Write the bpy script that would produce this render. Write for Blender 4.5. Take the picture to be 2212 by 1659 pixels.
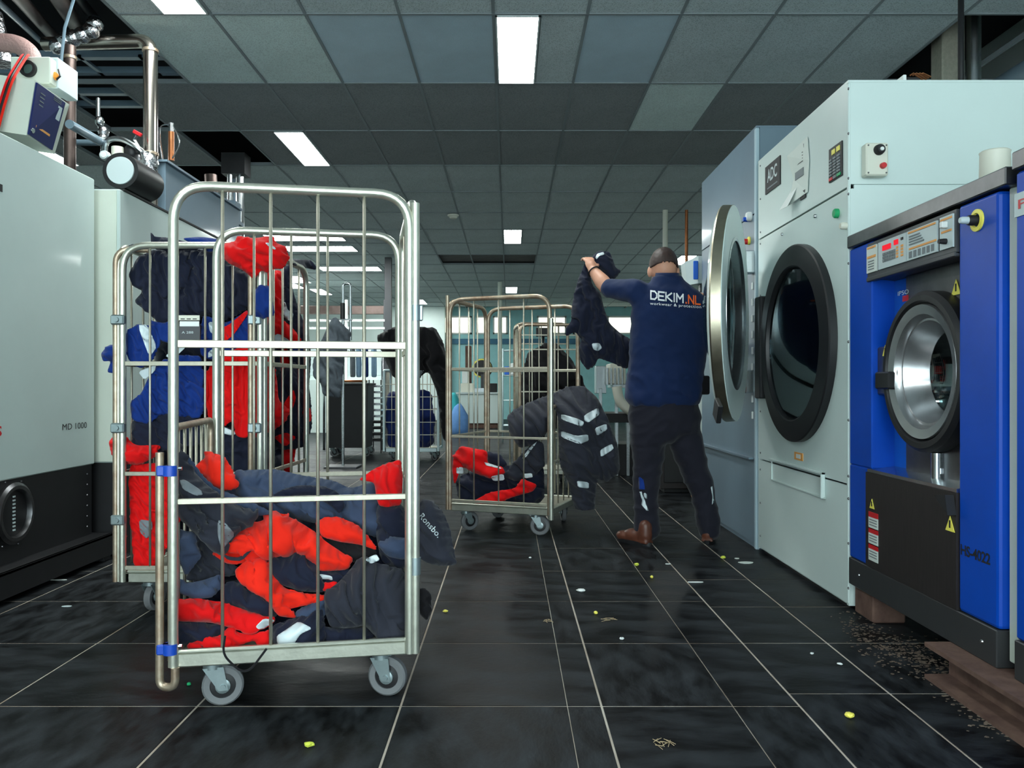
import bpy, bmesh, math, random
import numpy as np
from mathutils import Vector, Matrix, Quaternion, noise as mnoise
from mathutils.bvhtree import BVHTree

random.seed(7)
for _o in list(bpy.data.objects):
    bpy.data.objects.remove(_o)
S = bpy.context.scene
C = S.collection
PI = math.pi

# ------------------------------------------------------------------ camera
F, CX, CY, HC = 1750.0, 1100.0, 835.0, 1.0          # photo pixels, 2212 x 1659
cd = bpy.data.cameras.new('camera')
cd.sensor_width = 36.0
cd.lens = F / 2212 * 36.0
cd.shift_x = 6.0 / 2212
cd.shift_y = 5.5 / 2212
cd.clip_start = 0.05
cd.clip_end = 200
co = bpy.data.objects.new('camera', cd)
co.location = (0, 0, HC)
co.rotation_euler = (PI / 2, 0, 0)
C.objects.link(co)
S.camera = co

# ------------------------------------------------------------------ world, exposure
W = bpy.data.worlds.new('world')
S.world = W
W.use_nodes = True
W.node_tree.nodes['Background'].inputs[0].default_value = (0.80, 0.97, 1.0, 1)
W.node_tree.nodes['Background'].inputs[1].default_value = 7.0
S.view_settings.view_transform = 'Standard'
S.view_settings.look = 'None'
S.view_settings.gamma = 1.0
S.view_settings.use_curve_mapping = False
S.view_settings.exposure = 0.0
LAMP = 46.0                                            # radiance of the ceiling diffusers

# ------------------------------------------------------------------ pixel helpers
def cam(px, py, Y):
    return Vector(((px - CX) / F * Y, Y, HC - (py - CY) / F * Y))
def onX(px, X):                                       # depth where a pixel column meets the plane x = X
    return X * F / (px - CX)
def zat(py, Y):
    return HC - (py - CY) / F * Y
def xat(px, Y):
    return (px - CX) / F * Y

# ------------------------------------------------------------------ materials
def lin(c):
    def f(v):
        v = v / 255.0
        return v / 12.92 if v <= 0.04045 else ((v + 0.055) / 1.055) ** 2.4
    return (f(c[0]), f(c[1]), f(c[2]), 1.0)

def mat(name, col, rough=0.5, metal=0.0, var=0.0, vscale=6.0, bump=0.0, bscale=60.0, spec=0.5, col2=None, stretch=None, coat=0.0, rvar=0.0):
    m = bpy.data.materials.new(name)
    m.use_nodes = True
    nt = m.node_tree
    b = nt.nodes['Principled BSDF']
    b.inputs['Roughness'].default_value = rough
    b.inputs['Metallic'].default_value = metal
    b.inputs['Specular IOR Level'].default_value = spec
    if coat:
        b.inputs['Coat Weight'].default_value = coat
        b.inputs['Coat Roughness'].default_value = 0.08
    c = lin(col)
    b.inputs['Base Color'].default_value = c
    tc = None
    def coords():
        nonlocal tc
        if tc is None:
            t = nt.nodes.new('ShaderNodeTexCoord')
            tc = t.outputs['Object']
            if stretch:
                mp = nt.nodes.new('ShaderNodeMapping')
                mp.inputs['Scale'].default_value = stretch
                nt.links.new(tc, mp.inputs[0])
                tc = mp.outputs[0]
        return tc
    if var or col2 or rvar:
        n = nt.nodes.new('ShaderNodeTexNoise')
        n.inputs['Scale'].default_value = vscale
        n.inputs['Detail'].default_value = 6
        n.inputs['Roughness'].default_value = 0.62
        nt.links.new(coords(), n.inputs['Vector'])
        r = nt.nodes.new('ShaderNodeValToRGB')
        r.color_ramp.elements[0].position = 0.3
        r.color_ramp.elements[1].position = 0.72
        if col2:
            r.color_ramp.elements[0].color = c
            r.color_ramp.elements[1].color = lin(col2)
        else:
            r.color_ramp.elements[0].color = tuple(x * (1 - var) for x in c[:3]) + (1,)
            r.color_ramp.elements[1].color = tuple(min(1, x * (1 + var)) for x in c[:3]) + (1,)
        nt.links.new(n.outputs['Fac'], r.inputs[0])
        nt.links.new(r.outputs[0], b.inputs['Base Color'])
        if rvar:
            mr = nt.nodes.new('ShaderNodeMapRange')
            mr.inputs['To Min'].default_value = max(0.02, rough - rvar)
            mr.inputs['To Max'].default_value = min(1, rough + rvar)
            mr.inputs['From Min'].default_value = 0.3
            mr.inputs['From Max'].default_value = 0.7
            nt.links.new(n.outputs['Fac'], mr.inputs[0])
            nt.links.new(mr.outputs[0], b.inputs['Roughness'])
    if bump:
        n2 = nt.nodes.new('ShaderNodeTexNoise')
        n2.inputs['Scale'].default_value = bscale
        n2.inputs['Detail'].default_value = 4
        nt.links.new(coords(), n2.inputs['Vector'])
        bp = nt.nodes.new('ShaderNodeBump')
        bp.inputs['Strength'].default_value = bump
        bp.inputs['Distance'].default_value = 0.01
        nt.links.new(n2.outputs['Fac'], bp.inputs['Height'])
        nt.links.new(bp.outputs[0], b.inputs['Normal'])
    return m

def emit(name, col, s):
    m = bpy.data.materials.new(name)
    m.use_nodes = True
    nt = m.node_tree
    nt.nodes.remove(nt.nodes['Principled BSDF'])
    e = nt.nodes.new('ShaderNodeEmission')
    e.inputs[0].default_value = (col[0], col[1], col[2], 1)
    e.inputs[1].default_value = s
    nt.links.new(e.outputs[0], nt.nodes['Material Output'].inputs[0])
    return m

def glass(name, tint=(0.8, 0.85, 0.85), gloss=0.09, rough=0.03):
    m = bpy.data.materials.new(name)
    m.use_nodes = True
    nt = m.node_tree
    nt.nodes.remove(nt.nodes['Principled BSDF'])
    t = nt.nodes.new('ShaderNodeBsdfTransparent')
    t.inputs[0].default_value = tint + (1,)
    g = nt.nodes.new('ShaderNodeBsdfGlossy')
    g.inputs['Roughness'].default_value = rough
    g.inputs[0].default_value = (0.9, 1, 1, 1)
    fr = nt.nodes.new('ShaderNodeFresnel')
    fr.inputs[0].default_value = 1.5
    ad = nt.nodes.new('ShaderNodeMath')
    ad.operation = 'MULTIPLY_ADD'
    ad.inputs[1].default_value = 0.7
    ad.inputs[2].default_value = gloss
    nt.links.new(fr.outputs[0], ad.inputs[0])
    mx = nt.nodes.new('ShaderNodeMixShader')
    nt.links.new(ad.outputs[0], mx.inputs[0])
    nt.links.new(t.outputs[0], mx.inputs[1])
    nt.links.new(g.outputs[0], mx.inputs[2])
    nt.links.new(mx.outputs[0], nt.nodes['Material Output'].inputs[0])
    return m

def speckle(name, col, dark, scale=160, rough=0.9, amount=0.6, bump=0.25):
    """mineral-fibre tile: fine dark fissures on a plain colour"""
    m = mat(name, col, rough, var=0.10, vscale=2.2)
    nt = m.node_tree
    b = nt.nodes['Principled BSDF']
    old = b.inputs['Base Color'].links[0].from_socket
    t = nt.nodes.new('ShaderNodeTexCoord')
    n = nt.nodes.new('ShaderNodeTexNoise')
    n.inputs['Scale'].default_value = scale
    n.inputs['Detail'].default_value = 3
    nt.links.new(t.outputs['Object'], n.inputs['Vector'])
    r = nt.nodes.new('ShaderNodeValToRGB')
    r.color_ramp.elements[0].position = 0.36
    r.color_ramp.elements[0].color = (1, 1, 1, 1)
    r.color_ramp.elements[1].position = 0.5
    r.color_ramp.elements[1].color = (0, 0, 0, 1)
    nt.links.new(n.outputs['Fac'], r.inputs[0])
    ml = nt.nodes.new('ShaderNodeMath')
    ml.operation = 'MULTIPLY'
    ml.inputs[1].default_value = amount
    nt.links.new(r.outputs[0], ml.inputs[0])
    mx = nt.nodes.new('ShaderNodeMix')
    mx.data_type = 'RGBA'
    nt.links.new(ml.outputs[0], mx.inputs[0])
    nt.links.new(old, mx.inputs[6])
    mx.inputs[7].default_value = lin(dark)
    nt.links.new(mx.outputs[2], b.inputs['Base Color'])
    bp = nt.nodes.new('ShaderNodeBump')
    bp.inputs['Strength'].default_value = bump
    bp.inputs['Distance'].default_value = 0.004
    nt.links.new(n.outputs['Fac'], bp.inputs['Height'])
    nt.links.new(bp.outputs[0], b.inputs['Normal'])
    return m

M = {}
M['tile'] = mat('slate tile', (9, 10, 12), 0.46, col2=(36, 39, 44), vscale=3.6, bump=0.12, bscale=26, rvar=0.12, stretch=(1, 2.2, 1), spec=0.10)
M['tile2'] = mat('slate tile worn', (8, 9, 11), 0.5, col2=(32, 35, 39), vscale=5, bump=0.12, bscale=30, rvar=0.12, stretch=(2.4, 1, 1), spec=0.10)
M['grout'] = mat('pale grout', (138, 118, 98), 0.9, col2=(206, 198, 186), vscale=2.3)
for _k in ('tile', 'tile2'):
    for _n in M[_k].node_tree.nodes:
        if _n.type == 'VALTORGB':
            _n.color_ramp.elements[0].position = 0.40
            _n.color_ramp.elements[1].position = 0.80
            _n.color_ramp.elements[1].color = lin((58, 62, 66))
M['ceil_a'] = speckle('mineral tile grey', (186, 197, 199), (104, 110, 112))
M['ceil_b'] = speckle('mineral tile dark', (134, 138, 141), (76, 78, 80))
M['ceil_c'] = speckle('mineral tile pale', (206, 222, 220), (140, 150, 150))
M['ceil_m'] = speckle('perforated metal tile', (178, 198, 210), (124, 138, 150), scale=240, rough=0.42, amount=0.35, bump=0.05)
M['tbar'] = mat('ceiling tee', (122, 130, 134), 0.6)
M['slab'] = mat('dark void slab', (34, 36, 40), 0.9)
M['void'] = mat('missing tile board', (96, 92, 90), 0.9, var=0.2)
M['wall'] = mat('painted wall', (222, 236, 232), 0.7, var=0.05, vscale=1.5)
M['wallteal'] = mat('teal wall', (150, 205, 208), 0.6, var=0.06)
M['lamp'] = emit('diffuser light', (0.93, 1.0, 0.97), LAMP)
M['lampframe'] = mat('white lamp frame', (200, 208, 208), 0.5)
M['mach'] = mat('pale grey enamel', (186, 202, 199), 0.36, var=0.04, vscale=2.0, coat=0.2)
M['machw'] = mat('white enamel', (204, 219, 216), 0.38, var=0.03, vscale=2.0, coat=0.2)
M['machg'] = mat('blue grey enamel', (106, 126, 140), 0.38, var=0.06, vscale=3, coat=0.15)
M['cream'] = mat('cream enamel', (204, 212, 200), 0.42, var=0.03)
M['black'] = mat('black steel', (20, 20, 23), 0.5, var=0.3, vscale=8)
M['dark'] = mat('dark recess', (16, 16, 18), 0.8)
M['rubber'] = mat('black rubber', (24, 24, 27), 0.45)
M['blue'] = mat('blue enamel', (0, 68, 176), 0.42, var=0.10, vscale=3, coat=0.0, spec=0.3)
M['blue2'] = mat('light blue panel', (6, 92, 200), 0.35)
M['steel'] = mat('brushed steel', (190, 196, 198), 0.26, 1.0, var=0.12, vscale=30, stretch=(1, 1, 12))
M['steelb'] = mat('satin steel', (170, 172, 174), 0.26, 0.85, var=0.1, vscale=20)
M['steeld'] = mat('dark stainless', (112, 112, 114), 0.34, 1.0, var=0.16, vscale=14)
M['steelt'] = mat('tarnished steel rim', (188, 180, 158), 0.34, 1.0, var=0.15, vscale=10)
M['galv'] = mat('galvanised tube', (200, 202, 188), 0.30, 0.78, var=0.10, vscale=18, bump=0.05, bscale=90)
M['galvw'] = mat('galvanised wire', (180, 176, 160), 0.40, 0.7, var=0.12, vscale=40)
M['rusty'] = mat('browned tube', (144, 118, 98), 0.38, 0.7, col2=(190, 180, 160), vscale=14)
M['charc'] = mat('charcoal panel', (62, 64, 68), 0.45, var=0.06)
M['brownblk'] = mat('brown black steel panel', (48, 43, 43), 0.42, 0.3, var=0.22, vscale=16, stretch=(6, 6, 0.6))
M['plinth'] = mat('dark grey plinth', (44, 45, 47), 0.5, var=0.12)
M['rust'] = mat('rusty beam', (74, 50, 44), 0.8, col2=(112, 86, 74), vscale=12)
M['white'] = mat('white plastic', (225, 230, 228), 0.45)
M['offwhite'] = mat('off white plastic', (214, 214, 200), 0.45)
M['paper'] = mat('paper', (206, 214, 208), 0.7, var=0.03)
M['label'] = mat('pale label', (190, 204, 206), 0.5)
M['ink'] = mat('black ink', (18, 18, 22), 0.6)
M['inkgrey'] = mat('grey ink', (110, 118, 122), 0.6)
M['orange'] = mat('orange print', (226, 158, 84), 0.6)
M['red'] = mat('red plastic', (196, 26, 34), 0.4)
M['redled'] = emit('red led digits', (1.0, 0.03, 0.05), 0.9)
M['yellow'] = mat('yellow plastic', (238, 226, 96), 0.45)
M['green'] = mat('green plastic', (24, 156, 96), 0.4)
M['copper'] = mat('copper pipe', (176, 112, 74), 0.35, 0.9, var=0.2, vscale=12)
M['pipe'] = mat('stainless pipe', (196, 186, 176), 0.24, 1.0, var=0.1, vscale=8)
M['piped'] = mat('dull brown pipe', (98, 84, 80), 0.4, 0.8, var=0.2, vscale=9)
M['foil'] = mat('foil wrap', (190, 190, 194), 0.2, 1.0, bump=0.9, bscale=45)
M['wheel'] = mat('grey tyre', (104, 106, 108), 0.6, var=0.08)
M['caster'] = mat('zinc caster', (150, 164, 166), 0.35, 0.7, var=0.1, vscale=20)
M['clip'] = mat('blue plastic clip', (16, 66, 168), 0.4)
M['skyglass'] = emit('bright window pane', (0.93, 1.0, 0.78), 2.2)
M['glass'] = glass('door glass', (0.62, 0.66, 0.68), 0.07)
M['glassd'] = glass('dark door glass', (0.42, 0.45, 0.48), 0.09)
M['shoe'] = mat('brown leather', (92, 52, 38), 0.4, var=0.25, vscale=20)
M['skin'] = mat('skin', (206, 150, 124), 0.5, var=0.06, vscale=14)
M['hair'] = mat('dark brown hair', (52, 34, 30), 0.6, var=0.35, vscale=60)
def cloth(name, c, var=0.14):
    m = mat(name, c, 0.82, var=var, vscale=9, spec=0.2)
    nt = m.node_tree
    nt.nodes['Principled BSDF'].inputs['Sheen Weight'].default_value = 0.12
    nt.nodes['Principled BSDF'].inputs['Sheen Roughness'].default_value = 0.5
    t = nt.nodes.new('ShaderNodeTexCoord')
    n1 = nt.nodes.new('ShaderNodeTexNoise')
    n1.noise_type = 'RIDGED_MULTIFRACTAL'
    n1.inputs['Scale'].default_value = 11
    n1.inputs['Detail'].default_value = 3
    n1.inputs['Distortion'].default_value = 0.6
    n2 = nt.nodes.new('ShaderNodeTexNoise')
    n2.inputs['Scale'].default_value = 420
    prev = None
    for n, st, ds in ((n1, 0.55, 0.012), (n2, 0.16, 0.004)):
        nt.links.new(t.outputs['Object'], n.inputs['Vector'])
        bp = nt.nodes.new('ShaderNodeBump')
        bp.inputs['Strength'].default_value = st
        bp.inputs['Distance'].default_value = ds
        nt.links.new(n.outputs['Fac'], bp.inputs['Height'])
        if prev: nt.links.new(prev.outputs[0], bp.inputs['Normal'])
        prev = bp
    nt.links.new(prev.outputs[0], nt.nodes['Principled BSDF'].inputs['Normal'])
    return m
M['c_navy'] = cloth('navy cloth', (21, 26, 45))
M['c_navyb'] = cloth('faded navy cloth', (54, 66, 90))
M['c_blue'] = cloth('royal blue cloth', (8, 44, 116))
M['c_char'] = cloth('charcoal cloth', (38, 40, 50))
M['c_black'] = cloth('black cloth', (15, 14, 18))
M['c_red'] = cloth('red cloth', (214, 5, 8), 0.06)
M['c_orange'] = cloth('orange red cloth', (228, 34, 12), 0.06)
M['c_grey'] = cloth('grey cloth', (118, 126, 132))
M['c_denim'] = cloth('grey denim', (84, 92, 100), 0.3)
M['refl'] = mat('silver reflective strip', (196, 208, 212), 0.45, 0.1, var=0.06, vscale=30)
M['c_polo'] = cloth('dark blue polo cloth', (15, 34, 72), 0.08)
M['c_trou'] = cloth('dark navy trouser cloth', (27, 27, 38), 0.12)

# ------------------------------------------------------------------ mesh helpers
def box(bm, x0, x1, y0, y1, z0, z1, bev=0.0, mtx=None, seg=1):
    r = bmesh.ops.create_cube(bm, size=1.0)
    vs = r['verts']
    sx, sy, sz = x1 - x0, y1 - y0, z1 - z0
    for v in vs:
        v.co = Vector((x0 + (v.co.x + .5) * sx, y0 + (v.co.y + .5) * sy, z0 + (v.co.z + .5) * sz))
    if bev:
        es = set()
        for v in vs:
            es.update(v.link_edges)
        rr = bmesh.ops.bevel(bm, geom=list(es), offset=min(bev, 0.45 * min(sx, sy, sz)), segments=seg, affect='EDGES', profile=0.5)
        vs = list({v for f in rr['faces'] for v in f.verts} | {v for v in vs if v.is_valid})
    if mtx is not None:
        bmesh.ops.transform(bm, matrix=mtx, verts=vs)
    return bm

def frames(pts, closed=False):
    n = len(pts)
    T = []
    for i in range(n):
        if closed:
            d = pts[(i + 1) % n] - pts[i - 1]
        else:
            d = pts[min(i + 1, n - 1)] - pts[max(i - 1, 0)]
        T.append(d.normalized() if d.length > 1e-9 else Vector((0, 0, 1)))
    a = Vector((0, 0, 1)) if abs(T[0].z) < 0.9 else Vector((1, 0, 0))
    N = [(a - T[0] * a.dot(T[0])).normalized()]
    for i in range(1, n):
        q = T[i - 1].rotation_difference(T[i])
        v = q @ N[-1]
        N.append((v - T[i] * v.dot(T[i])).normalized())
    return T, N

def tube(bm, pts, r, seg=8, closed=False, caps=True):
    pts = [Vector(p) for p in pts]
    T, N = frames(pts, closed)
    rings = []
    for i, p in enumerate(pts):
        B = T[i].cross(N[i])
        rr = r[i] if isinstance(r, (list, tuple)) else r
        rings.append([bm.verts.new(p + (N[i] * math.cos(2 * PI * k / seg) + B * math.sin(2 * PI * k / seg)) * rr) for k in range(seg)])
    m = len(pts)
    for i in range(m if closed else m - 1):
        a, b = rings[i], rings[(i + 1) % m]
        for k in range(seg):
            f = bm.faces.new((a[k], a[(k + 1) % seg], b[(k + 1) % seg], b[k]))
            f.smooth = True
    if caps and not closed:
        bm.faces.new(list(reversed(rings[0])))
        bm.faces.new(rings[-1])
    return bm

def fillet(pts, rad, n=6):
    pts = [Vector(p) for p in pts]
    out = [pts[0]]
    for i in range(1, len(pts) - 1):
        p, a, b = pts[i], pts[i - 1], pts[i + 1]
        da, db = (a - p), (b - p)
        r = min(rad, da.length * .48, db.length * .48)
        s, e = p + da.normalized() * r, p + db.normalized() * r
        for k in range(n + 1):
            t = k / n
            out.append(s * (1 - t) ** 2 + p * 2 * t * (1 - t) + e * t * t)
    out.append(pts[-1])
    return out

def lathe(bm, prof, c, axis, seg=48, close=False):
    """prof: list of (radius, height along axis)"""
    c = Vector(c)
    ax = Vector(axis).normalized()
    a = Vector((0, 0, 1)) if abs(ax.z) < 0.9 else Vector((0, 1, 0))
    u = (a - ax * a.dot(ax)).normalized()
    w = ax.cross(u)
    rings = []
    for r, h in prof:
        if r < 1e-6:
            rings.append([bm.verts.new(c + ax * h)])
        else:
            rings.append([bm.verts.new(c + ax * h + (u * math.cos(2 * PI * k / seg) + w * math.sin(2 * PI * k / seg)) * r) for k in range(seg)])
    m = len(rings)
    for i in range(m if close else m - 1):
        a_, b_ = rings[i], rings[(i + 1) % m]
        for k in range(seg):
            k2 = (k + 1) % seg
            if len(a_) == 1 and len(b_) == 1:
                continue
            if len(a_) == 1:
                f = bm.faces.new((a_[0], b_[k2], b_[k]))
            elif len(b_) == 1:
                f = bm.faces.new((a_[k], a_[k2], b_[0]))
            else:
                f = bm.faces.new((a_[k], a_[k2], b_[k2], b_[k]))
            f.smooth = True
    return bm

def prism(bm, poly, ex):
    """closed prism from a planar 3-D polygon extruded by ex"""
    ex = Vector(ex)
    a = [bm.verts.new(Vector(p)) for p in poly]
    b = [bm.verts.new(Vector(p) + ex) for p in poly]
    n = len(a)
    bm.faces.new(list(reversed(a)))
    bm.faces.new(b)
    for i in range(n):
        bm.faces.new((a[i], a[(i + 1) % n], b[(i + 1) % n], b[i]))
    return bm

def holed(bm, y0, y1, z0, z1, cy, cz, r, x0, x1, seg=64):
    """plate between planes x0 and x1, rectangle y0..z1 with a round hole"""
    def edge(a):
        d = Vector((math.cos(a), math.sin(a)))
        t = 1e9
        if d.x > 1e-9: t = min(t, (y1 - cy) / d.x)
        if d.x < -1e-9: t = min(t, (y0 - cy) / d.x)
        if d.y > 1e-9: t = min(t, (z1 - cz) / d.y)
        if d.y < -1e-9: t = min(t, (z0 - cz) / d.y)
        return (cy + d.x * t, cz + d.y * t)
    angs = [2 * PI * k / seg for k in range(seg)]
    angs += [math.atan2(z - cz, y - cy) % (2 * PI) for y in (y0, y1) for z in (z0, z1)]
    angs = sorted(angs)
    I, O, I2, O2 = [], [], [], []
    for a in angs:
        iy, iz = cy + r * math.cos(a), cz + r * math.sin(a)
        oy, oz = edge(a)
        I.append(bm.verts.new((x0, iy, iz))); O.append(bm.verts.new((x0, oy, oz)))
        I2.append(bm.verts.new((x1, iy, iz))); O2.append(bm.verts.new((x1, oy, oz)))
    n = len(angs)
    for i in range(n):
        j = (i + 1) % n
        bm.faces.new((I[i], O[i], O[j], I[j]))
        bm.faces.new((I2[i], I2[j], O2[j], O2[i]))
        bm.faces.new((I[i], I[j], I2[j], I2[i]))
        bm.faces.new((O[i], O2[i], O2[j], O[j]))
    return bm

def B():
    return bmesh.new()

WM = {}                                               # world matrices of the roots and parts
def wm(o):
    return WM.get(o.name, Matrix.Identity(4))
def obj(name, bm, m, parent=None, local=False, smooth=False):
    """one mesh object; bm holds world coordinates unless local"""
    bmesh.ops.recalc_face_normals(bm, faces=bm.faces[:])
    if parent is not None and not local:
        bm.transform(wm(parent).inverted())
    me = bpy.data.meshes.new(name)
    if smooth:
        for f in bm.faces: f.smooth = True
    else:
        for e in bm.edges:
            if len(e.link_faces) == 2 and e.calc_face_angle(0) > 0.62: e.smooth = False
    bm.to_mesh(me)
    bm.free()
    for mm in (m if isinstance(m, (list, tuple)) else [m]):
        me.materials.append(mm)
    o = bpy.data.objects.new(name, me)
    C.objects.link(o)
    if parent is not None:
        o.parent = parent
        WM[o.name] = wm(parent)
    return o
def tag(o, label, cat, group=None):
    o['label'] = label
    o['category'] = cat
    if group: o['group'] = group
    return o
def thing(name, label, cat, loc=(0, 0, 0), rz=0.0, group=None):
    o = bpy.data.objects.new(name, None)
    o.empty_display_size = 0.1
    o.location = loc
    o.rotation_euler = (0, 0, rz)
    C.objects.link(o)
    WM[o.name] = Matrix.Translation(Vector(loc)) @ Matrix.Rotation(rz, 4, 'Z')
    return tag(o, label, cat, group)
def single(name, bm, m, label, cat, group=None, base=None, smooth=False):
    """a thing that is one mesh; its origin is put at its base"""
    if base is None:
        xs = [v.co.x for v in bm.verts]; ys = [v.co.y for v in bm.verts]; zs = [v.co.z for v in bm.verts]
        base = ((min(xs) + max(xs)) / 2, (min(ys) + max(ys)) / 2, min(zs))
    bm.transform(Matrix.Translation(-Vector(base)))
    o = obj(name, bm, m, None, True, smooth)
    o.location = base
    WM[o.name] = Matrix.Translation(Vector(base))
    return tag(o, label, cat, group)
def structure(name, bm, m, parent=None):
    o = obj(name, bm, m, parent)
    o['kind'] = 'structure'
    return o
def tri_text(body, size, bold=0.0, extrude=0.001, spacing=1.0, shear=0.0):
    cu = bpy.data.curves.new('text', 'FONT')
    cu.body = body
    cu.size = size
    cu.offset = bold
    cu.extrude = extrude
    cu.space_character = spacing
    cu.shear = shear
    cu.resolution_u = 3
    cu.align_x = 'CENTER'
    cu.align_y = 'CENTER'
    t = bpy.data.objects.new('text', cu)
    C.objects.link(t)
    dg = bpy.context.evaluated_depsgraph_get()
    me = bpy.data.meshes.new_from_object(t.evaluated_get(dg))
    bpy.data.objects.remove(t)
    bm = B()
    bm.from_mesh(me)
    bpy.data.meshes.remove(me)
    return bm
def axes(x, y, o):
    x, y = Vector(x), Vector(y)
    z = x.cross(y)
    return Matrix(((x.x, y.x, z.x, o[0]), (x.y, y.y, z.y, o[1]), (x.z, y.z, z.z, o[2]), (0, 0, 0, 1)))
FACE_R = ((0, -1, 0), (0, 0, 1))                      # plane facing -X (machines on the right)
FACE_L = ((0, 1, 0), (0, 0, 1))                       # plane facing +X (machines on the left)
FACE_C = ((1, 0, 0), (0, 0, 1))                       # plane facing the camera
def text(name, body, width, face, at, m, parent, bold=0.0, height=None, spacing=1.0, ang=0.0, shear=0.0):
    bm = tri_text(body, 1.0, bold, 0.0, spacing, shear)
    xs = [v.co.x for v in bm.verts]; ys = [v.co.y for v in bm.verts]
    sx = width / max(1e-6, max(xs) - min(xs))
    sy = height / max(1e-6, max(ys) - min(ys)) if height else sx
    mx, my = (max(xs) + min(xs)) / 2, (max(ys) + min(ys)) / 2
    bm.transform(axes(face[0], face[1], at) @ Matrix.Rotation(ang, 4, 'Z') @ Matrix.Diagonal((sx, sy, 1, 1)) @ Matrix.Translation((-mx, -my, 0)))
    return obj(name, bm, m, parent)

# ------------------------------------------------------------------ the setting
XL, XR, YB, YF, ZC = -6.6, 4.4, -3.2, 25.0, 3.40
bm = B(); box(bm, XL, XR, YB, YF, -0.30, -0.0018)
floor = structure('floor', bm, M['grout'])
def tile_mesh(sx, sy, sz, bev, name):
    bm = B(); box(bm, -sx / 2, sx / 2, -sy / 2, sy / 2, -sz, 0, bev)
    me = bpy.data.meshes.new(name); bm.to_mesh(me); bm.free()
    return me
tile_cache = {}
def floor_tile(x0, x1, y0, y1, i):
    g = 0.0034
    thin = (0.182, 0.70)                              # narrow cut joints
    xa = x0 + (0.0012 if x0 in thin else g); xb = x1 - (0.0012 if x1 in thin else g)
    k = (round(xb - xa, 4), round(y1 - y0, 3), i % 2)
    if k not in tile_cache:
        me = tile_mesh(xb - xa, y1 - y0 - 2 * g, 0.012, 0.0012, 'floor_tile')
        me.materials.append(M['tile2' if i % 2 else 'tile'])
        tile_cache[k] = me
    o = bpy.data.objects.new('floor_tile', tile_cache[k])
    C.objects.link(o)
    o.parent = floor
    o.location = ((xa + xb) / 2, (y0 + y1) / 2, random.uniform(-0.0006, 0.0))
xl = [-4.77, -4.14, -3.505, -2.87, -2.24, -1.607, -0.977, -0.340, 0.182, 0.289, 0.70, 0.91]
rl = [0.676 + 0.62 * k for k in range(20)]
n = 0
for a, b in zip(xl, xl[1:]):
    for c, d in zip(rl, rl[1:]):
        if d > 1.8 or abs(a) < 1.2:
            floor_tile(a, b, c, d, random.randint(0, 7)); n += 1
xr = [0.91, 1.24, 1.77, 2.30]
rr_ = [0.56 + 0.52 * k for k in range(23)]
for a, b in zip(xr, xr[1:]):
    for c, d in zip(rr_, rr_[1:]):
        if a < 1.7 or d > 6.3:
            floor_tile(a, b, c, d, random.randint(0, 7)); n += 1
bm = B(); box(bm, XL, XR, rl[-1] + .01, YF, -0.004, -0.0004)
box(bm, 2.30, XR, YB, rl[-1] + .01, -0.004, -0.0004)
box(bm, XL, xl[0], YB, rl[-1] + .01, -0.004, -0.0004)
box(bm, xl[0], 2.30, YB, 0.56, -0.004, -0.0004)
ff = obj('floor_surface', bm, M['tile'], floor)

# ceiling: tee grid with separate lay-in panels
TX, TY, X0, Y0 = 0.606, 1.19, -0.102, 5.217
bm = B()
kx = range(-10, 8); ky = range(-7, 17)
for i in kx:
    x = X0 + i * TX
    y0 = YB
    if x < -2.6: y0 = Y0 + TY
    box(bm, x - 0.010, x + 0.010, y0, YF, ZC - 0.004, ZC + 0.03)
for j in ky:
    y = Y0 + j * TY
    box(bm, XL if y > Y0 + TY - .1 else X0 - 4 * TX, XR, y - 0.010, y + 0.010, ZC - 0.005, ZC + 0.03)
ceiling = structure('ceiling', bm, M['tbar'])
bm = B(); box(bm, XL, XR, YB, YF, ZC + 0.75, ZC + 0.95)
structure('ceiling_slab', bm, M['slab'], ceiling)
pan = {}
for k in ('ceil_a', 'ceil_b', 'ceil_c', 'ceil_m', 'void'):
    me = tile_mesh(TX - 0.014, TY - 0.014, 0.016, 0.003, 'ceiling_tile'); me.materials.append(M[k]); pan[k] = me
    me = tile_mesh(TX / 2 - 0.012, TY - 0.014, 0.016, 0.003, 'ceiling_tile'); me.materials.append(M[k]); pan[k + 'h'] = me
# lamps the photograph shows, by ceiling cell; then the two off the picture that continue the same rows of lamps
LIGHTS = {(0, 0): 'L', (-4, -1): 'R', (-4, 2): 'R', (0, 6): 'L', (0, 12): 'L', (-8, 2): 'L', (0, -6): 'L', (-4, -4): 'R'}
OFFSCREEN = {(0, -6), (-4, -4)}
HOLES = {(5, 0), (6, 0), (-6, 1), (-5, 2), (-7, 2), (-6, 3)}
VOID = {(-2, 8), (-1, 8), (0, 8)}
MAT = {(-1, 0): 'ceil_m', (-2, 0): 'ceil_m', (1, 0): 'ceil_m', (-3, 0): 'ceil_c', (-4, 0): 'ceil_c', (2, 1): 'ceil_c', (-5, 2): 'ceil_a'}
n = 0
for j in range(-7, 16):
    for i in range(-10, 7):
        if i < -4 and j < 1: continue
        xa, ya = X0 + i * TX, Y0 + j * TY
        if (i, j) in HOLES: continue
        yc = ya + TY / 2
        if j > 6 and (xa > 0.42 * yc or xa < -0.42 * yc - 1): continue
        k = MAT.get((i, j))
        if k is None:
            k = 'void' if (i, j) in VOID else ('ceil_a' if (j <= 0 or j >= 3) else 'ceil_b')
        half = (i, j) in LIGHTS
        o = bpy.data.objects.new('ceiling_tile', pan[k + ('h' if half else '')])
        C.objects.link(o)
        o.parent = ceiling
        xx = xa + TX / 2
        if half:
            xx = xa + (0.75 if LIGHTS[(i, j)] == 'L' else 0.25) * TX
        o.location = (xx, yc, ZC + 0.018 + (0.05 if k == 'void' else 0))
        n += 1
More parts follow.
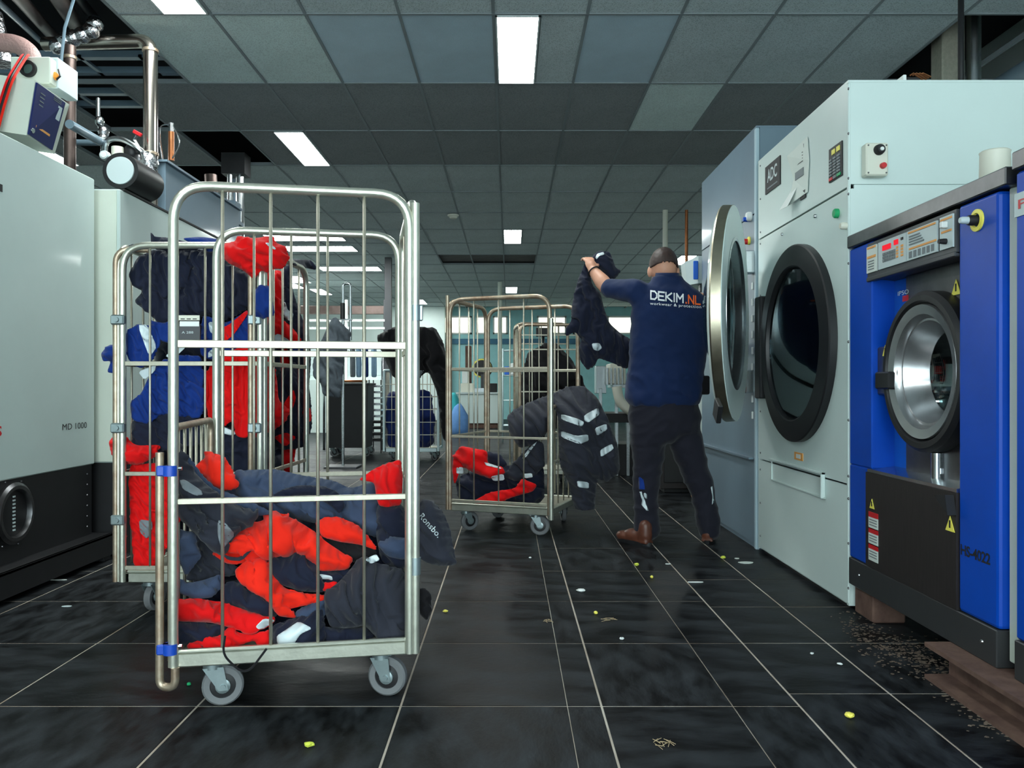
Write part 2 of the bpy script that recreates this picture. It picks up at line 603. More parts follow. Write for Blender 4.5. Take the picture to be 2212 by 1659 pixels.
def ceiling_light(x0, x1, y0, y1, label, name='ceiling_light'):
    c = ((x0 + x1) / 2, (y0 + y1) / 2, ZC)
    t = thing(name, label, 'lamp', c, 0, 'recessed ceiling lights')
    bm = B()
    for a, b, cc, d in ((x0, x1, y0, y0 + .012), (x0, x1, y1 - .012, y1), (x0, x0 + .012, y0, y1), (x1 - .012, x1, y0, y1)):
        box(bm, a, b, cc, d, ZC - 0.012, ZC + 0.045)
    box(bm, x0, x1, y0, y1, ZC + 0.045, ZC + 0.06)
    obj('lamp_frame', bm, M['lampframe'], t)
    bm = B(); box(bm, x0 + .012, x1 - .012, y0 + .012, y1 - .012, ZC - 0.010, ZC - 0.002)
    obj('diffuser', bm, M['lamp'], t)
    return t
LLAB = {(0, 0): 'lit recessed ceiling panel beside the perforated metal ceiling tiles', (-4, -1): 'lit ceiling panel above the pale ceiling tiles by the open pipe shaft',
        (-4, 2): 'lit ceiling panel among dark tiles above the tall cage trolley', (0, 6): 'small square-looking lit panel before the brown missing ceiling tiles',
        (0, 12): 'tiny lit ceiling panel beyond the brown missing ceiling tiles', (-8, 2): 'lit ceiling panel glimpsed below the blue control box and the valves',
        (0, -6): 'lit ceiling panel over the aisle just inside the loading door', (-4, -4): 'lit ceiling panel between loading door and pipe shaft'}
for (i, j), s in LIGHTS.items():
    x = X0 + i * TX + (0.012 if s == 'L' else TX / 2)
    ceiling_light(x, x + TX / 2 - 0.012, Y0 + j * TY + .012, Y0 + (j + 1) * TY - .012, LLAB[(i, j)], 'ceiling_light_offscreen' if (i, j) in OFFSCREEN else 'ceiling_light')
for x0, x1, y0, y1, l in ((-3.90, -2.67, 12.65, 13.30, 'wide lit ceiling panel seen through the cage top, nearer of the pair'), (-3.90, -2.67, 13.80, 14.34, 'wide lit ceiling panel seen through the cage top, farther of the pair'),
                       (-3.85, -2.62, 16.2, 16.75, 'thin wide lit ceiling panel beside the grey column'),
                       (-5.20, -4.56, 17.55, 18.70, 'lit ceiling panel behind the right bend of the full cage, nearer of two'), (-5.40, -4.97, 18.85, 19.75, 'lit ceiling panel behind the right bend of the full cage, farther of two'),
                       (-4.92, -4.60, 19.90, 21.10, 'slanting lit ceiling panel above the chrome hook stand'), (-2.68, -2.37, 22.35, 23.50, 'small lit ceiling panel right at the top of the far white wall'),
                       (3.14, 3.44, 14.80, 15.90, 'lit ceiling panel peeking out beside the head of the man')):
    ceiling_light(x0, x1, y0, y1, l)
# walls
bm = B(); box(bm, XL - 0.2, XL, YB, YF, 0, ZC + 0.9); structure('wall_left', bm, M['wall'])
bm = B(); box(bm, XR, XR + 0.2, YB, YF, 0, ZC + 0.9); structure('wall_right', bm, M['wall'])
# wall behind the camera with a wide loading opening
bm = B()
box(bm, XL, -3.4, YB - .2, YB, 0, ZC + .9); box(bm, 3.4, XR, YB - .2, YB, 0, ZC + .9); box(bm, -3.4, 3.4, YB - .2, YB, 3.2, ZC + .9)
structure('wall_near', bm, M['wall'])
# far end: a white wall on the left, a teal room with high windows on the right
YW = 24.25
bm = B(); box(bm, XL, -1.93, YW, YW + .2, 0, ZC + .1); structure('wall_far_left', bm, M['wall'])
bm = B()
z0, z1 = 2.60, 3.16
ZW = YF - 0.2
win = [(-2.05, -1.15), (-1.02, -0.62), (-0.50, -0.05), (0.85, 1.75), (1.95, 2.9), (3.0, 3.9)]
box(bm, XL, XR, ZW, YF, 0, z0); box(bm, XL, XR, ZW, YF, z1, ZC + .9)
e = [XL] + [v for w_ in win for v in w_] + [XR]
for a, b in zip(e[::2], e[1::2]):
    box(bm, a, b, ZW, YF, z0, z1)
wf = structure('wall_far', bm, M['wallteal'])
for q, (a, b) in enumerate(win):
    bm = B()
    for c in ((a, a + .05, z0, z1), (b - .05, b, z0, z1), (a, b, z0, z0 + .05), (a, b, z1 - .05, z1)):
        box(bm, c[0], c[1], ZW - .03, ZW + .08, c[2], c[3])
    wo = structure('window_%d' % (q + 1), bm, M['white'])
    bm = B(); box(bm, a + .05, b - .05, ZW + .05, ZW + .06, z0 + .05, z1 - .05)
    obj('pane', bm, M['skyglass'], wo)
bm = B(); box(bm, -2.4, 3.4, ZW - .06, ZW, 2.30, 2.46); structure('trim_1', bm, mat('blue band', (44, 104, 132), .5))

# ================================================================== machines on the right
XF = 1.515                                            # their common front plane
def ry(px): return onX(px, XF)                        # depth of a pixel column on that plane
def rz(px, py): return zat(py, ry(px))
def screw(x, y, z, ax, parent, r=0.006, m='steeld'):
    bm = B(); lathe(bm, [(0, 0.004), (r * .7, 0.004), (r, 0.0), (r, -0.001)], (x, y, z), ax, 10)
    return obj('screw', bm, M[m], parent)
def plate(name, px0, px1, za, zb, m, parent, t=0.003, x=XF, bev=0.0):
    bm = B(); box(bm, x - t, x, ry(px1), ry(px0), za, zb, bev)
    return obj(name, bm, M[m], parent)

# ---- pale dryer with closed round door
YA, YD, ZT, DEP = 3.62, 4.93, 2.37, 1.45
d1 = thing('tumble_dryer', 'pale grey industrial tumble dryer with a closed black-framed round door', 'dryer', (XF + DEP / 2, (YA + YD) / 2, 0))
cy, cz, R = 4.25, 1.225, 0.515
bm = B()
box(bm, XF + .003, XF + DEP, YA, YA + .02, 0.02, 1.885); box(bm, XF + .003, XF + DEP, YA, YA + .02, 1.905, ZT - .0125)
box(bm, XF + .03, XF + DEP, YA + .01, YA + .02, 1.88, 1.91)
box(bm, XF + .003, XF + DEP, YD - .02, YD, 0.02, ZT - .0125); box(bm, XF, XF + DEP, YA, YD, ZT - .012, ZT); box(bm, XF + DEP - .02, XF + DEP, YA + .021, YD - .021, 0.02, ZT - .0125)
box(bm, XF + .01, XF + DEP, YA + .01, YD - .01, 0.02, 0.04)
obj('cabinet_body', bm, M['machw'], d1)
bm = B(); box(bm, XF - .001, XF + .012, YA - .0015, YA + .016, 0.03, ZT - .0125, 0.003); obj('corner_edge', bm, M['machw'], d1)
bm = B(); holed(bm, YA + .016, YD - .004, 0.565, 1.885, cy, cz, 0.43, XF, XF + .012); obj('front_panel', bm, M['machw'], d1)
bm = B(); box(bm, XF, XF + .012, YA + .016, YD - .004, 1.895, ZT - .012); top1 = obj('upper_panel', bm, M['machw'], d1)
bm = B(); box(bm, XF, XF + .012, YA + .016, YD - .004, 0.03, 0.556); low1 = obj('lower_panel', bm, M['machw'], d1)
bm = B(); box(bm, XF + .012, XF + .02, YA + .016, YD - .004, 0.03, ZT - .02); 
bm.free()
bm = B(); box(bm, XF + .02, XF + DEP - .1, YA + .06, YD - .06, 0.0, 0.03); obj('base_skid', bm, M['black'], d1)
dr = B(); lathe(dr, [(0.43, 0.0), (0.50, 0.06), (0.50, 0.85), (0.0, 0.86)], (XF + .012, cy, cz), (1, 0, 0), 48); obj('drum', dr, M['steelb'], d1)
door = B()
lathe(door, [(R, -0.0), (R, -0.034), (R - .006, -0.040), (R - .108, -0.046), (R - .114, -0.042), (R - .125, 0.0)], (XF, cy, cz), (1, 0, 0), 72, True)
door = obj('door', door, M['rubber'], d1)
bm = B(); lathe(bm, [(0.0, -0.012), (0.2, -0.016), (R - .127, -0.026), (R - .127, -0.020), (0.2, -0.010), (0.0, -0.006)], (XF, cy, cz), (1, 0, 0), 48); obj('door_glass', bm, M['glassd'], door)
bm = B(); lathe(bm, [(0.335, 0.16), (0.385, 0.0), (0.39, 0.0), (0.345, 0.16)], (XF + .005, cy, cz), (1, 0, 0), 48, True); obj('door_inner_ring', bm, M['steeld'], door)
bm = B(); box(bm, XF - .05, XF, 4.74, 4.84, 0.93, 1.53, .006); obj('hinge_block', bm, M['rubber'], door)
# lint drawer pull
y0, y1, za, zb = 3.88, 4.67, 0.462, 0.590
bm = B(); box(bm, XF - .022, XF, y0, y1, zb - .014, zb, .003); box(bm, XF - .022, XF, y0, y0 + .012, za, zb, .003); box(bm, XF - .010, XF, y0, y1, za, za + .006); box(bm, XF - .006, XF, y1 - .006, y1, za, zb)
obj('lint_drawer_pull', bm, M['machw'], d1)
plate('rating_label', 1717, 1735, 0.615, 0.655, 'orange', d1)
bm = B(); box(bm, XF - .004, XF, ry(1730), ry(1721), 0.624, 0.646); obj('rating_label_print', bm, M['white'], d1)
# badge, instruction sheets, keypad
bad = plate('badge', 1655, 1687, 2.130, 2.290, 'ink', d1, 0.006)
text('badge_lettering', 'ADC', 0.17, FACE_R, (XF - .0075, (ry(1655) + ry(1687)) / 2, 2.225), M['label'], bad, 0.02, 0.075)
bm = B(); box(bm, XF - .0075, XF - .006, ry(1682), ry(1660), 2.150, 2.158); obj('badge_line', bm, M['inkgrey'], bad)
bm = B()
P = [(4.345, 2.235), (4.10, 2.265), (4.08, 2.14), (4.10, 1.985), (4.33, 1.965), (4.30, 2.10)]
a = [bm.verts.new((XF - .004 - (.02 if q in (0, 4) else 0), p[0], p[1])) for q, p in enumerate(P)]
for f in ((0, 1, 2, 5), (5, 2, 3, 4)):
    bm.faces.new([a[k] for k in f])
sh = obj('instruction_sheet', bm, M['paper'], d1)
so = sh.modifiers.new('thickness', 'SOLIDIFY'); so.thickness = 0.002
bm = B()
for k in range(4): box(bm, XF - .012, XF - .0108, 4.15, 4.27, 2.20 - .015 * k, 2.204 - .015 * k)
box(bm, XF - .010, XF - .0085, 4.14, 4.185, 2.222, 2.242)
obj('sheet_print', bm, M['ink'], sh)
bm = B(); box(bm, XF - .009, XF - .0075, 4.15, 4.27, 2.085, 2.125); obj('sheet_picture', bm, M['inkgrey'], sh)
bm = B(); prism(bm, [(XF - .006, 4.33, 2.05), (XF - .05, 4.40, 1.955), (XF - .05, 4.27, 1.95), (XF - .006, 4.24, 2.05)], (0.0015, 0, 0)); obj('loose_sheet', bm, M['white'], d1)
bm = B(); box(bm, XF - .008, XF, 4.13, 4.20, 1.965, 2.005); obj('sheet_stamp', bm, M['ink'], sh)
kp = plate('keypad', 1793, 1821, 1.960, 2.117, 'ink', d1, 0.006)
ya_, yb_ = ry(1821), ry(1793)
for j in range(6):
    for i in range(3):
        bm = B(); box(bm, XF - .010, XF - .006, ya_ + .018 + i * .045, ya_ + .050 + i * .045, 1.985 + j * .014, 1.995 + j * .014)
        obj('key', bm, M['inkgrey'], kp)
for i, c in enumerate(('yellow', 'yellow')):
    bm = B(); box(bm, XF - .009, XF - .006, ya_ + .02 + i * .055, ya_ + .055 + i * .055, 2.080, 2.103); obj('display_digit', bm, M[c], kp)
for i, c in enumerate(('green', 'inkgrey', 'red')):
    bm = B(); box(bm, XF - .010, XF - .006, ya_ + .012 + i * .045, ya_ + .05 + i * .045, 1.965, 1.978); obj('key', bm, M[c], kp)
def button(px, py, r, m, parent, h=0.014, name='button'):
    y, z = ry(px), rz(px, py)
    bm = B(); lathe(bm, [(0, -h), (r * .8, -h), (r, -h * .7), (r, 0.002)], (XF, y, z), (1, 0, 0), 20)
    return obj(name, bm, M[m], parent)
button(1810, 461, 0.022, 'green', d1, 0.02)
button(1829, 488, 0.016, 'offwhite', d1, 0.03)
button(1763, 467, 0.010, 'steel', d1, 0.012, 'lock')
button(1691, 506, 0.008, 'steel', d1, 0.010, 'lock')
for px in (1643, 1833):
    for z in (2.33, 2.13, 1.93, 1.86, 1.55, 1.2, 0.85, 0.6, 0.5, 0.3, 0.1):
        screw(XF, ry(px), z, (-1, 0, 0), d1)
# control box on the flank that faces the loading door
bx = B(); box(bx, 1.572, 1.671, YA - .052, YA, 1.930, 2.075, .006); cbx = obj('control_box', bx, M['offwhite'], d1)
bm = B(); lathe(bm, [(0, .026), (.016, .026), (.022, .018), (.024, 0)], (1.628, YA - .052, 2.042), (0, -1, 0), 20); kb = obj('selector_knob', bm, M['ink'], cbx)
bm = B(); lathe(bm, [(0, .031), (.008, .031), (.009, .025)], (1.630, YA - .052, 2.040), (0, -1, 0), 12); obj('knob_cap', bm, M['white'], kb)
bm = B(); lathe(bm, [(0, .016), (.012, .016), (.014, 0)], (1.645, YA - .052, 1.972), (0, -1, 0), 16); obj('stop_button', bm, M['red'], cbx)
for x in (1.582, 1.661):
    for z in (1.942, 2.063):
        screw(x, YA - .052, z, (0, -1, 0), cbx, .004)

# ---- blue-grey dryer behind it, door swung wide open
YE, YG, ZT2 = 4.965, 6.37, 2.60
d2 = thing('tumble_dryer', 'taller blue-grey tumble dryer with its round door swung wide open', 'dryer', (XF + DEP / 2, (YE + YG) / 2, 0))
cy2, cz2, R2 = 5.66, 1.39, 0.60
bm = B()
box(bm, XF + .021, XF + DEP, YE, YE + .02, 0.02, ZT2 - .0125); box(bm, XF + .013, XF + DEP, YG - .02, YG, 0.02, ZT2 - .0125); box(bm, XF, XF + DEP, YE, YG, ZT2 - .012, ZT2); box(bm, XF + DEP - .02, XF + DEP, YE + .021, YG - .021, .02, ZT2 - .0125)
box(bm, XF + .01, XF + DEP, YE + .01, YG - .01, 0.0, 0.04)
obj('cabinet_body', bm, M['machg'], d2)
bm = B(); box(bm, XF - .004, XF + .02, YE, YE + .035, 0.0, ZT2 - .0125, .004); obj('corner_post', bm, mat('pale blue post', (168, 190, 200), .4), d2)
bm = B(); holed(bm, YE + .036, YG, 0.555, 2.062, cy2, cz2, 0.50, XF, XF + .012); obj('front_panel', bm, M['machg'], d2)
bm = B(); box(bm, XF, XF + .012, YE + .036, YG, 2.072, ZT2 - .012); obj('upper_panel', bm, M['machg'], d2)
bm = B(); box(bm, XF, XF + .012, YE + .036, YG, 0.03, 0.545); box(bm, XF - .03, XF, YE + .06, YG, 0.548, 0.56); obj('lower_panel', bm, M['machg'], d2)
bm = B(); lathe(bm, [(0.50, 0.0), (0.55, 0.06), (0.55, 0.9), (0, 0.91)], (XF + .012, cy2, cz2), (1, 0, 0), 48); obj('drum', bm, M['steeld'], d2)
# door: hinge line at the near post, turned almost flat against the pale dryer
hx, hy, ph = 1.485, 5.02, math.radians(67.3)
dd = Vector((-math.cos(ph), -math.sin(ph), 0))
inn = Vector((-dd.y * -1, dd.x * -1, 0))
inn = Vector((-math.sin(ph), math.cos(ph), 0))        # towards the side that faces the drum when shut
Rd = 0.590
cdn = Vector((hx, hy, 1.40)) + dd * Rd
bm = B(); lathe(bm, [(Rd, 0.0), (Rd, 0.055), (Rd - .03, 0.075), (Rd - .16, 0.075), (Rd - .17, 0.05), (Rd - .17, 0.0), (Rd - .05, -0.006)], cdn, inn, 80, True)
dor = obj('door', bm, M['machw'], d2)
bm = B(); lathe(bm, [(Rd + .002, 0.004), (Rd + .006, 0.052), (Rd + .001, 0.060), (Rd - .004, 0.05), (Rd - .004, 0.006)], cdn, inn, 80, True); obj('door_rim', bm, M['steelt'], dor)
bm = B(); lathe(bm, [(0, 0.16), (0.22, 0.15), (0.36, 0.10), (Rd - .172, 0.03), (Rd - .172, 0.022), (0.35, 0.09), (0.21, 0.14), (0, 0.15)], cdn, inn, 48); obj('door_glass', bm, M['glass'], dor)
bm = B(); lathe(bm, [(Rd - .17, -0.002), (Rd - .165, 0.02), (Rd - .205, 0.06), (Rd - .215, 0.055), (Rd - .18, 0.012), (Rd - .19, -0.004)], cdn, inn, 64, True); obj('door_inner_ring', bm, M['steel'], dor)
lp = cdn + dd * (Rd - .03) + Vector((0, 0, -0.46))
lp = cam(1551, 888, 4.02)
bm = B(); box(bm, -.012, .012, -.04, .05, -.05, .05, .004, Matrix.Translation(lp) @ Matrix.Rotation(0.5, 4, 'X')); obj('door_latch', bm, M['rubber'], dor)
for z in (1.03, 1.77):
    bm = B(); box(bm, hx - .03, XF, hy - .03, hy + .05, z - .07, z + .07, .006); obj('hinge', bm, M['steel'], dor)
for k in range(9):
    bm = B(); box(bm, XF - .012, XF - .002, YE + .05, YE + .066, 0.80 + k * .1, 0.845 + k * .1, .002); obj('hinge_glint', bm, M['white'], d2)  # white chips stand in for the glints along the hinge strip
def stud(y, z, r, m, h, nm, parent):
    bm = B(); lathe(bm, [(0, -h), (r * .8, -h), (r, -h * .6), (r, 0.002)], (XF, y, z), (1, 0, 0), 20); return obj(nm, bm, M[m], parent)
k = stud(ry(1622) , zat(468, ry(1622)), .030, 'white', .03, 'indicator', d2)
stud(ry(1621), zat(474, ry(1621)), .016, 'blue', .045, 'indicator_cap', k)
k = stud(ry(1619), zat(520, ry(1619)), .026, 'yellow', .012, 'stop_button_plate', d2)
stud(ry(1618), zat(522, ry(1618)), .018, 'red', .05, 'stop_button', k)

# ---- blue washer
WA, WB = 2.455, 3.605                                 # depth range, with the grey side frame
ZB, ZTOP = 0.125, 1.668
w1 = thing('washing_machine', 'blue industrial washer with a dark control strip, numbered HS-4022', 'washer', (XF + .6, 3.03, 0))
bm = B(); box(bm, XF + .56, XF + 1.1, 2.52, WB - .005, ZB + .02, 1.60); box(bm, XF + .12, XF + .56, WB - .03, WB - .005, ZB + .02, 1.60); box(bm, XF + .12, XF + .56, 2.52, 2.54, ZB + .02, 1.60); obj('cabinet_core', bm, M['dark'], w1)
bm = B(); box(bm, XF + .03, XF + 1.1, WA, 2.505, 0.15, 1.612, .004); obj('side_frame', bm, M['cream'], w1)
bm = B(); box(bm, XF - .012, XF + 1.1, WA, WB, 1.612, ZTOP, .004); obj('top_lid', bm, M['steeld'], w1)
yl, yr_ = ry(1883), ry(2070)
bm = B(); box(bm, XF, XF + .12, yl, WB, 0.655, 1.608, .006); box(bm, XF, XF + .12, ry(1872), WB, 0.245, 0.655, .006); obj('front_pillar', bm, M['blue'], w1)
bm = B(); box(bm, XF, XF + .12, 2.508, yr_, 0.245, 1.608, .012, None, 2); rp = obj('front_pillar', bm, M['blue'], w1)
bm = B(); box(bm, XF - .004, XF + .06, 2.512, WB, ZB, 0.243, .003); pl = obj('plinth', bm, M['plinth'], w1)
screw(XF - .004, 2.59, .185, (-1, 0, 0), pl, .008, 'steel'); screw(XF - .004, 3.50, .185, (-1, 0, 0), pl, .008, 'steel')
# control strip
yc0, yc1 = yr_ + .004, ry(1876)
bm = B()
prism(bm, [(XF - .004, yc0, 1.600), (XF - .004, yc0, 1.452), (XF + .10, yc0, 1.440), (XF + .10, yc0, 1.600)], (0, yc1 - yc0, 0))
cs = obj('control_strip', bm, M['charc'], w1)
bm = B(); box(bm, XF - .010, XF + .02, yc0, yc1, 1.440, 1.458, .003); obj('control_strip_lip', bm, M['charc'], cs)
def cplate(px0, px1, za, zb, m, t=.006, par=None):
    bm = B(); box(bm, XF - .004 - t, XF - .004, ry(px1), ry(px0), za, zb); return obj('control_label', bm, M[m], par or cs)
def cmark(px0, px1, za, zb, m, par, nm='print', t=.008):
    bm = B(); box(bm, XF - .004 - t, XF - .009, ry(px1), ry(px0), za, zb); return obj(nm, bm, M[m], par)
l1 = cplate(1877, 1898, 1.475, 1.585, 'paper')
cmark(1879, 1897, 1.574, 1.582, 'orange', l1); cmark(1879, 1897, 1.534, 1.544, 'orange', l1)
for k in range(4): cmark(1881, 1893, 1.486 + k * .011, 1.490 + k * .011, 'inkgrey', l1)
l2 = cplate(1902, 1962, 1.475, 1.585, 'label')
cmark(1913, 1930, 1.546, 1.566, 'redled', l2, 'display', .010)
cmark(1938, 1946, 1.552, 1.571, 'redled', l2, 'display', .010)
cmark(1952, 1957, 1.562, 1.572, 'ink', l2, 'key')
for i in range(5):
    for j in range(3):
        cmark(1913 + i * 5.6, 1917.6 + i * 5.6, 1.500 + j * .013, 1.510 + j * .013, 'inkgrey', l2, 'key', .009)
for j in range(4):
    cmark(1942, 1946, 1.500 + j * .012, 1.508 + j * .012, 'orange', l2); cmark(1952, 1957, 1.500 + j * .012, 1.508 + j * .012, 'orange', l2)
l3 = cplate(1964, 2030, 1.475, 1.585, 'label')
cmark(1968, 2027, 1.574, 1.581, 'orange', l3); cmark(1970, 2029, 1.513, 1.520, 'orange', l3)
for k in range(4): cmark(1970, 2002 - 3 * k, 1.530 + k * .010, 1.535 + k * .010, 'inkgrey', l3)
for k in range(6): cmark(1970 + k * 9.6, 1976 + k * 9.6, 1.482, 1.506, 'inkgrey', l3)
l4 = cplate(2036, 2064, 1.475, 1.588, 'label')
cmark(2038, 2063, 1.574, 1.581, 'orange', l4); cmark(2040, 2062, 1.531, 1.538, 'orange', l4)
bm = B(); box(bm, XF - .03, XF - .009, ry(2054), ry(2047), 1.545, 1.568, .003); obj('toggle', bm, M['white'], l4)
bm = B(); lathe(bm, [(0, -.03), (.008, -.03), (.010, -.012), (.010, .01)], (XF - .006, ry(2050), 1.500), (1, 0, 0), 14); obj('toggle', bm, M['ink'], l4)
# drum side, set back
XI = XF + .075
cyw, czw, Rw = 3.02, 1.055, 0.300
bm = B(); holed(bm, yr_ - .05, ry(1917), 0.64, 1.44, cyw, czw, 0.235, XI, XI + .01); fp = obj('drum_front', bm, M['steeld'], w1)
bm = B(); box(bm, XI + .02, XI + .04, ry(1917), yl + .004, 0.62, 1.44); obj('recess_back', bm, M['blue2'], w1)
bm = B(); lathe(bm, [(0.235, .0), (0.27, .05), (0.27, .42), (0, .43)], (XI + .008, cyw, czw), (1, 0, 0), 48); obj('drum', bm, M['steelb'], w1)
bm = B(); lathe(bm, [(Rw, 0.0), (Rw, -.05), (Rw - .015, -.066), (Rw - .035, -.066), (Rw - .045, -.05), (Rw - .045, 0.0)], (XI, cyw, czw), (1, 0, 0), 64, True)
wd = obj('door', bm, M['rubber'], w1)
bm = B(); lathe(bm, [(Rw - .046, -.052), (Rw - .050, -.062), (Rw - .085, -.055), (Rw - .10, -.03), (Rw - .10, -.02), (Rw - .05, -.03)], (XI, cyw, czw), (1, 0, 0), 64, True); obj('door_ring', bm, M['steelb'], wd)
bm = B(); lathe(bm, [(Rw - .10, -.03), (Rw - .14, .06), (Rw - .145, .06), (Rw - .108, -.03)], (XI, cyw, czw), (1, 0, 0), 64, True); obj('door_inner_ring', bm, M['steelb'], wd)
bm = B(); lathe(bm, [(0, .10), (.10, .09), (Rw - .145, .058), (Rw - .145, .064), (.10, .096), (0, .106)], (XI, cyw, czw), (1, 0, 0), 40); obj('door_glass', bm, M['glass'], wd)
# door lock block with warning triangle
def tri(px, py, h, X, parent, m='yellow'):
    Y = onX(px, X); z = zat(py, Y)
    bm = B(); prism(bm, [(X, Y + h * .55, z - h * .5), (X, Y - h * .55, z - h * .5), (X, Y, z + h * .5)], (-.002, 0, 0)); t_ = obj('warning_triangle', bm, M[m], parent)
    bm = B(); box(bm, X - .003, X - .002, Y - .004, Y + .004, z - h * .28, z + h * .22); obj('warning_mark', bm, M['ink'], t_)
XLk = XI - .05
bm = B(); box(bm, XLk, XI, onX(1935, XLk), onX(1893, XLk), 0.965, 1.165, .006); lk = obj('door_lock', bm, M['steeld'], w1)
bm = B(); box(bm, XLk - .03, XLk, onX(1935, XLk), onX(1905, XLk), 0.99, 1.06, .006); obj('lock_handle', bm, M['rubber'], lk)
tri(1913, 757, .045, XLk - .001, lk)
tri(2066, 620, .055, XI - .002, w1)
text('maker_lettering', 'IPSO', .09, FACE_R, (XI - .002, onX(1952, XI), zat(632, onX(1952, XI))), M['label'], fp, .0, .018)
bm = B(); box(bm, XI - .003, XI, onX(1962, XI), onX(1951, XI), 1.342, 1.365); obj('maker_mark', bm, M['red'], fp)
bm = B(); lathe(bm, [(.022, -.02), (.022, -.0), (.018, 0), (.018, -.02)], (XI, 2.99, .70), (0, 0, 1), 16); 
tube(bm, [(XI - .012, 2.99, 0.655), (XI - .012, 2.99, 0.755)], .020, 14); obj('drain_tube', bm, M['steel'], w1)
# lower access panel
bm = B(); box(bm, XF - .006, XF + .03, yr_ + .003, ry(1873), 0.245, 0.640); lap = obj('access_panel', bm, M['brownblk'], w1)
bm = B(); prism(bm, [(XF - .004, yr_ + .003, .641), (XF - .004, yr_ + .003, .654), (XI + .02, yr_ + .003, .668), (XI + .02, yr_ + .003, .641)], (0, ry(1876) - yr_, 0)); obj('panel_ledge', bm, M['steel'], w1)
X3 = XF - .006
tri(2053, 1131, .052, X3 - .001, lap); tri(1884, 1088, .04, X3 - .001, lap)
bm = B(); prism(bm, [(X3, onX(2036, X3), .622), (X3, onX(2060, X3), .632), (X3, onX(2066, X3), .566)], (-.03, 0, 0)); obj('panel_catch', bm, M['ink'], lap)
for k in range(3):
    za = .478 - k * .066
    Ya, Yb = onX(1897, X3), onX(1877, X3)
    bm = B(); box(bm, X3 - .002, X3, Ya, Yb, za - .070, za - .022); st = obj('sticker', bm, M['paper'], lap)
    bm = B(); box(bm, X3 - .002, X3, Ya, Yb, za - .022, za); obj('sticker_band', bm, M['red'], lap)
    for q in range(3):
        bm = B(); box(bm, X3 - .003, X3 - .002, Ya + .008, Yb - .008, za - .034 - q * .011, za - .030 - q * .011); obj('print', bm, M['inkgrey'], st)
text('number_lettering', 'HS-4022', ry(2076) - ry(2140), FACE_R, (XF - .0015, (ry(2076) + ry(2140)) / 2, zat(1199, 2.62)), M['ink'], rp, .02, .036, .95)
# emergency button
yk, zk = ry(2112), zat(476, ry(2112))
bm = B(); lathe(bm, [(.036, 0), (.036, -.006), (.024, -.008), (.020, -.002)], (XF, yk, zk), (1, 0, 0), 28); eb = obj('emergency_button_ring', bm, M['yellow'], w1)
bm = B(); lathe(bm, [(0, -.032), (.015, -.032), (.017, -.026), (.017, 0)], (XF, yk, zk), (1, 0, 0), 20); obj('emergency_button_stem', bm, M['ink'], eb)
bm = B(); lathe(bm, [(0, -.060), (.009, -.058), (.012, -.050), (.012, -.030)], (XF, yk, zk), (1, 0, 0), 16); obj('emergency_button_cap', bm, M['label'], eb)
bm = B(); box(bm, XF + .05, XF + .10, 3.12, 3.20, ZTOP, ZTOP + .022, .005); obj('soap_hatch', bm, M['ink'], w1)
bm = B(); box(bm, XF + .10, XF + .34, 2.56, 2.86, ZTOP, ZTOP + .03, .01); obj('soap_lid', bm, M['steeld'], w1)
# ---- second blue washer, only its edge in view
w2 = thing('washing_machine', 'second blue washer with a pale name band, only its edge showing', 'washer', (XF + .6, 1.85, 0))
V0, V1 = 1.32, 2.425
bm = B(); box(bm, XF + .02, XF + 1.1, V0, V1 - .01, ZB + .02, 1.64); obj('cabinet_core', bm, M['dark'], w2)
bm = B(); box(bm, XF - .012, XF + 1.1, V0, V1, 1.645, 1.70, .004); obj('top_lid', bm, M['steeld'], w2)
bm = B(); box(bm, XF, XF + .12, V0, V1, 0.245, 1.640, .008); obj('front_panel', bm, M['blue'], w2)
bm = B(); box(bm, XF - .004, XF + .06, V0, V1, ZB, 0.243, .003); p2_ = obj('plinth', bm, M['plinth'], w2)
screw(XF - .004, 2.35, .185, (-1, 0, 0), p2_, .008, 'steel')
bm = B(); box(bm, XF - .003, XF + .01, V0 + .02, V1, 1.505, 1.575); nb = obj('name_band', bm, M['label'], w2)
text('name_lettering', 'PRIMUS', .30, FACE_R, (XF - .0045, 2.255, 1.540), M['red'], nb, .01, .028)
# rusty beams that carry the washers
for X, y0, y1, l in ((XF + .0, 1.30, 2.78, 'rusty steel beam under the edge of the second blue washer'), (XF + .82, 1.30, 3.60, 'rusty steel beam under the back of the blue washers')):
    bm = B(); box(bm, X - .09, X + .09, y0, y1, 0.0, .014); box(bm, X - .006, X + .010, y0, y1, .014, .110); box(bm, X - .09, X + .09, y0, y1, .110, .1245)
    single('support_beam', bm, M['rust'], l, 'beam')
bm = B(); box(bm, XF + .02, XF + .16, 3.42, 3.60, 0.0, .1245, .006); single('support_beam', bm, M['rust'], 'short dark steel block under the washer beside the pale dryer', 'beam')
# white tub on the washer lid
tx, ty = 1.640, 2.735
bm = B(); lathe(bm, [(0, 0), (.044, 0), (.048, .006), (.046, .085), (.048, .092), (.043, .096), (0, .094)], (tx, ty, ZTOP + .031), (0, 0, 1), 28)
single('plastic_tub', bm, M['offwhite'], 'small cream plastic tub on the lid of the blue washer', 'tub')
